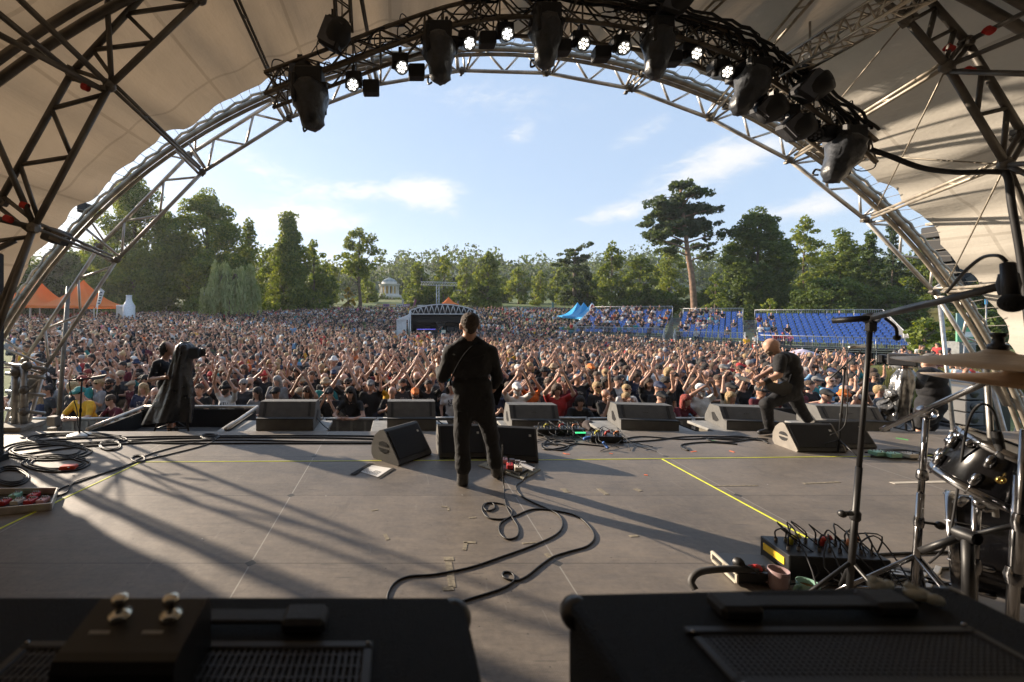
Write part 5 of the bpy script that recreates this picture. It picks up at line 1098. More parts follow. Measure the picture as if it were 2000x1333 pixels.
b = MB(); s0 = [P(962, 752, D0 + .20), P(955, 700, D0 + .16), P(945, 674, D0 + .06), P(936, 669, D0 - .05), P(915, 684, D0 - .165), P(895, 712, D0 - .172), P(880, 745, D0 - .10), P(884, 752, D0 + .12), P(905, 755, D0 + .22)]
sp_ = smooth_path(s0, 6); b.tube(sp_, .009, 6); b.build('strap', mat('strap_black', (.008, .008, .009), .95, spec=.1), ga)
b = MB()
for x0, y0, x1, y1 in ((884, 692, 910, 699), (921, 700, 948, 692)): b.tube([P(x0, y0, D0 - .125), P((x0 + x1) / 2, (y0 + y1) / 2 + 1, D0 - .135), P(x1, y1, D0 - .125)], .004, 5)
for x in (903, 943): b.box(P(x, 815, D0 - .108), (.11, .012, .12), bev=.004)
b.build('pocket', BLKTR, gt)

# ---------------------------------------------------------------- the bassist, bald, lunging to the left
DB = 6.55
bt = thing('person', G(1540, 848), 'bald bearded person in black t-shirt lunging left while playing bass on the right', 'person')
fwb = V3(-.93, -.15, -.33); fwb /= np.linalg.norm(fwb); upb = V3(-.30, .0, .95); upb /= np.linalg.norm(upb); rtb = np.cross(fwb, upb)
hb = PW(1506, 678, DB); q = []
q += [(hb + upb * .030 - fwb * .022, hb + upb * .026 + fwb * .012, .094, .088, 0), (hb - upb * .045 + fwb * .025, hb - upb * .085 + fwb * .045, .068, .044, 0), (hb - upb * .012 + fwb * .098, hb - upb * .034 + fwb * .112, .011, .016, 0)]
for sg in (-1, 1): q += [(hb + rtb * sg * .088 - fwb * .01, hb + rtb * sg * .092 - upb * .04 - fwb * .01, .016, .010, 0), (hb + rtb * sg * .034 + upb * .012 + fwb * .088, hb + rtb * sg * .04 + upb * .012 + fwb * .084, .009, .008, 4)]
q += [(hb - upb * .05 - fwb * .03, PW(1524, 697, DB), .064, .062, 0)]
q += [(PW(1528, 699, DB + .12), PW(1530, 700, DB - .12), .085, .085, 1), (PW(1538, 706, DB - .05), PW(1540, 706, DB + .06), .135, .135, 1), (PW(1541, 722, DB - .03), PW(1543, 722, DB + .05), .148, .148, 1), (PW(1544, 740, DB), PW(1545, 752, DB), .150, .145, 1)]
q += [(PW(1543, 766, DB - .05), PW(1543, 766, DB + .05), .128, .128, 2)]
# near (camera side) arm: the photo shows his left side towards us? the near arm hangs forward to the strings
q += [(PW(1524, 702, DB - .19), PW(1522, 722, DB - .23), .078, .066, 1), (PW(1522, 722, DB - .23), PW(1520, 733, DB - .24), .048, .044, 0), (PW(1520, 733, DB - .24), PW(1499, 744, DB - .25), .044, .034, 0), (PW(1501, 743, DB - .25), PW(1494, 747, DB - .26), .042, .038, 5), (PW(1494, 747, DB - .26), PW(1485, 750, DB - .26), .03, .034, 0)]
q += [(PW(1526, 700, DB + .18), PW(1512, 720, DB + .26), .072, .05, 1), (PW(1512, 720, DB + .26), PW(1480, 738, DB + .20), .042, .03, 0), (PW(1480, 738, DB + .20), PW(1470, 745, DB + .1), .03, .032, 0)]
q += [(PW(1537, 770, DB - .08), PW(1497, 790, DB - .16), .105, .082, 2), (PW(1497, 790, DB - .16), PW(1502, 832, DB + .06), .078, .058, 2), (PW(1502, 832, DB + .06), PW(1503, 838, DB + .08), .034, .036, 6), (PW(1503, 842, DB + .08), PW(1484, 845, DB + .02), .046, .036, 3)]
q += [(PW(1549, 770, DB + .08), PW(1562, 797, DB + .14), .105, .080, 2), (PW(1562, 797, DB + .14), PW(1583, 827, DB + .26), .078, .058, 2), (PW(1584, 834, DB + .26), PW(1588, 842, DB + .16), .046, .036, 3)]
TEE = mat('faded_black_tee', (.012, .012, .014), .9, var=.4, vs=8, bump=.5, bs=18); WHITE = mat('white_sock', (.7, .7, .68), .8)
bb_ = body_obj('body', q, .014, [SKIN[0], TEE, BLKTR, SHOE, EYE, GAFFER, WHITE], bt, k=.03)
add_mesh(bb_, finger_tubes(PW(1485, 750, DB - .26), PW(1494, 747, DB - .26), curl=.8), 0); add_mesh(bb_, finger_tubes(PW(1470, 745, DB + .1), PW(1480, 738, DB + .20), curl=.9, side=-1), 0)
V_, Q_, f_ = sdf_mesh([(hb - upb * .075 + fwb * .055, hb - upb * .10 + fwb * .062, .050, .030, 0), (hb - upb * .045 + fwb * .092 - rtb * .03, hb - upb * .045 + fwb * .092 + rtb * .03, .016, .016, 0)], .010, .03)
o = bpy.data.objects.new('beard', np_mesh('beard', V_ - np.array(bt.location), Q_, f_, [mat('grey_beard', (.16, .12, .09), .8, var=.4, vs=60, bump=.6)])); COL.objects.link(o); o.parent = bt
bg = thing('bass_guitar', np.array(P(1510, 752, DB - .2)), 'dark bass guitar slung low on the bald bassist, neck pointing left', 'bass guitar')
b = MB(); pts = [(1548, 752), (1545, 768), (1530, 774), (1512, 768), (1500, 762), (1497, 752), (1508, 746), (1522, 750), (1536, 744)]
b.prism([P(x, y, DB - .22) for x, y in pts], (0, .045, 0)); b.build('bass_body', SHELL, bg)
b = MB(); a_, c_ = P(1502, 755, DB - .20), P(1458, 742, DB + .22); b.box((a_ + c_) / 2, (.026, (c_ - a_).length, .05), frame(c_ - a_)); b.build('neck', MATS['guitar_neck'], bg)
b = MB(); b.box(c_ + (c_ - a_).normalized() * .07, (.024, .16, .075), frame(c_ - a_), bev=.008); b.build('headstock', BLACK, bg)
b = MB(); b.tube(smooth_path([P(1540, 752, DB - .18), P(1548, 720, DB - .12), P(1540, 692, DB - .02), P(1530, 690, DB + .10), P(1515, 720, DB + .14), P(1502, 752, DB - .1)], 6), .016, 6); b.build('strap', MATS['strap_black'], bg)

# ---------------------------------------------------------------- cameramen
cl = thing('person', (P(330, 836, 7.75).x, 7.75, -.3), 'camera operator in black t-shirt and shorts, bending behind a draped camera on the left', 'person')
hcl = PW(326, 682, 7.75); q = []
q += [(hcl + V3(0, 0, .03), hcl + V3(.02, 0, .02), .098, .094, 0), (hcl + V3(.05, 0, -.05), hcl + V3(.07, 0, -.07), .06, .045, 0), (hcl + V3(0, 0, -.06), PW(322, 706, 7.75), .06, .06, 0)]
q += [(PW(312, 712, 7.62), PW(322, 708, 7.9), .085, .085, 1), (PW(318, 722, 7.7), PW(322, 724, 7.8), .15, .15, 1), (PW(324, 750, 7.72), PW(328, 752, 7.78), .148, .148, 1), (PW(332, 775, 7.74), PW(336, 780, 7.76), .14, .14, 1), (PW(336, 790, 7.7), PW(338, 790, 7.8), .13, .13, 2)]
q += [(PW(306, 712, 7.60), PW(298, 736, 7.52), .075, .062, 1), (PW(298, 736, 7.52), PW(294, 742, 7.5), .046, .044, 0), (PW(294, 742, 7.5), PW(318, 738, 7.32), .042, .03, 0), (PW(318, 738, 7.32), PW(326, 737, 7.26), .03, .032, 0)]
q += [(PW(330, 710, 7.92), PW(356, 725, 7.86), .07, .055, 1), (PW(356, 725, 7.86), PW(366, 742, 7.7), .042, .03, 0), (PW(366, 742, 7.7), PW(366, 735, 7.6), .03, .032, 0)]
for x, y, d in ((333, 0, 7.68), (340, 0, 7.85)): q += [(PW(x, 795, d), PW(x - 2, 818, d), .10, .085, 2), (PW(x - 2, 820, d), PW(x, 842, d), .056, .044, 0), (V3(PW(x, 842, d)[0], d, -.20), V3(PW(x + 4, 842, d)[0], d, -.26), .05, .045, 3)]
cb_ = body_obj('body', q, .016, [SKIN[1], TEE, BLKTR, SHOE], cl); add_mesh(cb_, finger_tubes(PW(326, 737, 7.26), PW(318, 738, 7.32), curl=.8), 0)
hair_cap('hair', hcl + V3(0, 0, -.01), cl, mat('dark_hair', (.02, .015, .012), .7, var=.4, vs=50, bump=.8), (.9, .3, 0), .016, -.06)
RAIN = mat('black_rain_cover', (.014, .015, .018), .30, var=.4, vs=10, bump=1.0, bs=9)
def draped_camera(c3, label, cov, pts, dn, tripod_pts, lens_dir, head_px, m2=None):
    o = thing('film_camera', c3, label, 'film camera'); x, y, d = head_px; hc = P(x, y, d); ld = Vector(lens_dir)
    b = MB(); b.box(hc, (.22, .34, .20), frame(ld), bev=.02); b.cyl(hc + ld * .12, hc + ld * .22, .065, .075, 14); b.box(hc + ld * .25, (.17, .06, .14), frame(ld), bev=.01); b.build('camera_body', BLACKM, o)
    # pleated cover hanging from the camera
    n = 34; rows = 14; vs = []
    for i in range(rows + 1):
        t = i / rows
        for j in range(n):
            a = 2 * math.pi * j / n; k = t * (len(pts) - 1); i0 = min(int(k), len(pts) - 2); f = k - i0
            (xa, ya, wa, da), (xb, yb, wb, db) = pts[i0], pts[i0 + 1]
            cx, cy, w, dd = xa + (xb - xa) * f, ya + (yb - ya) * f, wa + (wb - wa) * f, da + (db - da) * f
            fold = 1 + (.04 + .13 * t) * math.sin(a * 5 + 3 * t) + .06 * math.sin(a * 11 - 7 * t) + random.uniform(-.03, .03)
            p = P(cx, cy + 5 * t * math.sin(a * 2 + 1), d); vs.append(p + Vector((math.cos(a) * w * d / FPX * fold, math.sin(a) * dd * fold, 0)))
    b = MB(); b.add(vs, [(i * n + j, i * n + (j + 1) % n, (i + 1) * n + (j + 1) % n, (i + 1) * n + j) for i in range(rows) for j in range(n)] + [tuple(range(n))], True); b.build('rain_cover', cov, o)
    b = MB(); top = P(*tripod_pts[0])
    for q_ in tripod_pts[1:]:
        e = P(*q_); e.z = -.30; b.cyl(top, top.lerp(e, .55), .022, n=8); b.cyl(top.lerp(e, .5), e, .016, n=8); b.ball(e, .03, 8, 6)
    b.ball(top, .06, 10, 8); mids = [top.lerp(Vector((P(*q_).x, P(*q_).y, -.3)), .82) for q_ in tripod_pts[1:]]
    for m_i in range(3): b.cyl(mids[m_i], mids[(m_i + 1) % 3], .010, n=6)
    b.build('tripod', BLACK, o); return o
draped_camera(P(345, 800, 7.45), 'film camera under a black rain cover hanging down like a cloak, left of the lip', RAIN, [(362, 668, 6, .08), (362, 675, 15, .17), (361, 687, 17, .2), (357, 702, 17, .18), (352, 725, 20, .19), (347, 755, 28, .2), (340, 790, 36, .24), (331, 822, 43, .26)], 0, [(350, 730, 7.45), (293, 838, 7.3), (371, 838, 7.35), (345, 835, 7.9)], (.86, .5, .02), (366, 690, 7.45))
cr_ = thing('person', (P(1812, 830, 7.6).x, 7.6, -.3), 'camera operator in a black jacket and grey cap stooping at the right film camera', 'person')
q = []; hc2 = PW(1815, 706, 7.6)
q += [(hc2 + V3(.01, 0, .02), hc2 + V3(-.01, 0, .015), .096, .092, 0), (hc2 + V3(-.06, 0, -.05), hc2 + V3(-.08, 0, -.07), .06, .045, 0), (hc2 + V3(.02, 0, -.05), PW(1818, 722, 7.6), .062, .07, 0)]
q += [(PW(1812, 730, 7.45), PW(1816, 730, 7.75), .11, .11, 1), (PW(1818, 740, 7.52), PW(1820, 740, 7.70), .185, .185, 1), (PW(1822, 762, 7.55), PW(1822, 765, 7.66), .190, .190, 1), (PW(1818, 790, 7.55), PW(1818, 792, 7.66), .185, .19, 1), (PW(1812, 806, 7.55), PW(1812, 808, 7.66), .16, .17, 1), (PW(1808, 818, 7.52), PW(1808, 818, 7.68), .12, .12, 2)]
q += [(PW(1802, 732, 7.42), PW(1793, 752, 7.32), .078, .064, 1), (PW(1793, 752, 7.32), PW(1776, 730, 7.26), .06, .044, 1), (PW(1776, 730, 7.26), PW(1770, 720, 7.28), .032, .034, 0), (PW(1806, 732, 7.8), PW(1790, 748, 7.85), .075, .06, 1), (PW(1790, 748, 7.85), PW(1772, 724, 7.6), .055, .04, 1), (PW(1772, 724, 7.6), PW(1767, 717, 7.55), .03, .034, 0)]
for x, d in ((1796, 7.52), (1816, 7.68)): q += [(PW(x + 4, 818, d), PW(x + 2, 832, d), .10, .085, 2), (PW(x + 2, 826, d), V3(PW(x, 840, d)[0], d, -.22), .056, .044, 0), (V3(PW(x, 842, d)[0], d, -.22), V3(PW(x - 8, 842, d)[0], d, -.26), .05, .045, 3)]
cb2 = body_obj('body', q, .016, [SKIN[0], BLKCLOTH, BLKTR, SHOE], cr_)
for h_, w_ in ((PW(1770, 720, 7.28), PW(1776, 730, 7.26)), (PW(1767, 717, 7.55), PW(1772, 724, 7.6))): add_mesh(cb2, finger_tubes(h_, w_, curl=.7), 0)
V_, Q_, f_ = sdf_mesh([(hc2 + V3(.015, 0, .045), hc2 + V3(-.01, 0, .04), .096, .094, 0), (hc2 + V3(-.05, -.03, .04), hc2 + V3(-.15, -.02, .02), .05, .03, 0), (hc2 + V3(-.05, .03, .04), hc2 + V3(-.15, .02, .02), .05, .03, 0)], .014, .02)
o = bpy.data.objects.new('cap', np_mesh('cap', V_ - np.array(cr_.location), Q_, f_, [mat('grey_cap', (.14, .13, .12), .8, var=.3)])); COL.objects.link(o); o.parent = cr_
FOIL = mat('crinkled_silver_cover', (.16, .16, .16), .22, .65, var=.7, vs=9, bump=1.0, bs=7)
fc = draped_camera(P(1765, 800, 7.3), 'film camera with a crinkled silver rain cover standing on the right platform', FOIL, [(1768, 719, 9, .07), (1766, 735, 17, .12), (1762, 755, 18, .13), (1758, 785, 15, .13), (1752, 812, 15, .14)], 0, [(1766, 730, 7.3), (1741, 838, 7.1), (1790, 838, 7.2), (1770, 835, 7.8)], (-.55, .83, .0), (1764, 703, 7.3))
b = MB(); n = 16
def bagf(u, v):
    x = 1742 - 24 * v + 18 * (u - .5) * 2 * (.3 + .7 * v); y = 762 + 58 * v
    return P(x, y, 7.2) + Vector((.03 * math.sin(u * 17 + 5 * v), .05 * math.sin(u * 13) + .04 * math.sin(v * 15 + u * 9) - .06 * v, 0))
b.grid(bagf, 18, 18, False); b.build('clear_flap', mat('clear_plastic_film', (.10, .10, .10), .25, var=.8, vs=12, bump=1.0, bs=8), fc)
# crew member in the pit, only the dark cap above the lip
pc = thing('person', (P(1150, 840, 7.55).x, 7.55, -1.5), 'crew member in a dark brown cap peering over the stage lip beside the stage box', 'person')
p_ = stand(); 
p_['head'] = V3(0, -.02, 1.36); 
for k_ in p_: p_[k_] = p_[k_] * V3(1, 1, .84) if k_ != 'head' else p_[k_]
p_['head'] = V3(0, -.02, 1.335); q = person_prims(p_); lc = np.array(pc.location); V_, Q_, f_ = sdf_mesh(q, .018)
o = bpy.data.objects.new('body', np_mesh('body', V_, Q_, f_, [SKIN[0], TEE, BLKTR, SHOE, EYE, LIP])); COL.objects.link(o); o.parent = pc
V_, Q_, f_ = sdf_mesh([(V3(0, .01, 1.385), V3(0, -.01, 1.38), .108, .106, 0), (V3(-.04, -.07, 1.40), V3(-.05, -.17, 1.375), .05, .035, 0)], .014, .02)
o = bpy.data.objects.new('cap', np_mesh('cap', V_, Q_, f_, [mat('brown_cap', (.045, .032, .03), .85, var=.3)])); COL.objects.link(o); o.parent = pc
# ================================================================ the crowd
SHIRTS = {'black': (.012, .012, .013), 'charcoal': (.035, .035, .038), 'navy': (.016, .022, .05), 'white': (.55, .55, .54), 'grey': (.20, .20, .205), 'maroon': (.10, .012, .02), 'red': (.38, .025, .025), 'yellow': (.60, .33, .02), 'orange': (.60, .13, .02),
          'teal': (.02, .20, .20), 'light blue': (.13, .26, .42), 'olive': (.09, .09, .04), 'pink': (.48, .10, .22), 'brown': (.09, .05, .03)}
def shirt_mat(c, print_):
    nm = 'tee_' + c.replace(' ', '_') + ('_print' if print_ else '')
    if nm in MATS: return MATS[nm]
    col = SHIRTS[c]; m = mat(nm, col, .9, var=.25, vs=9, bump=.4, bs=25)
    if print_:      # pale band print on the chest, in the wearer's own coordinates
        nt = m.node_tree; N = nt.nodes; L = nt.links; b = N['Principled BSDF']; tc = N.new('ShaderNodeTexCoord'); sep = N.new('ShaderNodeSeparateXYZ'); L.new(tc.outputs['Object'], sep.inputs[0])
        def mm(op, a, v):
            n = N.new('ShaderNodeMath'); n.operation = op
            for i, w in enumerate((a, v)):
                if isinstance(w, (int, float)): n.inputs[i].default_value = w
                else: L.new(w, n.inputs[i])
            return n.outputs[0]
        no = N.new('ShaderNodeTexNoise'); no.inputs['Scale'].default_value = 34; no.inputs['Detail'].default_value = 1; L.new(tc.outputs['Object'], no.inputs['Vector'])
        oi = N.new('ShaderNodeObjectInfo')
        inx = mm('LESS_THAN', mm('ABSOLUTE', sep.outputs[0], 0), .095); inz = mm('LESS_THAN', mm('ABSOLUTE', mm('SUBTRACT', sep.outputs[2], 1.26), 0), .085); fr = mm('LESS_THAN', sep.outputs[1], -.03)
        f = mm('MULTIPLY', mm('MULTIPLY', inx, inz), mm('MULTIPLY', fr, mm('GREATER_THAN', no.outputs['Fac'], .53)))
        src = b.inputs['Base Color'].links[0].from_socket; mx = N.new('ShaderNodeMix'); mx.data_type = 'RGBA'; L.new(f, mx.inputs[0]); L.new(src, mx.inputs[6]); mx.inputs[7].default_value = (.34, .31, .27, 1) if c not in ('white', 'yellow') else (.05, .05, .06, 1); L.new(mx.outputs[2], b.inputs['Base Color'])
    return m
JEANS = [mat('dark_jeans', (.02, .025, .045), .9, var=.3), mat('black_jeans', (.013, .013, .014), .9, var=.3), mat('khaki_shorts', (.16, .13, .09), .9, var=.3)]
HAIRS = {'dark': (.018, .013, .010), 'brown': (.06, .035, .02), 'blond': (.34, .23, .11), 'grey': (.27, .26, .25), 'red': (.22, .03, .02), 'white': (.5, .48, .46)}
HM = {k: mat('hair_' + k, v, .7, var=.4, vs=40, bump=.8, bs=80) for k, v in HAIRS.items()}
CAPS = {'black': (.014, .014, .015), 'grey': (.16, .16, .16), 'tan': (.34, .26, .17), 'white': (.6, .6, .58), 'orange': (.62, .16, .03), 'teal': (.04, .20, .18), 'red': (.4, .03, .03), 'navy': (.02, .03, .07)}
CM = {k: mat('cap_' + k, v, .85, var=.2) for k, v in CAPS.items()}
GLASS_D = mat('sunglass_lens', (.006, .006, .007), .12, var=0); BEARD = mat('beard_dark', (.03, .02, .015), .85, var=.3, bump=.5)
H0 = V3(0, -.02, 1.625)
def pose_variant(kind, r):
    p = stand(); j = lambda s=.03: r.normal(0, s)
    lean = 0.0
    if kind == 'clap_up':
        h = 1.86 + j(.06); x = j(.05)
        for n, sg in (('L', -1), ('R', 1)):
            arm(p, n, (.27 * sg + j(), -.12 + j(), 1.56 + j(.04)), (.085 * sg + x, -.16 + j(.02), h - .05), (.03 * sg + x, -.17, h + .04))
    elif kind == 'arms_up':
        for n, sg in (('L', -1), ('R', 1)): arm(p, n, (.28 * sg + j(), -.06 + j(), 1.62 + j(.05)), (.22 * sg + j(.05), -.12 + j(), 1.88 + j(.05)), (.21 * sg + j(.04), -.14, 1.97 + j(.03)))
    elif kind == 'one_up':
        arm(p, 'R', (.27 + j(), -.10, 1.58 + j(.04)), (.20 + j(.04), -.14, 1.84 + j(.04)), (.18 + j(.03), -.15, 1.93)); arm(p, 'L', (-.25, -.05, 1.15), (-.14, -.26, 1.16), (-.09, -.30, 1.20))
    elif kind == 'clap_chest':
        h = 1.32 + j(.06)
        for n, sg in (('L', -1), ('R', 1)): arm(p, n, (.27 * sg + j(.02), -.10, 1.16 + j()), (.09 * sg, -.32 + j(), h - .03), (.025 * sg, -.36 + j(.01), h + .05))
    elif kind == 'hands_mouth':
        for n, sg in (('L', -1), ('R', 1)): arm(p, n, (.24 * sg + j(.02), -.20, 1.20 + j()), (.085 * sg, -.20, 1.48), (.055 * sg, -.17, 1.565))
    elif kind == 'phone':
        for n, sg in (('L', -1), ('R', 1)): arm(p, n, (.25 * sg + j(.02), -.22, 1.38 + j()), (.09 * sg, -.36, 1.58), (.05 * sg, -.37, 1.64))
    elif kind == 'lean':
        lean = .22
        for n, sg in (('L', -1), ('R', 1)):
            p['sh' + n] += V3(0, -lean * .8, -.07); arm(p, n, (.30 * sg, -.34 + j(.02), 1.12), (.13 * sg + j(.03), -.52 + j(.02), 1.10), (.05 * sg + j(.02), -.55, 1.115))
        p['chest'] += V3(0, -lean * .6, -.03); p['neck'] += V3(0, -lean * .95, -.06); p['head'] += V3(0, -lean * 1.1, -.06)
    elif kind == 'folded':
        arm(p, 'L', (-.27, -.06, 1.14), (-.02, -.22, 1.18), (.09, -.22, 1.20)); arm(p, 'R', (.27, -.06, 1.13), (.02, -.25, 1.14), (-.09, -.25, 1.15))
    else:
        arm(p, 'L', (-.24, .02, 1.13), (-.22 + j(), -.10, .90), (-.21, -.13, .83)); arm(p, 'R', (.24, .02, 1.13), (.21 + j(), -.12, .92), (.20, -.15, .85))
    p['sleeve'] = r.choice([.5, .62, .62, .75]); p['shorts'] = r.random() < .3
    return p, p['head'] - H0
POSE_TXT = {'clap_up': 'clapping overhead', 'arms_up': 'both arms raised', 'one_up': 'one fist raised', 'clap_chest': 'clapping at chest height', 'hands_mouth': 'hands at the mouth', 'phone': 'holding something up', 'lean': 'leaning on the barrier', 'folded': 'arms folded', 'plain': 'arms down'}
VAR = {}
for kind, nv in (('clap_up', 5), ('arms_up', 4), ('one_up', 3), ('clap_chest', 4), ('hands_mouth', 2), ('phone', 2), ('lean', 3), ('folded', 2), ('plain', 3)):
    for i in range(nv):
        r = np.random.default_rng(100 + i * 17 + len(kind)); p, dh = pose_variant(kind, r); pr = person_prims(p, girth=r.choice([.92, 1.0, 1.1, 1.2])); V, Q, fm = sdf_mesh(pr, .020, .028)
        fg = MB()
        for n, sg in (('L', -1), ('R', 1)):
            m = finger_tubes(p['hd' + n], p['wr' + n], curl=.2 if 'up' in kind else .7, side=-sg); fg.add(m.v, m.f, True)
        fv = np.array(fg.v); q4 = np.array([f if len(f) == 4 else (f[0], f[1], f[2], f[-1]) for f in fg.f]); V2 = np.concatenate([V, fv]); Q2 = np.concatenate([Q, q4 + len(V)]); f2 = np.concatenate([fm, np.zeros(len(q4), int)])
        ph = None
        VAR.setdefault(kind, []).append((np_mesh('body', V2, Q2, f2, [SKIN[0], shirt_mat('black', False), JEANS[0], SHOE, EYE, LIP]), dh))
def head_piece(kind):
    up = V3(0, 0, 1); c = H0
    if kind == 'short': q = [(c + V3(0, .022, .036), c + V3(0, -.006, .040), .095, .090, 0), (c + V3(0, .05, .0), c + V3(0, .055, -.03), .072, .058, 0)]
    elif kind == 'long': q = [(c + V3(0, .022, .034), c + V3(0, -.006, .040), .099, .094, 0), (c + V3(-.075, .02, -.02), c + V3(-.09, .03, -.18), .045, .05, 0), (c + V3(.075, .02, -.02), c + V3(.09, .03, -.18), .045, .05, 0), (c + V3(0, .06, -.02), c + V3(0, .08, -.20), .075, .075, 0)]
    elif kind == 'bob': q = [(c + V3(0, .022, .036), c + V3(0, -.006, .044), .103, .098, 0), (c + V3(-.072, .015, -.0), c + V3(-.085, .01, -.07), .05, .045, 0), (c + V3(.072, .015, -.0), c + V3(.085, .01, -.07), .05, .045, 0), (c + V3(0, .06, -.02), c + V3(0, .06, -.07), .08, .075, 0)]
    elif kind == 'cap': q = [(c + V3(0, .015, .050), c + V3(0, -.006, .052), .094, .092, 0), (c + V3(-.03, -.075, .052), c + V3(-.03, -.155, .036), .045, .032, 0), (c + V3(.03, -.075, .052), c + V3(.03, -.155, .036), .045, .032, 0)]
    elif kind == 'bucket': q = [(c + V3(0, .01, .075), c + V3(0, -.006, .075), .088, .086, 0)] + [(c + V3(.10 * math.cos(a), .10 * math.sin(a), .030), c + V3(.10 * math.cos(a + .6), .10 * math.sin(a + .6), .030), .032, .032, 0) for a in np.arange(0, 6.3, .6)]
    V, Q, fm = sdf_mesh(q, .015, .018)
    if kind in ('short', 'long', 'bob'): V = V + np.random.default_rng(3).normal(0, .0025, V.shape)
    return V, Q, fm
HP = {k: head_piece(k) for k in ('short', 'long', 'bob', 'cap', 'bucket')}
HPM = {}
def hp_mesh(kind, m):
    k = (kind, m.name)
    if k not in HPM: V, Q, fm = HP[kind]; HPM[k] = np_mesh('cap' if kind == 'cap' else 'hat' if kind == 'bucket' else 'hair', V, Q, fm * 0, [m])
    return HPM[k]
mb = MB(); q = [(-.078, -.085), (-.07, -.10), (-.03, -.118), (0, -.115), (.03, -.118), (.07, -.10), (.078, -.085)]
for (xa, ya), (xb, yb) in zip(q[:-1], q[1:]): mb.prism([Vector((xa, ya, 1.628)), Vector((xb, yb, 1.628)), Vector((xb, yb, 1.662)), Vector((xa, ya, 1.662))], (0, .006, 0))
for s in (-1, 1): mb.box((s * .082, -.045, 1.655), (.004, .09, .008))
gl_o = mb.build('sunglasses', GLASS_D); GL_ME = gl_o.data; bpy.data.objects.remove(gl_o)
V, Q, fm = sdf_mesh([(H0 + V3(0, -.055, -.075), H0 + V3(0, -.068, -.105), .058, .040, 0), (H0 + V3(-.045, -.03, -.045), H0 + V3(.045, -.03, -.045), .04, .04, 0)], .015, .03); BEARD_V = (V, Q, fm * 0); BM = {}
def beard_mesh(c):
    if c not in BM: BM[c] = np_mesh('beard', *BEARD_V, [HM[c]])
    return BM[c]

# ---- where everyone stands
cand = []
r = np.random.default_rng(5)
def blocked(x, y):
    if .0 < x < 7.0 and 36.2 < y < 43.5: return True
    if -1.2 < x <= 0.2 and 36.2 < y < 40: return True                      # mixing stage
    # grandstand footprint
    dx, dy = x - 42.3, y - 36.0; t = dx * -.79 + dy * .61; w = dx * .61 + dy * .79
    if -2 < t < 30 and w > -1.2: return True
    return False
y = 9.50; row = 0
while y < 93:
    dens = 2.55 if y < 16 else 2.05 if y < 26 else 1.4 if y < 45 else 1.0 if y < 65 else .8
    sx = .58 if y < 16 else .64 if y < 26 else .76 if y < 45 else .80
    sy = 1 / (dens * sx)
    lo_px = 40 if y < 20 else 25; hi_px = 1708 if y < 13 else 1682 if y < 22 else 1690 if y < 30 else 1500
    if y > 60: lo_px, hi_px = 170, 1130
    x = (lo_px - CX) / FPX * y + r.uniform(0, sx); xe = (hi_px - CX) / FPX * y
    while x < xe:
        X, Y = x + r.normal(0, sx * .16), y + (r.normal(0, sy * .2) if row else r.uniform(-.03, .05))
        if not blocked(X, Y) and r.random() > .06: cand.append((X, Y, row))
        x += sx
    y += sy; row += 1
cand.sort(key=lambda c: c[1])
ORD = ['at the barrier', 'in the second row', 'in the third row', 'in the fourth row', 'in the fifth row', 'in the sixth row', 'in the seventh row', 'in the eighth row', 'in the ninth row']
LMK = [(60, 'beside the tower base'), (165, 'behind the round based stand'), (250, 'left of the camera platform'), (345, 'behind the draped camera'), (440, 'behind the platform rail'), (555, 'behind the leftmost fill'), (680, 'right of the leftmost fill'), (800, 'behind the fill left of guitarist'), (915, 'behind the guitarist'), (1045, 'behind the fill right of guitarist'),
       (1150, 'behind the capped crew member'), (1265, 'behind the open lip fill'), (1370, 'left of the bassist'), (1470, 'behind the fill near bassist'), (1550, 'behind the bassist'), (1625, 'behind the slim vocal stand'), (1690, 'behind the tall boom stand')]
used = set(); N_IND = 300
KINDW = ['clap_up'] * 24 + ['arms_up'] * 12 + ['one_up'] * 9 + ['clap_chest'] * 20 + ['hands_mouth'] * 6 + ['phone'] * 4 + ['folded'] * 8 + ['plain'] * 17
KINDW0 = ['lean'] * 12 + ['clap_chest'] * 5 + ['hands_mouth'] * 3 + ['clap_up'] * 4 + ['plain'] * 2
SHW = ['black'] * 50 + ['charcoal'] * 12 + ['navy'] * 7 + ['white'] * 7 + ['grey'] * 7 + ['maroon'] * 4 + ['red'] * 3 + ['yellow'] * 1 + ['orange'] * 1 + ['teal'] * 2 + ['light blue'] * 3 + ['olive'] * 3 + ['pink'] * 1 + ['brown'] * 2
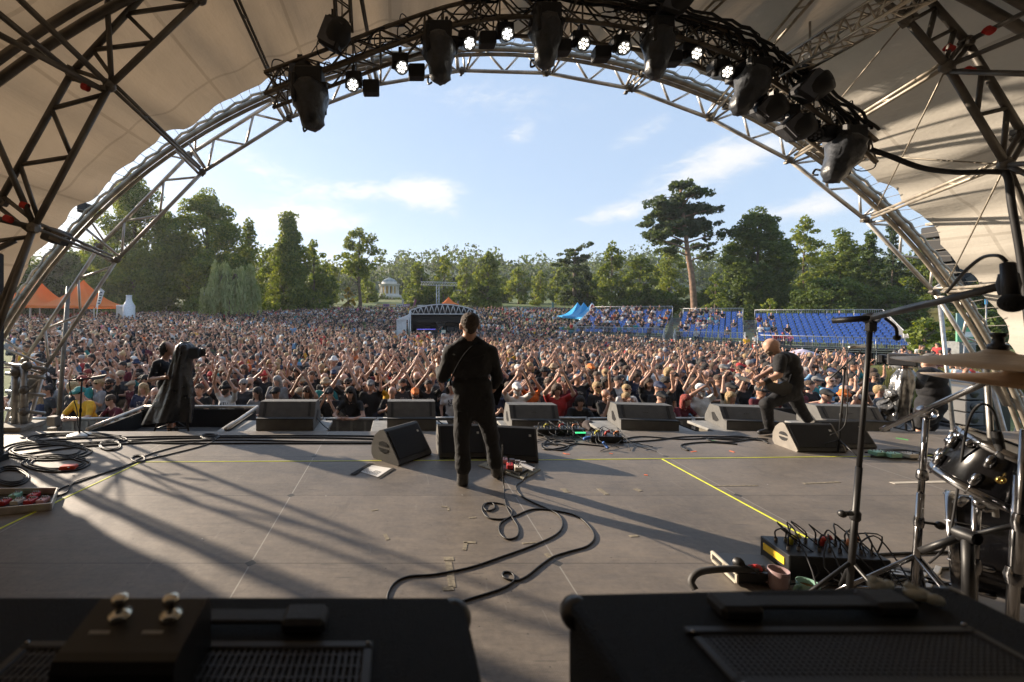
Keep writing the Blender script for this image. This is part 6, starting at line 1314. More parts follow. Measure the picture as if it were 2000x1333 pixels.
# people the photo shows clearly, by pixel of their place in the front row: shirt, head, colour, pose, sunglasses, beard
FIX = {178: ('yellow', 'cap', 'teal', 'lean', 1, 0), 233: ('maroon', 'short', 'brown', 'lean', 1, 0), 152: ('black', 'bob', 'blond', 'plain', 0, 0), 283: ('black', 'short', 'brown', 'plain', 1, 0), 453: ('white', 'bucket', 'black', 'arms_up', 0, 1), 412: ('black', 'long', 'blond', 'plain', 1, 0), 568: ('white', 'short', 'grey', 'clap_up', 0, 0),
       640: ('black', 'cap', 'black', 'hands_mouth', 1, 0), 676: ('black', 'cap', 'black', 'hands_mouth', 0, 0), 710: ('black', 'short', 'dark', 'lean', 0, 0), 742: ('black', 'short', 'brown', 'clap_chest', 0, 0), 812: ('orange', 'cap', 'orange', 'plain', 0, 1), 848: ('teal', 'long', 'dark', 'phone', 0, 0), 873: ('grey', 'cap', 'black', 'lean', 0, 0), 985: ('white', 'short', 'grey', 'clap_chest', 0, 0),
       1140: ('black', 'bob', 'dark', 'lean', 0, 0), 1184: ('black', None, None, 'hands_mouth', 0, 0), 1205: ('black', 'bob', 'blond', 'clap_chest', 0, 0), 1320: ('maroon', 'long', 'red', 'lean', 0, 0), 1348: ('charcoal', 'short', 'dark', 'lean', 0, 0), 1382: ('light blue', 'short', 'dark', 'lean', 0, 1), 1415: ('black', 'long', 'red', 'lean', 0, 0)}
def look(row, px, r):
    if row == 0:
        for k, v in list(FIX.items()):
            if abs(k - px) < 14: return FIX.pop(k)
    hk = r.choice(['short'] * 40 + ['long'] * 16 + ['bob'] * 6 + ['cap'] * 20 + ['bucket'] * 3 + ['none'] * 14); hk = None if hk == 'none' else str(hk)
    hc = None if hk is None else str(r.choice(['black'] * 5 + ['grey', 'grey', 'tan', 'white', 'teal', 'red', 'navy', 'navy', 'navy', 'orange'])) if hk in ('cap', 'bucket') else str(r.choice(['dark'] * 7 + ['brown'] * 7 + ['blond'] * 3 + ['grey'] * 2 + ['red']))
    return (str(r.choice(SHW)), hk, hc, str(r.choice(KINDW0 if row == 0 else KINDW)), int(r.random() < .4), int(hk not in ('long', 'bob') and r.random() < .3))
r = np.random.default_rng(8)
GRP = 'festival crowd in front of the stage'
body_cache = {}
for n_, (X, Y, row) in enumerate(cand[:N_IND]):
    px = CX + X / Y * FPX; lm = min(LMK, key=lambda l: abs(l[0] - px))[1]
    for tr in range(60):
        c, hk, hc, pk, sg, bd = look(row, px, r)
        prn = c in ('black', 'charcoal', 'navy', 'white') and r.random() < .45
        htx = 'bald' if hk is None else {'short': hc + ' hair', 'long': 'long ' + hc + ' hair', 'bob': hc + ' bob', 'cap': hc + ' cap', 'bucket': hc + ' hat'}[hk]
        a = f"person in {'printed ' if prn else ''}{c} shirt, {htx}{', bearded' if bd else ''}, {POSE_TXT[pk]}"
        where = (ORD[row] + ' ' if row else '') + lm if pk == 'lean' or row else 'at the barrier ' + lm
        lab = f"{a}, {where}"
        if len(lab.split()) > 16: lab = f"{a}, {lm}"
        if len(lab.split()) <= 16 and lab not in used: break
    used.add(lab)
    z0 = terrain(Y, X); sc_ = float(np.clip(r.normal(1.0, .04), .9, 1.09)); rz = float(r.normal(0, .18)) + math.atan2(-X + 1.5, Y) * -.45
    o = thing('person', (X, Y, z0), lab, 'person', GRP); o.rotation_euler = (0, 0, rz); o.scale = (sc_, sc_, sc_)
    me, dh = VAR[pk][int(r.integers(len(VAR[pk])))]
    bo = bpy.data.objects.new('body', me); COL.objects.link(bo); bo.parent = o
    for si, m in ((0, SKIN[int(r.integers(3))]), (1, shirt_mat(c, prn)), (2, JEANS[int(r.integers(3))])): bo.material_slots[si].link = 'OBJECT'; bo.material_slots[si].material = m
    def kid(nm, me_):
        k_ = bpy.data.objects.new(nm, me_); COL.objects.link(k_); k_.parent = o; k_.location = dh.tolist()
    if hk: kid('cap' if hk == 'cap' else 'hat' if hk == 'bucket' else 'hair', hp_mesh(hk, CM[hc] if hk in ('cap', 'bucket') else HM[hc]))
    if sg: kid('sunglasses', GL_ME)
    if bd: kid('beard', beard_mesh(hc if hc in HM else 'brown'))

# ---- everyone further back: one dense mass
def stuff_variants(h, zmin, kinds, k):
    out = []
    for kind, nv in kinds:
        for i in range(nv):
            rr = np.random.default_rng(500 + i * 13 + len(kind)); p, dh = pose_variant(kind, rr); pr = person_prims(p, girth=1.05)
            hk = rr.choice(['short', 'short', 'long', 'cap', 'none'])
            hq = {'short': [(H0 + dh + V3(0, .02, .045), H0 + dh + V3(0, 0, .05), .098, .092, 6)], 'cap': [(H0 + dh + V3(0, .01, .05), H0 + dh + V3(0, 0, .05), .10, .095, 6), (H0 + dh + V3(0, -.08, .05), H0 + dh + V3(0, -.14, .04), .05, .035, 6)], 'long': [(H0 + dh + V3(0, .03, .045), H0 + dh + V3(0, .01, .05), .10, .094, 6), (H0 + dh + V3(0, .07, 0), H0 + dh + V3(0, .08, -.2), .09, .09, 6)], 'none': []}[str(hk)]
            V, Q, fm = sdf_mesh(pr + hq, h, k, zmin); out.append((V.astype(np.float32), Q, fm))
    return out
def merge_people(places, variants, r, lowface=False):
    VS, QS, CS = [], [], []; off = 0
    sk = np.array([(.44, .245, .17), (.36, .19, .125), (.49, .285, .205)]); shn = [SHIRTS[k] for k in SHIRTS]; shw = np.array([SHW.count(k) for k in SHIRTS], float)
    if lowface: shw = shw + np.array([12, 6, 5, 4, 5, 1.5, 1.5, .7, .4, 1, 3, 2, .8, 2])
    shw /= shw.sum(); hh = [HAIRS[k] for k in ('dark', 'brown', 'blond', 'grey')] + [CAPS['black'], CAPS['white'], CAPS['tan'], CAPS['navy'], CAPS['red']]
    hw = np.array([6, 6, 2.2, 1.6, 3, .6, .6, .8, .3]); hw /= hw.sum()
    for (X, Y, Z, rz, s) in places:
        V, Q, fm = variants[int(r.integers(len(variants)))]
        c, sn = math.cos(rz) * s, math.sin(rz) * s; W = np.empty_like(V); W[:, 0] = V[:, 0] * c - V[:, 1] * sn + X; W[:, 1] = V[:, 0] * sn + V[:, 1] * c + Y; W[:, 2] = V[:, 2] * s + Z
        pal = np.array([sk[int(r.integers(3))], shn[int(r.choice(len(shn), p=shw))], (.02, .02, .03), (.012,) * 3, (.05, .03, .025), (.25, .11, .09), hh[int(r.choice(len(hh), p=hw))]])
        VS.append(W); QS.append(Q + off); CS.append(pal[fm]); off += len(V)
    return np.concatenate(VS), np.concatenate(QS), np.concatenate(CS)
def crowd_mat():
    mt, nt, N, L, b = nodes_of('crowd_cloth_and_skin', .75); at = N.new('ShaderNodeAttribute'); at.attribute_name = 'tint'; L.new(at.outputs['Color'], b.inputs['Base Color']); return mt
r = np.random.default_rng(21)
def plc(lst): return [(X, Y, terrain(Y, X), float(r.normal(0, .25)) - math.atan2(-X, Y) * .45, float(np.clip(r.normal(.985, .055), .84, 1.12))) for X, Y, _ in lst]
rest = cand[N_IND:]
KM = [('clap_up', 6), ('arms_up', 3), ('one_up', 4), ('clap_chest', 8), ('hands_mouth', 3), ('phone', 2), ('plain', 11), ('folded', 4)]
near = [c for c in rest if c[1] < 21]; midl = [c for c in rest if 21 <= c[1] < 38]; farl = [c for c in rest if c[1] >= 38]
geo = [merge_people(plc(near), stuff_variants(.034, .55, KM, .03), r), merge_people(plc(midl), stuff_variants(.052, .85, KM, .035), r), merge_people(plc(farl), stuff_variants(.085, 1.05, [('clap_up', 2), ('one_up', 2), ('clap_chest', 5), ('plain', 14)], .03), r, True)]
# scattered groups sitting or standing on the right meadow, and people in the stands are added below
EXTRA = []
for k in range(46):
    px_, yy = r.uniform(1745, 1900), r.uniform(15, 30); EXTRA.append(((px_ - CX) / FPX * yy, yy, terrain(yy, (px_ - CX) / FPX * yy) - (.75 if r.random() < .75 else 0), float(r.normal(0, .8)), 1.0))
# ================================================================ grandstands
SLOT_GLINT = mat('seat_slot_pale', (.45, .48, .55), .5); SEAT = mat('blue_seat_plastic', (.055, .135, .42), .38, var=.12, vs=3); STAND_RAIL = mat('rail_galvanised', (.46, .46, .46), .5, .4, var=.2); TREAD = mat('tread_grey', (.13, .13, .13), .8, var=.3); REDPL = mat('red_plate', (.4, .04, .03), .6)
U = Vector((-.79, .61, 0)).normalized(); W_ = Vector((.61, .79, 0)).normalized(); O_ = Vector((42.3, 36.0, 0)); ROWS, RD, RH = 11, .78, .235
seat_mb = MB()
def seat_shape(b, p, s=1.0):
    """moulded bucket seat facing -W"""
    M = Matrix((U, W_, Vector((0, 0, 1)))).transposed()
    f = lambda x, y, z: p + M @ Vector((x * s, y * s, z * s))
    prof = [(-.20, .40), (-.19, .425), (.12, .40), (.19, .44), (.235, .56), (.25, .69), (.265, .69), (.22, .40), (.12, .365), (-.19, .39)]
    b.prism([f(-.205, y, z) for y, z in prof], M @ Vector((.41 * s, 0, 0)))
    b.box(f(0, .02, .20), (.05, .05, .38), M); b.mi = 1; b.box(f(0, .232, .60), (.10, .012, .035), M); b.mi = 0  # pale plate paints in the white highlight at the seat's handle slot
STAND_PEOPLE = []
def stand_block(t0, t1, z0, label, people):
    o = thing('grandstand', O_ + U * (t0 + t1) / 2 + Vector((0, 0, z0)), label, 'grandstand', None)
    b = MB(); M = Matrix((U, W_, Vector((0, 0, 1)))).transposed(); L = t1 - t0; mid = O_ + U * (t0 + t1) / 2 + Vector((0, 0, z0))
    for i in range(ROWS):
        c = mid + W_ * (RD * (i + .5)) + Vector((0, 0, .38 + RH * i)); b.box(c, (L, RD * .97, .05), M)
    b.build('tier', TREAD, o)
    b = MB()
    for i in range(ROWS + 1):
        for k in range(int(L / 1.8) + 1):
            p = O_ + U * (t0 + L * k / int(L / 1.8)) + W_ * (RD * i) + Vector((0, 0, z0)); h = .35 + RH * min(i, ROWS - 1); b.cyl(p - Vector((0, 0, 1.4)), p + Vector((0, 0, h)), .03, n=5)
    for z in (.12, .30): b.box(mid + Vector((0, 0, z)), (L, .06, .07), M)
    b.build('scaffold', STEEL, o)
    b = MB(); b.box(mid + W_ * .9 + Vector((0, 0, -.55)), (L, .03, 2.0), M); b.build('understructure_cloth', GAFFER, o)
    def railing(a, c, h=1.1, n=None):
        k = MB(); ln = (c - a).length; n = n or int(ln / .14); up = Vector((0, 0, h))
        k.cyl(a + up, c + up, .032, n=6); k.cyl(a + Vector((0, 0, .12)), c + Vector((0, 0, .12)), .018, n=5)
        for i in range(n + 1):
            p = a.lerp(c, i / n); big = i % 14 == 0 or i == n
            k.cyl(p + Vector((0, 0, .0 if big else .12)), p + up, (.032 if big else .014), n=5 if big else 4)
        return k
    zt = Vector((0, 0, z0 + .38 + RH * (ROWS - 1)))
    railing(O_ + U * t0 + Vector((0, 0, z0 + .36)), O_ + U * t1 + Vector((0, 0, z0 + .36)), 1.0).build('front_railing', STAND_RAIL, o)
    railing(O_ + U * t0 + W_ * RD * ROWS + zt, O_ + U * t1 + W_ * RD * ROWS + zt, 1.1).build('back_railing', STAND_RAIL, o)
    cols = int(L / .50); n = 0; rest_ = MB(); pos = []
    for i in range(ROWS):
        for k in range(cols):
            pos.append((i, k, O_ + U * (t0 + .28 + (L - .56) * k / (cols - 1)) + W_ * (RD * (i + .42)) + Vector((0, 0, z0 + .405 + RH * i))))
    near_ = sorted(pos, key=lambda q: q[2].length); proto = None
    for (i, k, p) in near_[:100]:
        if proto is None:
            sbm = MB(); seat_shape(sbm, p); sbm.build('seat', [SEAT, SLOT_GLINT], o); proto = bpy.data.objects[o.children[-1].name] if o.children else None; proto = [c for c in bpy.data.objects if c.parent == o and c.name.startswith('seat')][0]; p0 = p
        else:
            c = proto.copy(); COL.objects.link(c); c.parent = o; c.location = p - p0
    for (i, k, p) in near_[100:]: seat_shape(rest_, p)
    if rest_.v: tag(rest_.build('seat_rows', [SEAT, SLOT_GLINT], o), kind='stuff')
    for (i, k, p) in pos:
        if random.random() < people(k / cols, i / ROWS): STAND_PEOPLE.append((p.x - .05 * W_.x, p.y - .05 * W_.y, p.z, i))
    return o, railing
gR, railf = stand_block(0, 9.75, -1.62, 'right grandstand block of mostly empty blue seats', lambda u, v: .22 if u > .72 and v < .75 else .006)
gM, _ = stand_block(10.8, 16.5, -1.42, 'narrow middle grandstand block of blue seats between the two stairways', lambda u, v: .35 if v > .25 and u > .3 else .12)
gL, _ = stand_block(17.6, 26.8, -1.12, 'far left grandstand block of blue seats, half filled with spectators', lambda u, v: .38)
a_ = O_ + Vector((0, 0, -1.26)); c_ = O_ + W_ * RD * ROWS + Vector((0, 0, -1.62 + .38 + RH * 10)); railf(a_, c_, 1.1).build('side_railing', STAND_RAIL, gR)
bb = MB(); bb.add([a_ + Vector((0, 0, .1)), c_ + Vector((0, 0, .1)), c_ + Vector((0, 0, 1.05)), a_ + Vector((0, 0, 1.05))], [(0, 1, 2, 3)]); bb.prism([a_ + Vector((0, 0, .1)), c_ + Vector((0, 0, .1)), c_ + Vector((0, 0, 1.05)), a_ + Vector((0, 0, 1.05))], U * -.012); bb.build('side_mesh', mat('grey_mesh_panel', (.30, .30, .29), .7, .2), gR)
a_ = O_ + U * 26.8 + Vector((0, 0, -.76)); c_ = O_ + U * 26.8 + W_ * RD * ROWS + Vector((0, 0, -1.12 + .38 + RH * 10)); railf(a_, c_, 1.1).build('side_railing', STAND_RAIL, gL)
for t0, t1, z0, lb in ((9.8, 10.75, -1.55, 'grey metal stairway between the right and middle seat blocks'), (16.55, 17.55, -1.32, 'grey metal stairway between the middle and far left seat blocks')):
    o = thing('stairway', O_ + U * (t0 + t1) / 2 + Vector((0, 0, z0)), lb, 'stairs'); M = Matrix((U, W_, Vector((0, 0, 1)))).transposed(); b = MB(); rp = MB()
    for i in range(ROWS * 2):
        c = O_ + U * (t0 + t1) / 2 + W_ * (RD / 2 * (i - .8)) + Vector((0, 0, z0 + .10 + RH / 2 * i)); b.box(c - Vector((0, 0, .03)), (t1 - t0, .30, .075), M)
        if i % 2 == 0: rp.box(c - W_ * .16 + U * random.uniform(-.4, .4), (.16, .02, .035), M)
    b.build('step', mat('step_metal', (.22, .22, .22), .6, .3, var=.3), o); rp.build('red_edge_mark', REDPL, o); k = MB()
    for t in (t0 + .02, t1 - .02): q = railf(O_ + U * t - W_ * 1.2 + Vector((0, 0, z0 - .2)), O_ + U * t + W_ * .3 + Vector((0, 0, z0 + .5)), 1.0, 10); k.add(q.v, q.f)
    k.build('railing', STAND_RAIL, o)
# spectators sitting in the stands and resting on the meadow join the far crowd
def seated():
    out = []
    for i in range(6):
        rr = np.random.default_rng(900 + i); p, dh = pose_variant('plain' if i < 4 else 'clap_chest', rr)
        for n, sg in (('L', -1), ('R', 1)):
            p['kn' + n] = V3(.11 * sg, -.42, .92); p['an' + n] = V3(.11 * sg, -.45, .50); p['ft' + n] = V3(.12 * sg, -.58, .46)
            if i < 4: arm(p, n, (.25 * sg, -.05, 1.15), (.12 * sg, -.30, 1.02), (.08 * sg, -.36, 1.0))
        q = person_prims(p) + [(H0 + V3(0, .02, .045), H0 + V3(0, 0, .05), .098, .092, 6)]; V, Q, fm = sdf_mesh(q, .06, .035); V = V - V3(0, 0, .50); out.append((V.astype(np.float32), Q, fm))
    return out
rr = np.random.default_rng(4); fz = math.atan2(-W_.x, W_.y) * 1.0
geo.append(merge_people([(x, y, z + .0, fz + float(rr.normal(0, .25)), 1.0) for x, y, z, i in STAND_PEOPLE], seated(), rr, True))
sd = [(x, y, z if z > -1.9 else terrain(y), rz, s) for x, y, z, rz, s in EXTRA]
geo.append(merge_people([e for e in sd], seated(), rr, True))
stv = stuff_variants(.05, None, [('plain', 4), ('folded', 2)], .03)
ST = []
for (px_, py_, d_) in ((1458, 672, 41), (1476, 668, 42), (1478, 690, 40), (1331, 618, 60), (1225, 616, 66), (1640, 620, 45.5)):
    p = P(px_, py_, d_); ST.append((p.x, p.y, p.z - 1.0, 2.6 if px_ < 1480 else fz, 1.0))
for px_, d_ in ((1890, 24), (1898, 25), (1915, 26), (1885, 14.5), (1878, 16), (40, 30), (60, 33), (90, 36), (30, 26), (75, 40)): ST.append(((px_ - CX) / FPX * d_, d_, terrain(d_, (px_ - CX) / FPX * d_), float(rr.normal(0, .6)), 1.0))
geo.append(merge_people(ST, stv, rr, True))
off = 0; Vs, Qs, Cs = [], [], []
for v, q, c in geo: Vs.append(v); Qs.append(q + off); Cs.append(c); off += len(v)
Vs, Qs, Cs = np.concatenate(Vs), np.concatenate(Qs), np.concatenate(Cs)
me = np_mesh('crowd', Vs, Qs, np.zeros(len(Qs), int), [crowd_mat()])
at = me.attributes.new('tint', 'FLOAT_COLOR', 'FACE'); cc = np.ones((len(Qs), 4), np.float32); cc[:, :3] = Cs; at.data.foreach_set('color', cc.ravel())
co = bpy.data.objects.new('crowd', me); COL.objects.link(co); tag(co, 'dense festival crowd filling the park beyond the nearest rows', 'crowd', kind='stuff')
print('crowd', len(cand), 'verts', len(Vs), 'stand', len(STAND_PEOPLE))

# ---- crowd barrier in front of the first row
def barrier_section(x, y, rz):
    o = thing('crowd_barrier', (x, y, -1.5), 'grey metal crowd barrier section with a top rail in the row before the front row', 'barrier', 'crowd barrier sections along the pit'); o['label'] = 'grey crowd barrier section in the row between pit and crowd'
    return o
proto = barrier_section(0, 9.02, 0); b = MB(); b.box((0, 9.02, -.91), (1.06, .025, 1.10)); b.build('panel', mat('barrier_panel', (.15, .145, .135), .6, .3, var=.3), proto)
b = MB(); b.cyl((-.54, 9.02, -.33), (.54, 9.02, -.33), .028, n=8)
for x in (-.53, .53): b.cyl((x, 9.0, -1.48), (x, 9.0, -.33), .024, n=7)
b.build('rail', STEEL, proto); b = MB(); 
for x in (-.27, .02, .30): b.box((x, 8.995, -.92), (.045, .02, 1.06))
b.build('stiffener', mat('barrier_rib', (.26, .25, .22), .6, .3), proto); b = MB(); b.box((0, 8.6, -1.475), (1.04, .8, .012)); b.build('foot_plate', STEEL, proto)
ks = kids(proto); xs_ = [-7.55 + 1.09 * k for k in range(17)]
proto.location.x = xs_[0]
for x in xs_[1:]:
    c = proto.copy(); COL.objects.link(c); c.location = (x, 9.02 + random.uniform(-.03, .03), -1.5)
    for k_ in ks: q = k_.copy(); COL.objects.link(q); q.parent = c

# ================================================================ tents, mixing stage, temple, masts
def tent(c, w, d, eave, peak, m, label, legs=True, name='tent', concave=.16, print_=None, group=None):
    c = Vector(c); o = thing(name, c, label, 'tent', group); b = MB(); n = 8; gr = []
    def f(u, v):      # v 0 eave .. 1 peak, u round the square
        k = (u * 4) % 4; s = int(k) % 4; t = k - int(k); e = [(-1, -1), (1, -1), (1, 1), (-1, 1)]; a, b_ = e[s], e[(s + 1) % 4]
        x, y = a[0] + (b_[0] - a[0]) * t, a[1] + (b_[1] - a[1]) * t; r_ = (1 - v)
        h = eave + (peak - eave) * (v ** (1 + concave * 6)); sag = -.05 * w * math.sin(t * math.pi) * (1 - v) * .5
        return c + Vector((x * w / 2 * r_, y * d / 2 * r_, h + sag * .3))
    b.grid(f, 32, 10); vs0 = len(b.v)
    for s in range(4):
        e = [(-1, -1), (1, -1), (1, 1), (-1, 1)]; a, b_ = e[s], e[(s + 1) % 4]
        A, B = c + Vector((a[0] * w / 2, a[1] * d / 2, eave)), c + Vector((b_[0] * w / 2, b_[1] * d / 2, eave)); b.add([A, B, B - Vector((0, 0, .28)), A - Vector((0, 0, .28))], [(0, 1, 2, 3)])
    b.build('canopy', m, o)
    for sx in (-1, 1):
        for sy in (-1, 1): b = MB(); b.box(c + Vector((sx * w * .49, sy * d * .49, eave / 2)), (.09, .09, eave)); b.build('leg', ALU, o)
    if print_:
        b = MB(); random.seed(3)
        for (cx, cz, wd, rows) in print_:
            for r_ in range(rows):
                for k in range(int(wd / .16)):
                    if random.random() < .85:
                        v = (cz - r_ * .10); x = cx + k * .16; q = f(.0 + (x + 1) / 2 / 4, v) + Vector((0, -.03, .01)); b.box(q, (.11 * w / 8, .012, .16 * w / 8), Matrix.Rotation(-.7, 3, 'X'))
        b.build('lettering', mat('tent_print', (.05, .025, .02), .7), o)
    return o
ORT = mat('orange_tent_cloth', (.78, .20, .03), .6, var=.1, vs=.6, transl=.35); BLT = mat('blue_tent_cloth', (.015, .30, .62), .5, var=.1, vs=.6, transl=.2)
dt = 54; 
q = P(163, 599, dt); tent((q.x, dt, terrain(dt)), 7.6, 7, q.z - terrain(dt) + .05, P(0, 547, dt).z - terrain(dt), ORT, 'orange peaked tent on the left, the one with its full right slope visible', print_=[(-.28, .34, .5, 2), (.16, .30, .12, 1)])
q = P(62, 597, dt); tent((q.x, dt + .5, terrain(dt)), 7.0, 7, q.z - terrain(dt), P(0, 538, dt).z - terrain(dt), ORT, 'orange peaked tent at the far left, partly behind the arch', print_=[(.02, .30, .3, 2)])
q = P(876, 600, 95); tent((q.x, 95, terrain(95)), 4, 4, 1.9, P(0, 580, 95).z - terrain(95), ORT, 'small orange tent peak rising behind the mixing stage roof')
for i, (px_, lb) in enumerate(((1128, 'leftmost of three blue peaked tents beside the stands'), (1140, 'middle of three blue peaked tents beside the stands'), (1156, 'rightmost of three blue peaked tents, beside the oval sign'))):
    d_ = 74 - i * 4; q = P(px_, 620, d_); g0 = terrain(d_); tent((q.x, d_, g0), 5.2 - .3 * i, 5, P(0, 617 + i * 1.5, d_).z - g0, P(0, 591, d_).z - g0, BLT, lb, concave=.20)
# oval sign by the blue tents
sg = thing('oval_sign', P(1157, 626, 62), 'white oval sign with red centre on a post before the blue tents', 'sign'); b = MB(); cq = P(1157, 606, 62); b.prism([cq + Vector((.36 * math.cos(a), 0, .95 * math.sin(a))) for a in np.linspace(0, 2 * math.pi, 25)[:-1]], (0, .06, 0)); b.build('sign_board', mat('sign_white', (.7, .7, .7), .5), sg)
b = MB(); b.prism([cq + Vector((.27 * math.cos(a), -.02, .78 * math.sin(a))) for a in np.linspace(0, 2 * math.pi, 25)[:-1]], (0, .01, 0)); b.build('red_field', mat('sign_red', (.45, .05, .05), .5), sg); b = MB(); b.box(cq + Vector((0, -.03, -.18)), (.26, .01, .22)); b.box(cq + Vector((0, -.03, .15)), (.2, .01, .10)); b.build('emblem', MATS['sign_white'], sg); b = MB(); b.cyl(cq - Vector((0, 0, .7)), Vector((cq.x, cq.y, terrain(62))), .05); b.build('post', STEEL, sg)
# inflatable bottle, cooling trailer
bt_ = thing('inflatable_bottle', (P(252, 600, 53).x, 53, terrain(53)), 'tall white inflatable bottle standing right of the orange tents', 'inflatable bottle'); b = MB(); zz = lambda y: P(0, y, 53).z - terrain(53); b.lathe((P(252, 600, 53).x, 53, terrain(53)), [(.0, 0), (.62, 0), (.66, .3), (.64, zz(598)), (.48, zz(593)), (.34, zz(588)), (.30, zz(579)), (.34, zz(578)), (.34, zz(577)), (0, zz(576.5))], 20); b.build('bottle', mat('white_inflatable', (.6, .62, .66), .4), bt_)
ct = thing('cooling_trailer', (P(236, 600, 54).x, 61, terrain(54)), 'white cooling trailer between the orange tent and the inflatable bottle', 'trailer'); b = MB(); p0, p1 = P(226, 640, 54), P(246, 596, 54); b.box(((p0.x + p1.x) / 2, 55, (terrain(54) + p1.z) / 2), (p1.x - p0.x, 2, p1.z - terrain(54)), bev=.06); b.build('box_body', mat('trailer_white', (.55, .55, .53), .5), ct); b = MB(); b.box(P(240, 600, 53.9), (.7, .25, .35), bev=.08); b.build('cooler_unit', mat('trailer_grey', (.45, .46, .48), .4), ct)
# feather flags
def flag(px_, y0, y1, d_, m, label, lean=0.0):
    o = thing('feather_flag', (P(px_, 0, d_).x, d_, terrain(d_)), label, 'flag'); a_ = Vector((P(px_, 0, d_).x, d_, terrain(d_))); t_ = P(px_ + lean, y0, d_); b = MB(); b.cyl(a_, t_, .04, n=6); b.build('pole', ALU, o)
    b = MB(); e = P(px_ + lean * .3, y1, d_); w = (t_ - e).length * .22; b.prism([t_, t_ + Vector((w, 0, -w * .8)), e + Vector((w * 1.1, 0, w)), e], (0, .03, 0)); b.build('flag_cloth', m, o)
    b = MB(); n_ = 5
    for k in range(n_): b.box(t_.lerp(e, .25 + .13 * k) + Vector((w * .55, -.03, 0)), (w * .5, .02, w * .3))
    b.build('lettering', mat('flag_print', (.05, .05, .08), .7), o)
flag(183, 562, 602, 45, mat('flag_white', (.55, .55, .55), .7), 'white lettered feather flag in front of the orange tent', 12); flag(785, 583, 597, 105, MATS['flag_white'], 'white feather flag left of the mixing stage far back'); flag(806, 584, 600, 108, mat('flag_red', (.3, .06, .12), .7), 'dark red feather flag far back behind the mixing stage', 4); flag(892, 588, 597, 104, mat('flag_violet', (.10, .07, .25), .7), 'violet feather flag behind the mixing stage roof', 2); flag(930, 596, 605, 100, MATS['flag_violet'], 'violet feather flag right of the mixing stage', 3); flag(1078, 590, 606, 92, mat('flag_green', (.05, .25, .22), .7), 'green feather flag left of the blue tents')
flag(396, 570, 585, 70, MATS['flag_white'], 'white flag waving beside the willow')
# stall row and fence at the back of the meadow
def banner_row(x0, x1, y0, y1, d_, cols, label, name='banner_fence'):
    o = thing(name, (P(x0, 0, d_).x, d_, terrain(d_)), label, 'fence'); n = len(cols); a_, c_ = P(x0, y0, d_), P(x1, y1, d_); w = (c_.x - a_.x) / n
    for i, cname in enumerate(cols):
        b = MB(); b.box((a_.x + w * (i + .5), d_, (a_.z + c_.z) / 2), (w * .96, .06, abs(a_.z - c_.z))); k = b.build('banner', MATS[cname], o); b = MB()
        for j in range(3): b.box((a_.x + w * (i + .25 + .25 * j), d_ - .05, (a_.z + c_.z) / 2), (w * .14, .02, abs(a_.z - c_.z) * .4))
        b.build('lettering', MATS['flag_print'] if i % 2 else MATS['flag_white'], k)
    b = MB()
    for i in range(n + 1): b.cyl((a_.x + w * i, d_, terrain(d_)), (a_.x + w * i, d_, a_.z), .04, n=5)
    b.build('post', STEEL, o)
mat('ban_yellow', (.5, .35, .12), .7); mat('ban_purple', (.25, .13, .27), .7); mat('ban_white', (.45, .46, .47), .7); mat('ban_teal', (.10, .22, .25), .7); mat('ban_grey', (.24, .26, .27), .7)
banner_row(735, 800, 594, 600, 103, ['ban_yellow', 'ban_purple', 'ban_yellow', 'ban_white', 'ban_purple'], 'row of yellow and purple banners behind the crowd below the temple'); banner_row(815, 850, 596, 601, 104, ['ban_white', 'ban_teal'], 'short white banner row behind the mixing stage roof')
banner_row(985, 1100, 601, 611, 96, ['ban_grey', 'ban_white', 'ban_teal', 'ban_grey', 'ban_purple', 'ban_grey', 'ban_white', 'ban_grey'], 'long grey bannered fence below the sunny lawn'); banner_row(495, 540, 601, 607, 84, ['ban_teal', 'ban_white', 'ban_teal'], 'teal and white banners right of the willow')
banner_row(1085, 1150, 645, 660, 53, ['ban_purple', 'ban_teal', 'ban_white'], 'colourful banners along the foot of the left grandstand'); 

# mixing stage with arched truss roof
fd = 37.5; g0 = terrain(fd); fo = thing('mixing_stage', (P(857, 0, fd).x, fd, g0), 'small black stage with arched aluminium truss roof in mid crowd', 'stage')
X0, X1 = P(801, 0, fd).x, P(927, 0, fd).x; zt = P(0, 595, fd).z; ze = P(0, 607, fd).z; zb = P(0, 614, fd).z; zf = P(0, 655, fd).z
def topz(u): return ze + (zt - ze) * math.sin(u * math.pi) ** .8
b = MB(); n = 12; pts = [Vector((X0 + (X1 - X0) * i / n, fd, topz(i / n))) for i in range(n + 1)]; b.tube(pts, .055, 6); b.cyl((X0, fd, zb), (X1, fd, zb), .055, n=6)
for i in range(n): b.cyl(pts[i], Vector((X0 + (X1 - X0) * (i + .5) / n, fd, zb)), .035, n=5); b.cyl(pts[i + 1], Vector((X0 + (X1 - X0) * (i + .5) / n, fd, zb)), .035, n=5)
b.cyl(pts[0], (X0, fd, g0), .09, n=6); b.cyl(pts[-1], (X1, fd, g0), .09, n=6); b.cyl((X0, fd + 4.5, g0), (X0, fd + 4.5, zb), .09); b.cyl((X1, fd + 4.5, g0), (X1, fd + 4.5, zb), .09); b.build('truss_frame', mat('aluminium_bright', (.55, .55, .55), .4, .6), fo)
b = MB(); b.grid(lambda u, v: Vector((X0 + (X1 - X0) * u, fd + .1 + 4.5 * v, topz(u) + .08)), 16, 2); pr_ = [Vector((X0, fd + .15, zb))] + [p + Vector((0, .15, 0)) for p in pts] + [Vector((X1, fd + .15, zb))]; b.prism(pr_, (0, .05, 0)); b.build('roof_skin', mat('roof_black', (.016, .016, .018), .6), fo)
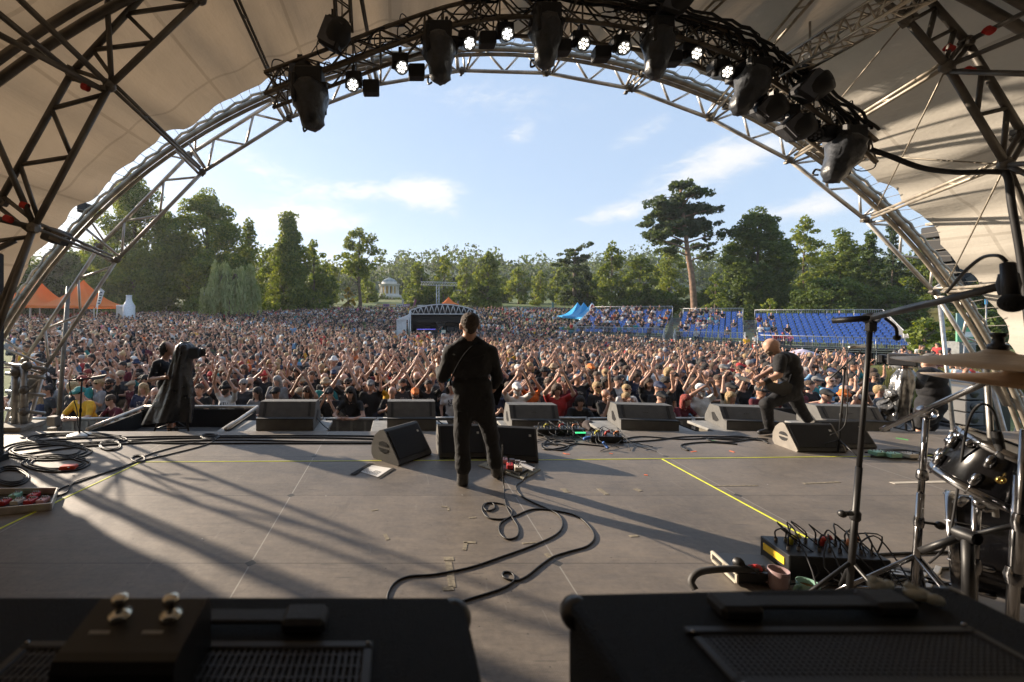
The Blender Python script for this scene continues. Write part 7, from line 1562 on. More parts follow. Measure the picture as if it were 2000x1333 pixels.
b = MB(); b.box((X0 + 0.675, fd + 1.2, (zb + zf) / 2), (1.35, .05, zb - zf)); b.box((X1 - 0.675, fd + 1.2, (zb + zf) / 2), (1.35, .05, zb - zf)); b.box(((X0 + X1) / 2, fd + .3, zb - .35), (X1 - X0, .06, .7)); b.box((X0 + 0.0375, fd + 2.3, (zb + zf) / 2), (.05, 4.4, zb - zf)); b.box((X1 - 0.0375, fd + 2.3, (zb + zf) / 2), (.05, 4.4, zb - zf))
b.prism([Vector((X0 + 1.35, fd + 1.3, zb)), Vector((X0 + 1.95, fd + 1.3, zb)), Vector((X0 + 2.62, fd + 1.3, zf + .5)), Vector((X0 + 1.35, fd + 1.3, zf + .5))], (0, .04, 0)); b.prism([Vector((X1 - 1.35, fd + 1.3, zb)), Vector((X1 - 1.8, fd + 1.3, zb)), Vector((X1 - 2.7, fd + 1.3, zf + .5)), Vector((X1 - 1.35, fd + 1.3, zf + .5))], (0, .04, 0)); b.build('black_drape', GAFFER, fo)
b = MB(); b.box(((X0 + X1) / 2, fd + 2.3, (zf + g0) / 2), (X1 - X0, 4.5, zf - g0)); b.build('platform', GAFFER, fo)
b = MB(); b.box((X0 + 1.8, fd + .8, zf + .42), (2.5, .6, .10)); b.box((X0 + 1.5, fd + .5, zf + .27), (1.9, .05, .25)); b.box((X0 + 3.68, fd + .9, zf + .5), (.9, .6, .4)); b.box((X1 - 1.05, fd + .7, zf + .45), (1.2, .6, .35)); b.build('mixing_desk', BLACK, fo); b = MB(); b.box((X0 + 1.42, fd + .45, zf + .49), (1.6, .04, .04)); b.build('light_strip', mat('violet_led', (.10, .09, .55), .4, emit=.8), fo); b = MB(); b.box((X0 + 2.92, fd + .42, zf + .28), (.36, .04, .26)); b.build('lamp_panel', mat('cream_panel', (.7, .65, .5), .5), fo)
b = MB()
for x in (X0 + 3.07, X0 + 3.38, X0 + 4.65): b.cyl((x, fd + 2.2, zf), (x, fd + 2.2, zb), .05, n=6)
b.box((X0 + 4.2, fd + 2.0, zf + 1.3), (.5, .4, .9)); b.cyl((X0 + 2.55, fd + 2.2, zf + 1.0), (X0 + 4.8, fd + 2.2, zf + 1.0), .04); b.build('inner_scaffold', DSTEEL, fo)
b = MB(); b.prism([Vector((X0 + 2.17, fd + 4.4, zf + .6)), Vector((X1 - 1.88, fd + 4.4, zf + .6)), Vector((X1 - 1.5, fd + 4.4, zb - .2)), Vector((X0 + 2.03, fd + 4.4, zb - .2))], (0, .04, 0)); b.build('rear_sheet', mat('pale_sheet', (.40, .43, .47), .7), fo)
mt_o = thing('marquee', (P(789, 0, 37).x, 38, terrain(37)), 'white side marquee attached to the left of the mixing stage', 'tent'); xa, xb = P(775, 0, 37).x, P(800, 0, 37).x; zc, zd = P(0, 625, 37).z, P(0, 615, 37).z
b = MB(); g_ = terrain(37); b.prism([Vector((xa, 37, zc)), Vector((xb, 37, zd)), Vector((xb, 37, zc)), Vector((xa, 37, zc - .02))], (0, 3, 0)); b.build('roof', mat('marquee_white', (.62, .64, .66), .6, transl=.2), mt_o); b = MB(); b.box(((xa + xb) / 2 - .12, 37.1, (zc + g_) / 2), (xb - xa - .3, .04, zc - g_)); b.box((xa, 38.5, (zc + g_) / 2), (.04, 3, zc - g_)); b.build('wall', MATS['marquee_white'], mt_o)
# T-shaped mast behind it
ms_ = thing('truss_mast', (P(855, 0, 62).x, 62, terrain(62)), 'tall aluminium truss mast with a cross arm behind the mixing stage', 'mast'); b = MB(); c_ = P(855, 556, 62); 
for sx in (-.18, .18):
    for sy in (-.18, .18): b.cyl((c_.x + sx, 62 + sy, terrain(62)), (c_.x + sx, 62 + sy, c_.z), .035, n=5)
for k in range(14): z0_ = terrain(62) + (c_.z - terrain(62)) * k / 14; z1_ = terrain(62) + (c_.z - terrain(62)) * (k + 1) / 14; b.cyl((c_.x - .18, 61.8, z0_), (c_.x + .18, 61.8, z1_), .02, n=4)
b.build('upright', MATS['aluminium_bright'], ms_); b = MB(); l_, r_ = P(822, 554, 62), P(892, 556, 62)
for dz_ in (-.22, .25):
    for sy in (-.2, .2): b.cyl(l_ + Vector((0, sy, dz_)), r_ + Vector((0, sy, dz_)), .035, n=5)
for k in range(14): a_ = l_.lerp(r_, k / 14); c2 = l_.lerp(r_, (k + .5) / 14); e2 = l_.lerp(r_, (k + 1) / 14); b.cyl(a_ + Vector((0, -.2, -.22)), c2 + Vector((0, -.2, .25)), .022, n=4); b.cyl(c2 + Vector((0, -.2, .25)), e2 + Vector((0, -.2, -.22)), .022, n=4)
b.build('cross_arm', MATS['aluminium_bright'], ms_); b = MB()
for x in (823, 886): b.box(P(x, 546, 62), (.3, .3, .5)); b.box(P(x + 1, 563, 62), (.25, .25, .5))
b.build('lamp', BLACKM, ms_)

# round temple on its terrace
td = 180.0; tb = P(760.5, 577, td); te = thing('round_temple', tb, 'small round classical temple with columns and grey dome on the rise', 'temple'); sc_ = td / FPX
LIME = mat('pale_limestone', (.52, .49, .42), .8, var=.15, vs=.6); OCH = mat('ochre_wall', (.55, .36, .10), .8, var=.12, vs=.6)
rT = 19.0 * sc_; yz = lambda y: P(0, y, td).z
b = MB(); b.lathe(tb, [(0, -1.5), (rT * 1.25, -1.5), (rT * 1.25, 0), (rT * 1.04, 0), (rT * 1.04, .25), (rT, .25), (rT, .5), (0, .5)], 36); b.build('podium', LIME, te)
b = MB()
for k in range(14): a = 2 * math.pi * (k + .5) / 14; b.lathe(tb + Vector((math.cos(a) * rT * .92, math.sin(a) * rT * .92, 0)), [(.42, .5), (.36, .7), (.33, yz(560) - tb.z - .4), (.44, yz(560) - tb.z)], 10)
b.build('column', LIME, te)
b = MB(); b.lathe(tb, [(rT * .68, .5), (rT * .68, yz(559) - tb.z)], 36); cell = b.build('inner_wall', OCH, te); b = MB(); b.box(tb + Vector((.1, -rT * .68, 1.9)), (1.15, .4, 3.2)); b.build('door', mat('dark_door', (.03, .022, .018), .6), cell)
b = MB(); b.lathe(tb, [(rT * .5, yz(560) - tb.z), (rT * 1.02, yz(560) - tb.z), (rT * 1.02, yz(557.5) - tb.z), (rT * 1.1, yz(556.5) - tb.z), (rT * 1.1, yz(555.5) - tb.z), (rT * .8, yz(555) - tb.z), (rT * .8, yz(552) - tb.z), (rT * .76, yz(551) - tb.z)], 40); b.build('entablature', LIME, te)
b = MB(); b.lathe(tb, [(rT * .78, yz(551.5) - tb.z), (rT * .70, yz(549) - tb.z), (rT * .5, yz(546) - tb.z), (rT * .25, yz(544) - tb.z), (rT * .16, yz(543.5) - tb.z), (rT * .15, yz(542.6) - tb.z), (0, yz(542.4) - tb.z)], 36); b.build('dome', mat('zinc_dome', (.26, .29, .28), .6, .2, var=.2, vs=.6), te)

# parasol in the crowd
pa = thing('parasol', (P(1568, 0, 23).x, 23, terrain(23, 21)), 'round white and violet patterned parasol standing in the crowd before the stands', 'parasol'); pc_ = P(1567, 684, 23); b = MB(); vs = []
for i in range(6):
    for j in range(16): a = 2 * math.pi * j / 16; r_ = 1.0 * i / 5; sc2 = 1 - .06 * (j % 2) * (i / 5); vs.append(pc_ + Vector((math.cos(a) * r_ * .70 * sc2, math.sin(a) * r_ * .70 * sc2, .05 - .28 * (i / 5) ** 1.6)))
b.add(vs, [(i * 16 + j, i * 16 + (j + 1) % 16, (i + 1) * 16 + (j + 1) % 16, (i + 1) * 16 + j) for i in range(5) for j in range(16)], True); b.build('canopy', mat('parasol_cloth', (.52, .46, .56), .7, var=.5, vs=4, transl=.2), pa); b = MB(); b.cyl((pc_.x, pc_.y, terrain(23, 21)), pc_ + Vector((0, 0, .12)), .025, n=7); b.build('pole', ALU, pa)
# green sign tower, fence, yellow block standing in for an excavator-like lit patch and meadow grasses on the right
gs = thing('sign_tower', P(1885, 680, 26), 'green and white sign panel on a grey box behind the right arch', 'sign'); p0, p1 = P(1868, 640, 26), P(1900, 668, 26); b = MB(); b.box(((p0.x + p1.x) / 2, 26, (p0.z + p1.z) / 2), (p1.x - p0.x, .08, p0.z - p1.z)); b.build('sign_panel', mat('sign_green', (.10, .36, .20), .6), gs); b = MB(); b.box(((p0.x + p1.x) / 2 + .1, 25.94, (p0.z + p1.z) / 2 + .02), ((p1.x - p0.x) * .7, .03, (p0.z - p1.z) * .35)); b.build('white_field', MATS['sign_white'], gs); b = MB(); p2 = P(1890, 705, 26); b.box((p2.x, 26.3, (p1.z - 2.7) / 2), (1.0, .6, p1.z + 2.7)); b.build('base_box', mat('box_grey', (.17, .18, .18), .7, var=.3), gs); b = MB(); p3, p4 = P(1868, 612, 26), P(1884, 640, 26); b.box(((p3.x + p4.x) / 2, 26, (p3.z + p4.z) / 2), (p4.x - p3.x, .06, p3.z - p4.z)); b.build('upper_panel', mat('sign_teal', (.12, .24, .26), .6), gs)
ban = thing('blue_banner', P(1926, 590, 22), 'small bright blue banner on a thin pole behind the right arch', 'flag'); b = MB(); b.box(P(1926, 590, 22), (.12, .02, .26)); b.build('flag_cloth', mat('banner_blue', (.02, .30, .60), .6), ban); b = MB(); b.cyl(P(1926, 585, 22), Vector((P(1926, 0, 22).x, 22, -1.5)), .03, n=6); b.build('pole', STEEL, ban)
fe = thing('mesh_fence', P(1850, 690, 29), 'low dark wire mesh fence behind the meadow on the right', 'fence'); b = MB(); xa, xb = P(1765, 0, 29).x, P(2040, 0, 29).x
for k in range(90): x = xa + (xb - xa) * k / 89; b.cyl((x, 29, terrain(29, x)), (x, 29, terrain(29, x) + 1.2), .012 if k % 10 else .035, n=4)
for z in (.1, 1.2): b.cyl((xa, 29, terrain(29, xa) + z), (xb, 29, terrain(29, xb) + z), .02, n=5)
b.build('wire_panel', DSTEEL, fe)
fe2 = thing('pale_fence', P(1950, 690, 21), 'pale sagging construction fence at the far right', 'fence'); b = MB()
for k in range(5): x = P(1880 + 40 * k, 0, 21).x; b.cyl((x, 21, -1.5), (x + .1, 21, .42), .03, n=6)
b.cyl((P(1880, 0, 21).x, 21, .35), (P(2060, 0, 21).x, 21, .3), .025, n=6); b.build('pole', STEEL, fe2)
dg = thing('yellow_shelter', P(1815, 617, 60), 'small sunlit yellow kiosk among the trees on the far right', 'kiosk'); p0 = P(1815, 612, 60); b = MB(); b.box((p0.x, 60, (p0.z + terrain(60)) / 2), (3.2, 2.4, p0.z - terrain(60)), bev=.05); b.build('wall', mat('kiosk_yellow', (.62, .40, .10), .6), dg); b = MB(); b.prism([Vector((p0.x - 1.8, 58.6, p0.z)), Vector((p0.x + 1.8, 58.6, p0.z)), Vector((p0.x + .3, 58.6, p0.z + .7)), Vector((p0.x - .6, 58.6, p0.z + .6))], (0, 2.8, 0)); b.build('roof', MATS['kiosk_yellow'], dg)  # block with a roof added in place of an unclear lit yellow patch
def grass_patch(cx_, cy_, rx, ry, n, h, label, cols=(.23, .21, .07)):
    b = MB(); rg = random.Random(3)
    for k in range(n):
        a, q_ = rg.uniform(0, 6.28), rg.random() ** .5; x, y = cx_ + math.cos(a) * q_ * rx, cy_ + math.sin(a) * q_ * ry; z = terrain(y, x); hh = h * rg.uniform(.5, 1.1); dx_, dy_ = rg.uniform(-.25, .25) * hh, rg.uniform(-.2, .2) * hh; w = .018
        p = Vector((x, y, z)); b.add([p + Vector((-w, 0, 0)), p + Vector((w, 0, 0)), p + Vector((w * .7 + dx_ * .5, dy_ * .5, hh * .6)), p + Vector((dx_, dy_, hh)), p + Vector((-w * .7 + dx_ * .5, dy_ * .5, hh * .6))], [(0, 1, 2, 4), (4, 2, 3)])
    tag(b.build('meadow_grass', mat('dry_grass_%d' % n, cols, .9, var=.5, vs=1.5, transl=.35)), label, 'grass', kind='stuff')
grass_patch(17.7, 16.4, 2.1, 1.6, 8000, 1.45, 'tall dry grasses behind the right cameraman'); grass_patch(24.5, 17.5, 3.0, 1.6, 5000, 1.4, 'tall dry grasses behind the cymbals'); grass_patch(-9.6, 12.5, .9, 1.5, 1200, .7, 'patch of tall dry grass at the left crowd edge')
bp2 = thing('picnic_goods', (P(1885, 725, 17).x, 17, terrain(17)), 'red bag, white cloth and light blue rug lying on the meadow behind the cymbals', 'picnic things')
for nm, x, y, sx_, sz_, m_ in (('rug', 1873, 727, .8, .18, mat('rug_blue', (.10, .32, .42), .9)), ('bag', 1888, 727, .34, .24, mat('bag_red', (.5, .03, .03), .8)), ('cloth', 1903, 731, .5, .16, mat('cloth_white', (.6, .58, .56), .9))): b = MB(); b.ball(P(x, y, 17), .5, 12, 8, (sx_, .5, sz_ * 1.3)); b.build(nm, m_, bp2)
# ================================================================ trees
def foliage(name, c0, c1, c2):
    mt, nt, N, L, b = nodes_of(name, .6); geo_ = N.new('ShaderNodeNewGeometry'); cr = N.new('ShaderNodeValToRGB'); L.new(geo_.outputs['Random Per Island'], cr.inputs[0]); e = cr.color_ramp.elements
    e[0].color = (*c0, 1); e[1].color = (*c2, 1); k = e.new(.5); k.color = (*c1, 1); L.new(cr.outputs[0], b.inputs['Base Color'])
    tr = N.new('ShaderNodeBsdfTranslucent'); mx = N.new('ShaderNodeVectorMath'); mx.operation = 'MULTIPLY'; L.new(cr.outputs[0], mx.inputs[0]); mx.inputs[1].default_value = (2.3, 2.0, .6); L.new(mx.outputs[0], tr.inputs['Color'])
    ms = N.new('ShaderNodeMixShader'); ms.inputs[0].default_value = .38; L.new(b.outputs[0], ms.inputs[1]); L.new(tr.outputs[0], ms.inputs[2]); L.new(ms.outputs[0], N['Material Output'].inputs[0]); b.inputs['Specular IOR Level'].default_value = .3
    return mt
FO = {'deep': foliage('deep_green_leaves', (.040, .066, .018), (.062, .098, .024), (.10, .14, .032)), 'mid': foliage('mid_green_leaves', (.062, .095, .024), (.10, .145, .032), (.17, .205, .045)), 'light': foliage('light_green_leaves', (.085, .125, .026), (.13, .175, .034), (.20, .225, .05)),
      'pine': foliage('pine_needles', (.030, .050, .026), (.046, .072, .036), (.066, .095, .048)), 'willow': foliage('willow_leaves', (.17, .21, .10), (.23, .27, .14), (.29, .33, .19)), 'gold': foliage('yellowing_leaves', (.14, .12, .02), (.20, .16, .025), (.26, .18, .03))}
BARK = mat('grey_brown_bark', (.12, .09, .065), .9, var=.4, vs=2, bump=.6, bs=6); PBARK = mat('reddish_pine_bark', (.20, .125, .085), .9, var=.4, vs=2, bump=.6, bs=6)
def leaf_cards(centers, normals, size, rg):
    n = len(centers); a = rg.normal(size=(n, 3)); nr = normals + rg.normal(0, .75, (n, 3)); nr /= np.linalg.norm(nr, axis=1)[:, None]
    u = np.cross(nr, a); u /= np.linalg.norm(u, axis=1)[:, None]; v = np.cross(nr, u); s = size * rg.uniform(.6, 1.35, n)[:, None]; asp = rg.uniform(.5, .95, n)[:, None]
    bend = nr * s * rg.uniform(-.25, .25, n)[:, None]
    V = np.stack([centers - u * s, centers - v * s * asp + bend, centers + u * s, centers + v * s * asp + bend], 1).reshape(-1, 3); return V, np.arange(4 * n).reshape(-1, 4)
def crown_lobes(lobes, dens, size, rg, cull_low=None):
    """lobes: (center, radii). leaf clumps through the outer part of every lobe, not inside its neighbours"""
    C, Nn = [], []
    for c, rad in lobes:
        area = 4 * math.pi * ((rad[0] * rad[1] + rad[1] * rad[2] + rad[0] * rad[2]) / 3); n = int(area * dens) + 6
        d = rg.normal(size=(n, 3)); d /= np.linalg.norm(d, axis=1)[:, None]; rr = 1 - np.abs(rg.normal(0, .17, n)); rr *= 1 + .16 * np.sin(d[:, 0] * 7 + c[0] * 3) * np.sin(d[:, 2] * 6 + c[2] * 2) + .10 * np.sin(d[:, 1] * 9 + c[2])
        C.append(np.array(c) + d * rr[:, None] * np.array(rad)); Nn.append(d)
    return leaf_cards(np.concatenate(C), np.concatenate(Nn), size, rg)
def profile_lobes(x, y, z0, z1, w, prof, n, rg, rough=1.0, ydepth=.8):
    """lobes filling an outline: prof(t) half width 0..1 for t from bottom to top"""
    L_ = []; H = z1 - z0
    for k in range(n):
        t = (k + rg.random()) / n; hw = prof(t) * w / 2; rad = min(w * rg.uniform(.07, .14) * (0.75 + .4 * (1 - t)) * rough, H * .26); a = rg.uniform(0, 6.28); q = math.sqrt(rg.random()); rr = max(hw - rad * .55, .02) * q
        L_.append(((x + math.cos(a) * rr, y + math.sin(a) * rr * ydepth, z0 + H * t * .97 + rad * .2), (rad * rg.uniform(.9, 1.35), rad * rg.uniform(.9, 1.2), rad * rg.uniform(.65, .95))))
    return L_
def trunk_mesh(x, y, zb, lobes, r0, rg, top, m, parent, n_limbs=9, lean=0.0):
    b = MB(); p0 = Vector((x, y, zb)); p1 = Vector((x + lean, y, top)); pts = [p0.lerp(p1, t) + Vector((rg.uniform(-.25, .25) * (t > 0), 0, 0)) for t in np.linspace(0, 1, 7)]
    b.tube(pts, [r0 * (1.25 if i == 0 else 1 - .8 * i / 6) for i in range(7)], 8)
    for c, rad in sorted(lobes, key=lambda l: l[0][2])[::max(1, len(lobes) // n_limbs)]:
        c = Vector(c); tt = min(max((c.z - zb) / (top - zb) - .22, .15), .85); s = p0.lerp(p1, tt); b.tube(smooth_path([s, s.lerp(c, .5) + Vector((0, 0, -.04 * (c - s).length)), c], 3), [r0 * .34, r0 * .30, r0 * .26, r0 * .22, r0 * .18, r0 * .12, r0 * .07][:7], 5)
    return b.build('trunk', m, parent)
P_OVAL = lambda t: max(.12, 1.06 * math.sin(math.pi * (.16 + .79 * t)) ** .5 * (1 - .18 * t))
P_ROUND = lambda t: max(.1, math.sin(math.pi * (.14 + .80 * t)) ** .55)
P_CONE = lambda t: max(.08, (1.04 - t) ** .62)
P_COL = lambda t: max(.08, min(1, 1.15 - .5 * t) * math.sin(math.pi * (.12 + .84 * t)) ** .4)
P_VASE = lambda t: max(.15, .35 + .65 * math.sin(math.pi * (t * .82 + .1)))
def tree(pl, pr_, yt, d, prof, fol, label, yb=None, n=60, dens=None, size=None, seed=0, rough=1.0, name='broadleaf_tree', group='trees around the meadow', bole=.04, lean=0.0, trunk_r=None, top_frac=.86, bark=None):
    rg = np.random.default_rng(seed + 40); x = ((pl + pr_) / 2 - CX) / FPX * d; w = (pr_ - pl) / FPX * d; zg = terrain(d, x); zt = P(0, yt, d).z; H = zt - zg
    o = thing(name, (x, d, zg), label, 'tree', group); z0 = zg + H * bole if yb is None else P(0, yb, d).z
    lobes = profile_lobes(x, d, z0, zt - w * .08, w, prof, n, rg, rough); lobes.append(((x + lean, d, zt - w * .07), (w * .10, w * .10, w * .10)))
    px_m = FPX / d; size = size or max(2.3 / px_m, .16); dens = dens or .9 / (size * size) * .55
    V, Q = crown_lobes(lobes, dens, size, rg); me = np_mesh('crown', V - np.array((x, d, zg)), Q, np.zeros(len(Q), int), [FO[fol]], False); c = bpy.data.objects.new('crown', me); COL.objects.link(c); c.parent = o
    trunk_mesh(x, d, zg - .2, lobes, trunk_r or max(.18, w * .035), rg, zg + H * top_frac, bark or BARK, o, lean=lean); return o
T = [  # pl, pr, top, depth, profile, foliage, label, n, seed, kw
 (172, 356, 342, 74, P_OVAL, 'mid', 'tall airy broadleaf tree, leftmost big crown behind the arch foot', 80, 1, {}),
 (318, 492, 372, 76, P_OVAL, 'mid', 'tall broadleaf tree with ragged top left of the willow', 85, 2, {}),
 (440, 532, 428, 80, P_CONE, 'mid', 'thin topped tree just right of the ragged tall tree', 44, 3, {'rough': .9}),
 (508, 618, 416, 84, P_CONE, 'mid', 'pointed dark tree right of the willow', 60, 4, {'rough': 1.35}),
 (572, 652, 470, 88, P_OVAL, 'mid', 'shorter tree close right of the pointed dark tree', 36, 5, {}),
 (652, 752, 446, 95, P_VASE, 'mid', 'slender tree with open rounded crown left of the temple', 36, 6, {'bole': .30, 'rough': .85, 'yb': 540, 'trunk_r': .45}),
 (625, 672, 515, 120, P_ROUND, 'light', 'yellow green tree in the distance left of the slender tree', 30, 7, {}),
 (664, 696, 562, 100, P_ROUND, 'gold', 'small golden bush at the foot of the slender tree', 16, 8, {'name': 'shrub', 'bole': .02}),
 (700, 735, 535, 130, P_ROUND, 'mid', 'rounded tree between the slender tree and the temple', 26, 9, {}),
 (786, 850, 513, 110, P_OVAL, 'mid', 'leafy tree between the temple and the truss mast', 45, 10, {}),
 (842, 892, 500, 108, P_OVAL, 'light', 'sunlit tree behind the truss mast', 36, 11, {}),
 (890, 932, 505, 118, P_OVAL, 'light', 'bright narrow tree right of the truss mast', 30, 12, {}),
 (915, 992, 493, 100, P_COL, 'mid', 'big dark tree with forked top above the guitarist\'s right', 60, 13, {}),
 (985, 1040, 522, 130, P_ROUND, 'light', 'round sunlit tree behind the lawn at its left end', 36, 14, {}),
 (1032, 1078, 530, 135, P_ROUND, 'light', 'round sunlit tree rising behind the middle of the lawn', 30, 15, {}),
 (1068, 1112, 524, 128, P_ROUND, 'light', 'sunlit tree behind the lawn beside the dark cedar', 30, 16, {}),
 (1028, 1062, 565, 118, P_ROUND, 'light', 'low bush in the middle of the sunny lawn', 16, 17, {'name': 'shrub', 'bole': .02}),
 (1160, 1232, 474, 88, P_COL, 'mid', 'tall narrow tree right of the cedar', 48, 18, {}),
 (1212, 1290, 500, 84, P_ROUND, 'mid', 'full round tree left of the great pine', 50, 19, {}),
 (1270, 1345, 486, 92, P_ROUND, 'light', 'paler tree behind the trunk of the great pine', 40, 20, {}),
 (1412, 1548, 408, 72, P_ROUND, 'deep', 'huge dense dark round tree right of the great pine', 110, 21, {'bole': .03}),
 (1530, 1612, 424, 78, P_OVAL, 'light', 'pale green tree right of the huge dark tree', 50, 22, {}),
 (1590, 1690, 448, 80, P_OVAL, 'mid', 'broad tree above the right grandstand', 56, 23, {}),
 (1655, 1745, 452, 76, P_CONE, 'deep', 'dark spruce with spiky top behind the right grandstand', 56, 24, {'name': 'spruce_tree', 'rough': .75}),
 (1712, 1775, 418, 70, P_CONE, 'pine', 'tall dark conifer showing through the right arch truss', 54, 25, {'name': 'conifer_tree', 'rough': .8}),
 (1762, 1860, 452, 68, P_ROUND, 'mid', 'broad tree behind the right arch foot', 60, 26, {}),
 (1850, 2010, 440, 62, P_ROUND, 'deep', 'dark tree at the far right behind the canopy', 70, 27, {}),
 (1548, 1705, 540, 62, P_ROUND, 'deep', 'wide low yew bush behind the right grandstand', 60, 28, {'name': 'shrub', 'bole': .02}),
 (1690, 1800, 560, 60, P_ROUND, 'deep', 'second dark yew bush at the corner of the right grandstand', 46, 29, {'name': 'shrub', 'bole': .02}),
 (1372, 1425, 535, 70, P_ROUND, 'mid', 'young bushy tree at the foot of the great pine', 30, 30, {'bole': .03}),
 (1768, 1852, 622, 34, P_ROUND, 'mid', 'leafy bush beside the right end of the grandstand', 40, 31, {'name': 'shrub', 'bole': .02}),
 (1850, 1960, 600, 40, P_ROUND, 'deep', 'dark hedge like bush behind the green sign', 44, 32, {'name': 'shrub', 'bole': .02}),
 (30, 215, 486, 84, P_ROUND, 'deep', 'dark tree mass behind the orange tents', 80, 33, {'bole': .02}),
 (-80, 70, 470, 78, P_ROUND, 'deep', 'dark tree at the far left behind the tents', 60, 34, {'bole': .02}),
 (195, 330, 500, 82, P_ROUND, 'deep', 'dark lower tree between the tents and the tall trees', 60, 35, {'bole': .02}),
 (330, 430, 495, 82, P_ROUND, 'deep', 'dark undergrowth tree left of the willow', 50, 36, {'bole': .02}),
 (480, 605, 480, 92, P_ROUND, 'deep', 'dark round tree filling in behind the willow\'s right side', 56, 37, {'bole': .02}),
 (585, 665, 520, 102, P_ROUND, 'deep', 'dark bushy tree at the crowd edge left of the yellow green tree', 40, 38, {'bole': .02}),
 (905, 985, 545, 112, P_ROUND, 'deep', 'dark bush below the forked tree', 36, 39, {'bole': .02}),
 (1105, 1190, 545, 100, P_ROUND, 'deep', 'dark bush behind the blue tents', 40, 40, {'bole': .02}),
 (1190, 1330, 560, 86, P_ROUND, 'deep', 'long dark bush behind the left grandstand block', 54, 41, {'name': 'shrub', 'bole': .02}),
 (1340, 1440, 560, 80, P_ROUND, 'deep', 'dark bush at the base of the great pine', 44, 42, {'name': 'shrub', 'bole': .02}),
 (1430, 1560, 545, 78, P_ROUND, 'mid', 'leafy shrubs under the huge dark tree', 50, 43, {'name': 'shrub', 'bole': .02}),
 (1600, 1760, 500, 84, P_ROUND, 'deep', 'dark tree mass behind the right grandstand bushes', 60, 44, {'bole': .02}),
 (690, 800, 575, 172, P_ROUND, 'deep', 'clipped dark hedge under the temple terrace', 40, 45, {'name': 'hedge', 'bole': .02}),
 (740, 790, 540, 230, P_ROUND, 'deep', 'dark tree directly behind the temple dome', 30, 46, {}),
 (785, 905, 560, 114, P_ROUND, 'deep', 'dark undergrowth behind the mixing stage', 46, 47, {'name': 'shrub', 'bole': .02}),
 (875, 945, 535, 122, P_ROUND, 'mid', 'rounded tree filling in between the bright narrow tree and the forked tree', 34, 49, {}), (940, 1010, 540, 138, P_ROUND, 'mid', 'rounded dark green tree at the left edge of the lawn', 34, 50, {}), (1075, 1130, 548, 120, P_ROUND, 'mid', 'rounded tree left of the cedar foot', 30, 51, {}), (1140, 1180, 535, 104, P_ROUND, 'mid', 'small tree between the cedar and the tall narrow tree', 26, 52, {}),
 (690, 742, 548, 140, P_ROUND, 'mid', 'bushy tree immediately left of the temple', 30, 53, {}), (782, 815, 540, 150, P_ROUND, 'mid', 'bushy tree immediately right of the temple', 26, 54, {}), (600, 650, 520, 110, P_ROUND, 'mid', 'rounded tree behind the shorter tree beside the pointed one', 30, 55, {}),
 (1478, 1530, 585, 56, P_VASE, 'light', 'arching light green shrub behind the stairway rail', 18, 48, {'name': 'shrub', 'bole': .02}),
]
for (pl, pr_, yt, d, prof, fol, label, n, seed, kw) in T: tree(pl, pr_, yt, d, prof, fol, label, n=int(n * 1.5), seed=seed, **kw)
# great pine with flat layered boughs
def layered(pl, pr_, yt, d, tiers, label, fol, trunk_px, m, name, seed):
    rg = np.random.default_rng(seed); xc = (trunk_px[-1][0] - CX) / FPX * d; zg = terrain(d, xc); o = thing(name, ((trunk_px[0][0] - CX) / FPX * d, d, zg), label, 'tree', 'trees around the meadow'); base = np.array(o.location); lobes = []; b = MB()
    tp = [P(x, y, d) for x, y in trunk_px]; tp[0].z = zg - .2; n = len(tp); b.tube(smooth_path(tp, 4), [.55 - .45 * i / (4 * (n - 1)) for i in range(4 * (n - 1) + 1)], 9)
    for (px_, py_, hw, hh) in tiers:
        c = P(px_, py_, d); c.y += rg.uniform(-2.2, 2.2); k = max(3, int(hw / 6))
        for j in range(k * 2):
            q = rg.uniform(-1, 1); lobes.append(((c.x + q * hw * d / FPX * .85, c.y + rg.uniform(-1.6, 1.6), c.z + rg.uniform(-.5, .6) * hh * d / FPX - abs(q) * hh * .3 * d / FPX), (hw * d / FPX * rg.uniform(.16, .30), 1.0, hh * d / FPX * rg.uniform(.42, .8))))
        near_ = min(smooth_path(tp, 4), key=lambda t_: abs(t_.z - (c.z - 1.2))); b.tube(smooth_path([near_, near_.lerp(c, .5) + Vector((0, 0, .15)), c], 4), [.17 - .014 * i for i in range(9)], 6)
    V, Q = crown_lobes(lobes, 9, .25, rg); me = np_mesh('crown', V - base, Q, np.zeros(len(Q), int), [FO[fol]], False); c = bpy.data.objects.new('crown', me); COL.objects.link(c); c.parent = o; b.build('trunk', m, o)
layered(1255, 1405, 353, 74, [(1328, 366, 32, 10), (1316, 380, 34, 9), (1345, 384, 36, 10), (1303, 398, 34, 9), (1345, 404, 46, 11), (1382, 414, 22, 8), (1298, 418, 34, 9), (1340, 422, 44, 10), (1280, 438, 26, 8), (1330, 440, 46, 10), (1376, 440, 32, 9), (1285, 458, 32, 9), (1345, 455, 36, 9), (1388, 462, 20, 8), (1268, 468, 16, 6), (1318, 470, 26, 7), (1372, 478, 22, 8), (1300, 488, 24, 7), (1388, 498, 14, 10), (1330, 398, 40, 10), (1325, 412, 44, 9), (1362, 428, 34, 9), (1310, 448, 40, 9)],
        'great pine with a tall bare trunk and layered dark boughs, tallest tree on the right', 'pine', [(1358, 600), (1352, 550), (1344, 500), (1338, 450), (1332, 400), (1328, 362)], PBARK, 'pine_tree', 71)
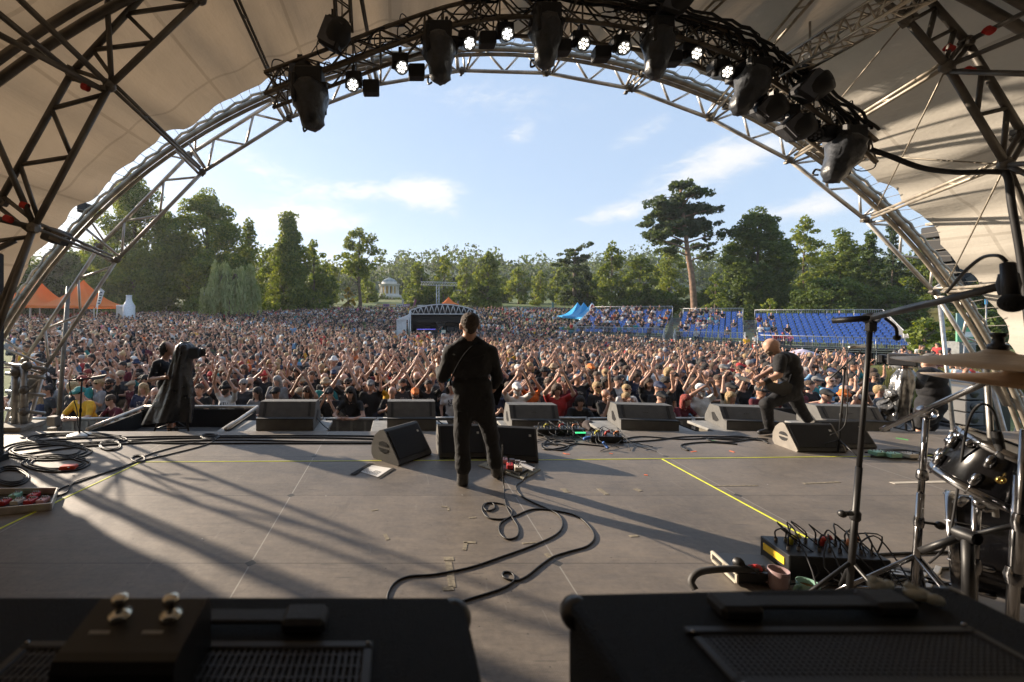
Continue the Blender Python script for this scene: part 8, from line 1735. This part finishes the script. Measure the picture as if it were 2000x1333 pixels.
layered(1080, 1155, 478, 96, [(1128, 486, 20, 5), (1138, 480, 12, 4), (1106, 498, 22, 5), (1138, 502, 14, 4), (1118, 508, 30, 6), (1100, 514, 20, 5), (1140, 518, 16, 5), (1116, 526, 26, 8), (1128, 538, 30, 9), (1108, 548, 28, 10), (1132, 560, 34, 11), (1112, 574, 34, 12), (1135, 588, 30, 10)],
        'dark flat topped cedar rising left of the blue tents', 'pine', [(1122, 612), (1122, 560), (1122, 520), (1124, 490)], BARK, 'cedar_tree', 72)
# weeping willow: hanging strands
def willow(pl, pr_, yt, yb, d):
    rg = np.random.default_rng(9); x = ((pl + pr_) / 2 - CX) / FPX * d; w = (pr_ - pl) / FPX * d; zg = terrain(d, x); zt, zb = P(0, yt, d).z, P(0, yb, d).z; o = thing('willow_tree', (x, d, zg), 'pale grey green weeping willow hanging to the crowd', 'tree', 'trees around the meadow'); C = []; Nn = []
    for k in range(520):
        a, q = rg.uniform(0, 6.28), math.sqrt(rg.random()); rx, ry = math.cos(a) * q * w / 2, math.sin(a) * q * w * .4; lump = .16 * math.sin(rx * 1.6 + .5) + .10 * math.sin(rx * 3.7 + ry * 2 + 1); top = zt - (zt - zb) * (.02 + .42 * q ** 2.6 + lump * (.25 + q)) + rg.uniform(-.4, .2); ln = (top - zb) * rg.uniform(.45, 1.0) if q > .55 else (zt - zb) * rg.uniform(.2, .4)
        m = int(ln / .16); t = np.linspace(0, 1, max(m, 2)); sw = rg.normal(0, .10, 2); out = np.array([math.cos(a), math.sin(a)])
        C.append(np.stack([x + rx + sw[0] * t + out[0] * .3 * t ** .4 + rg.normal(0, .05, len(t)), d + ry + sw[1] * t + rg.normal(0, .05, len(t)), top - ln * t], 1)); Nn.append(np.tile([out[0], out[1], .25], (len(t), 1)))
    C, Nn = np.concatenate(C), np.concatenate(Nn); V, Q = leaf_cards(C, Nn, .17, rg); V = V.reshape(-1, 4, 3); cc_ = V.mean(1, keepdims=True); V = (V - cc_) * np.array([.75, .75, 1.7]) + cc_; V = V.reshape(-1, 3)
    me = np_mesh('crown', V - np.array(o.location), Q, np.zeros(len(Q), int), [FO['willow']], False); c = bpy.data.objects.new('crown', me); COL.objects.link(c); c.parent = o; b = MB(); b.tube([Vector((x, d, zg)), Vector((x + .2, d, zg + (zt - zg) * .5)), Vector((x, d, zt - 1.5))], [.5, .4, .15], 8)
    for k in range(7): a = k * .9; b.tube(smooth_path([Vector((x + .1, d, zg + (zt - zg) * .55)), Vector((x + math.cos(a) * w * .2, d + math.sin(a) * w * .2, zt - 1.2)), Vector((x + math.cos(a) * w * .36, d + math.sin(a) * w * .3, zt - 2.4))], 4), [.2 - .02 * i for i in range(9)], 6)
    b.build('trunk', BARK, o)
willow(396, 506, 520, 616, 58)

# far-off wood closing the park
rg = np.random.default_rng(77); lob = []
for k in range(420):
    x = rg.uniform(-230, 330); y = rg.uniform(205, 300); zt = terrain(y) + rg.uniform(13, 23) + 3 * math.sin(x * .05) + (y - 205) * .06; rad = rg.uniform(3, 6.5)
    for j in range(3): lob.append(((x + rg.normal(0, 2.5), y + rg.normal(0, 2), zt - rad * (.6 + j * 1.1)), (rad * rg.uniform(.7, 1.1), rad, rad * rg.uniform(.7, 1.0))))
V, Q = crown_lobes(lob, .16, .85, rg); nq = len(Q); wd = np_mesh('distant_woods', V, Q, (rg.random(nq) < .45).astype(int), [FO['pine'], FO['deep']], False); o = bpy.data.objects.new('distant_woods', wd); COL.objects.link(o); tag(o, 'distant woods closing the far end of the park', 'woods', kind='stuff')

# ================================================================ evening haze
hz = MB(); hz.box((0, 700, 60), (2900, 1600, 136)); ho = hz.build('haze', bpy.data.materials.new('haze_air')); hm = ho.data.materials[0]; hm.use_nodes = True; hn = hm.node_tree; hn.nodes.clear()
pv_ = hn.nodes.new('ShaderNodeVolumePrincipled'); pv_.inputs['Color'].default_value = (.93, .95, 1.0, 1); pv_.inputs['Density'].default_value = .00026; pv_.inputs['Anisotropy'].default_value = .35
out_ = hn.nodes.new('ShaderNodeOutputMaterial'); hn.links.new(pv_.outputs[0], out_.inputs['Volume']); tag(ho, 'thin warm evening haze over the whole park', 'haze', kind='stuff')
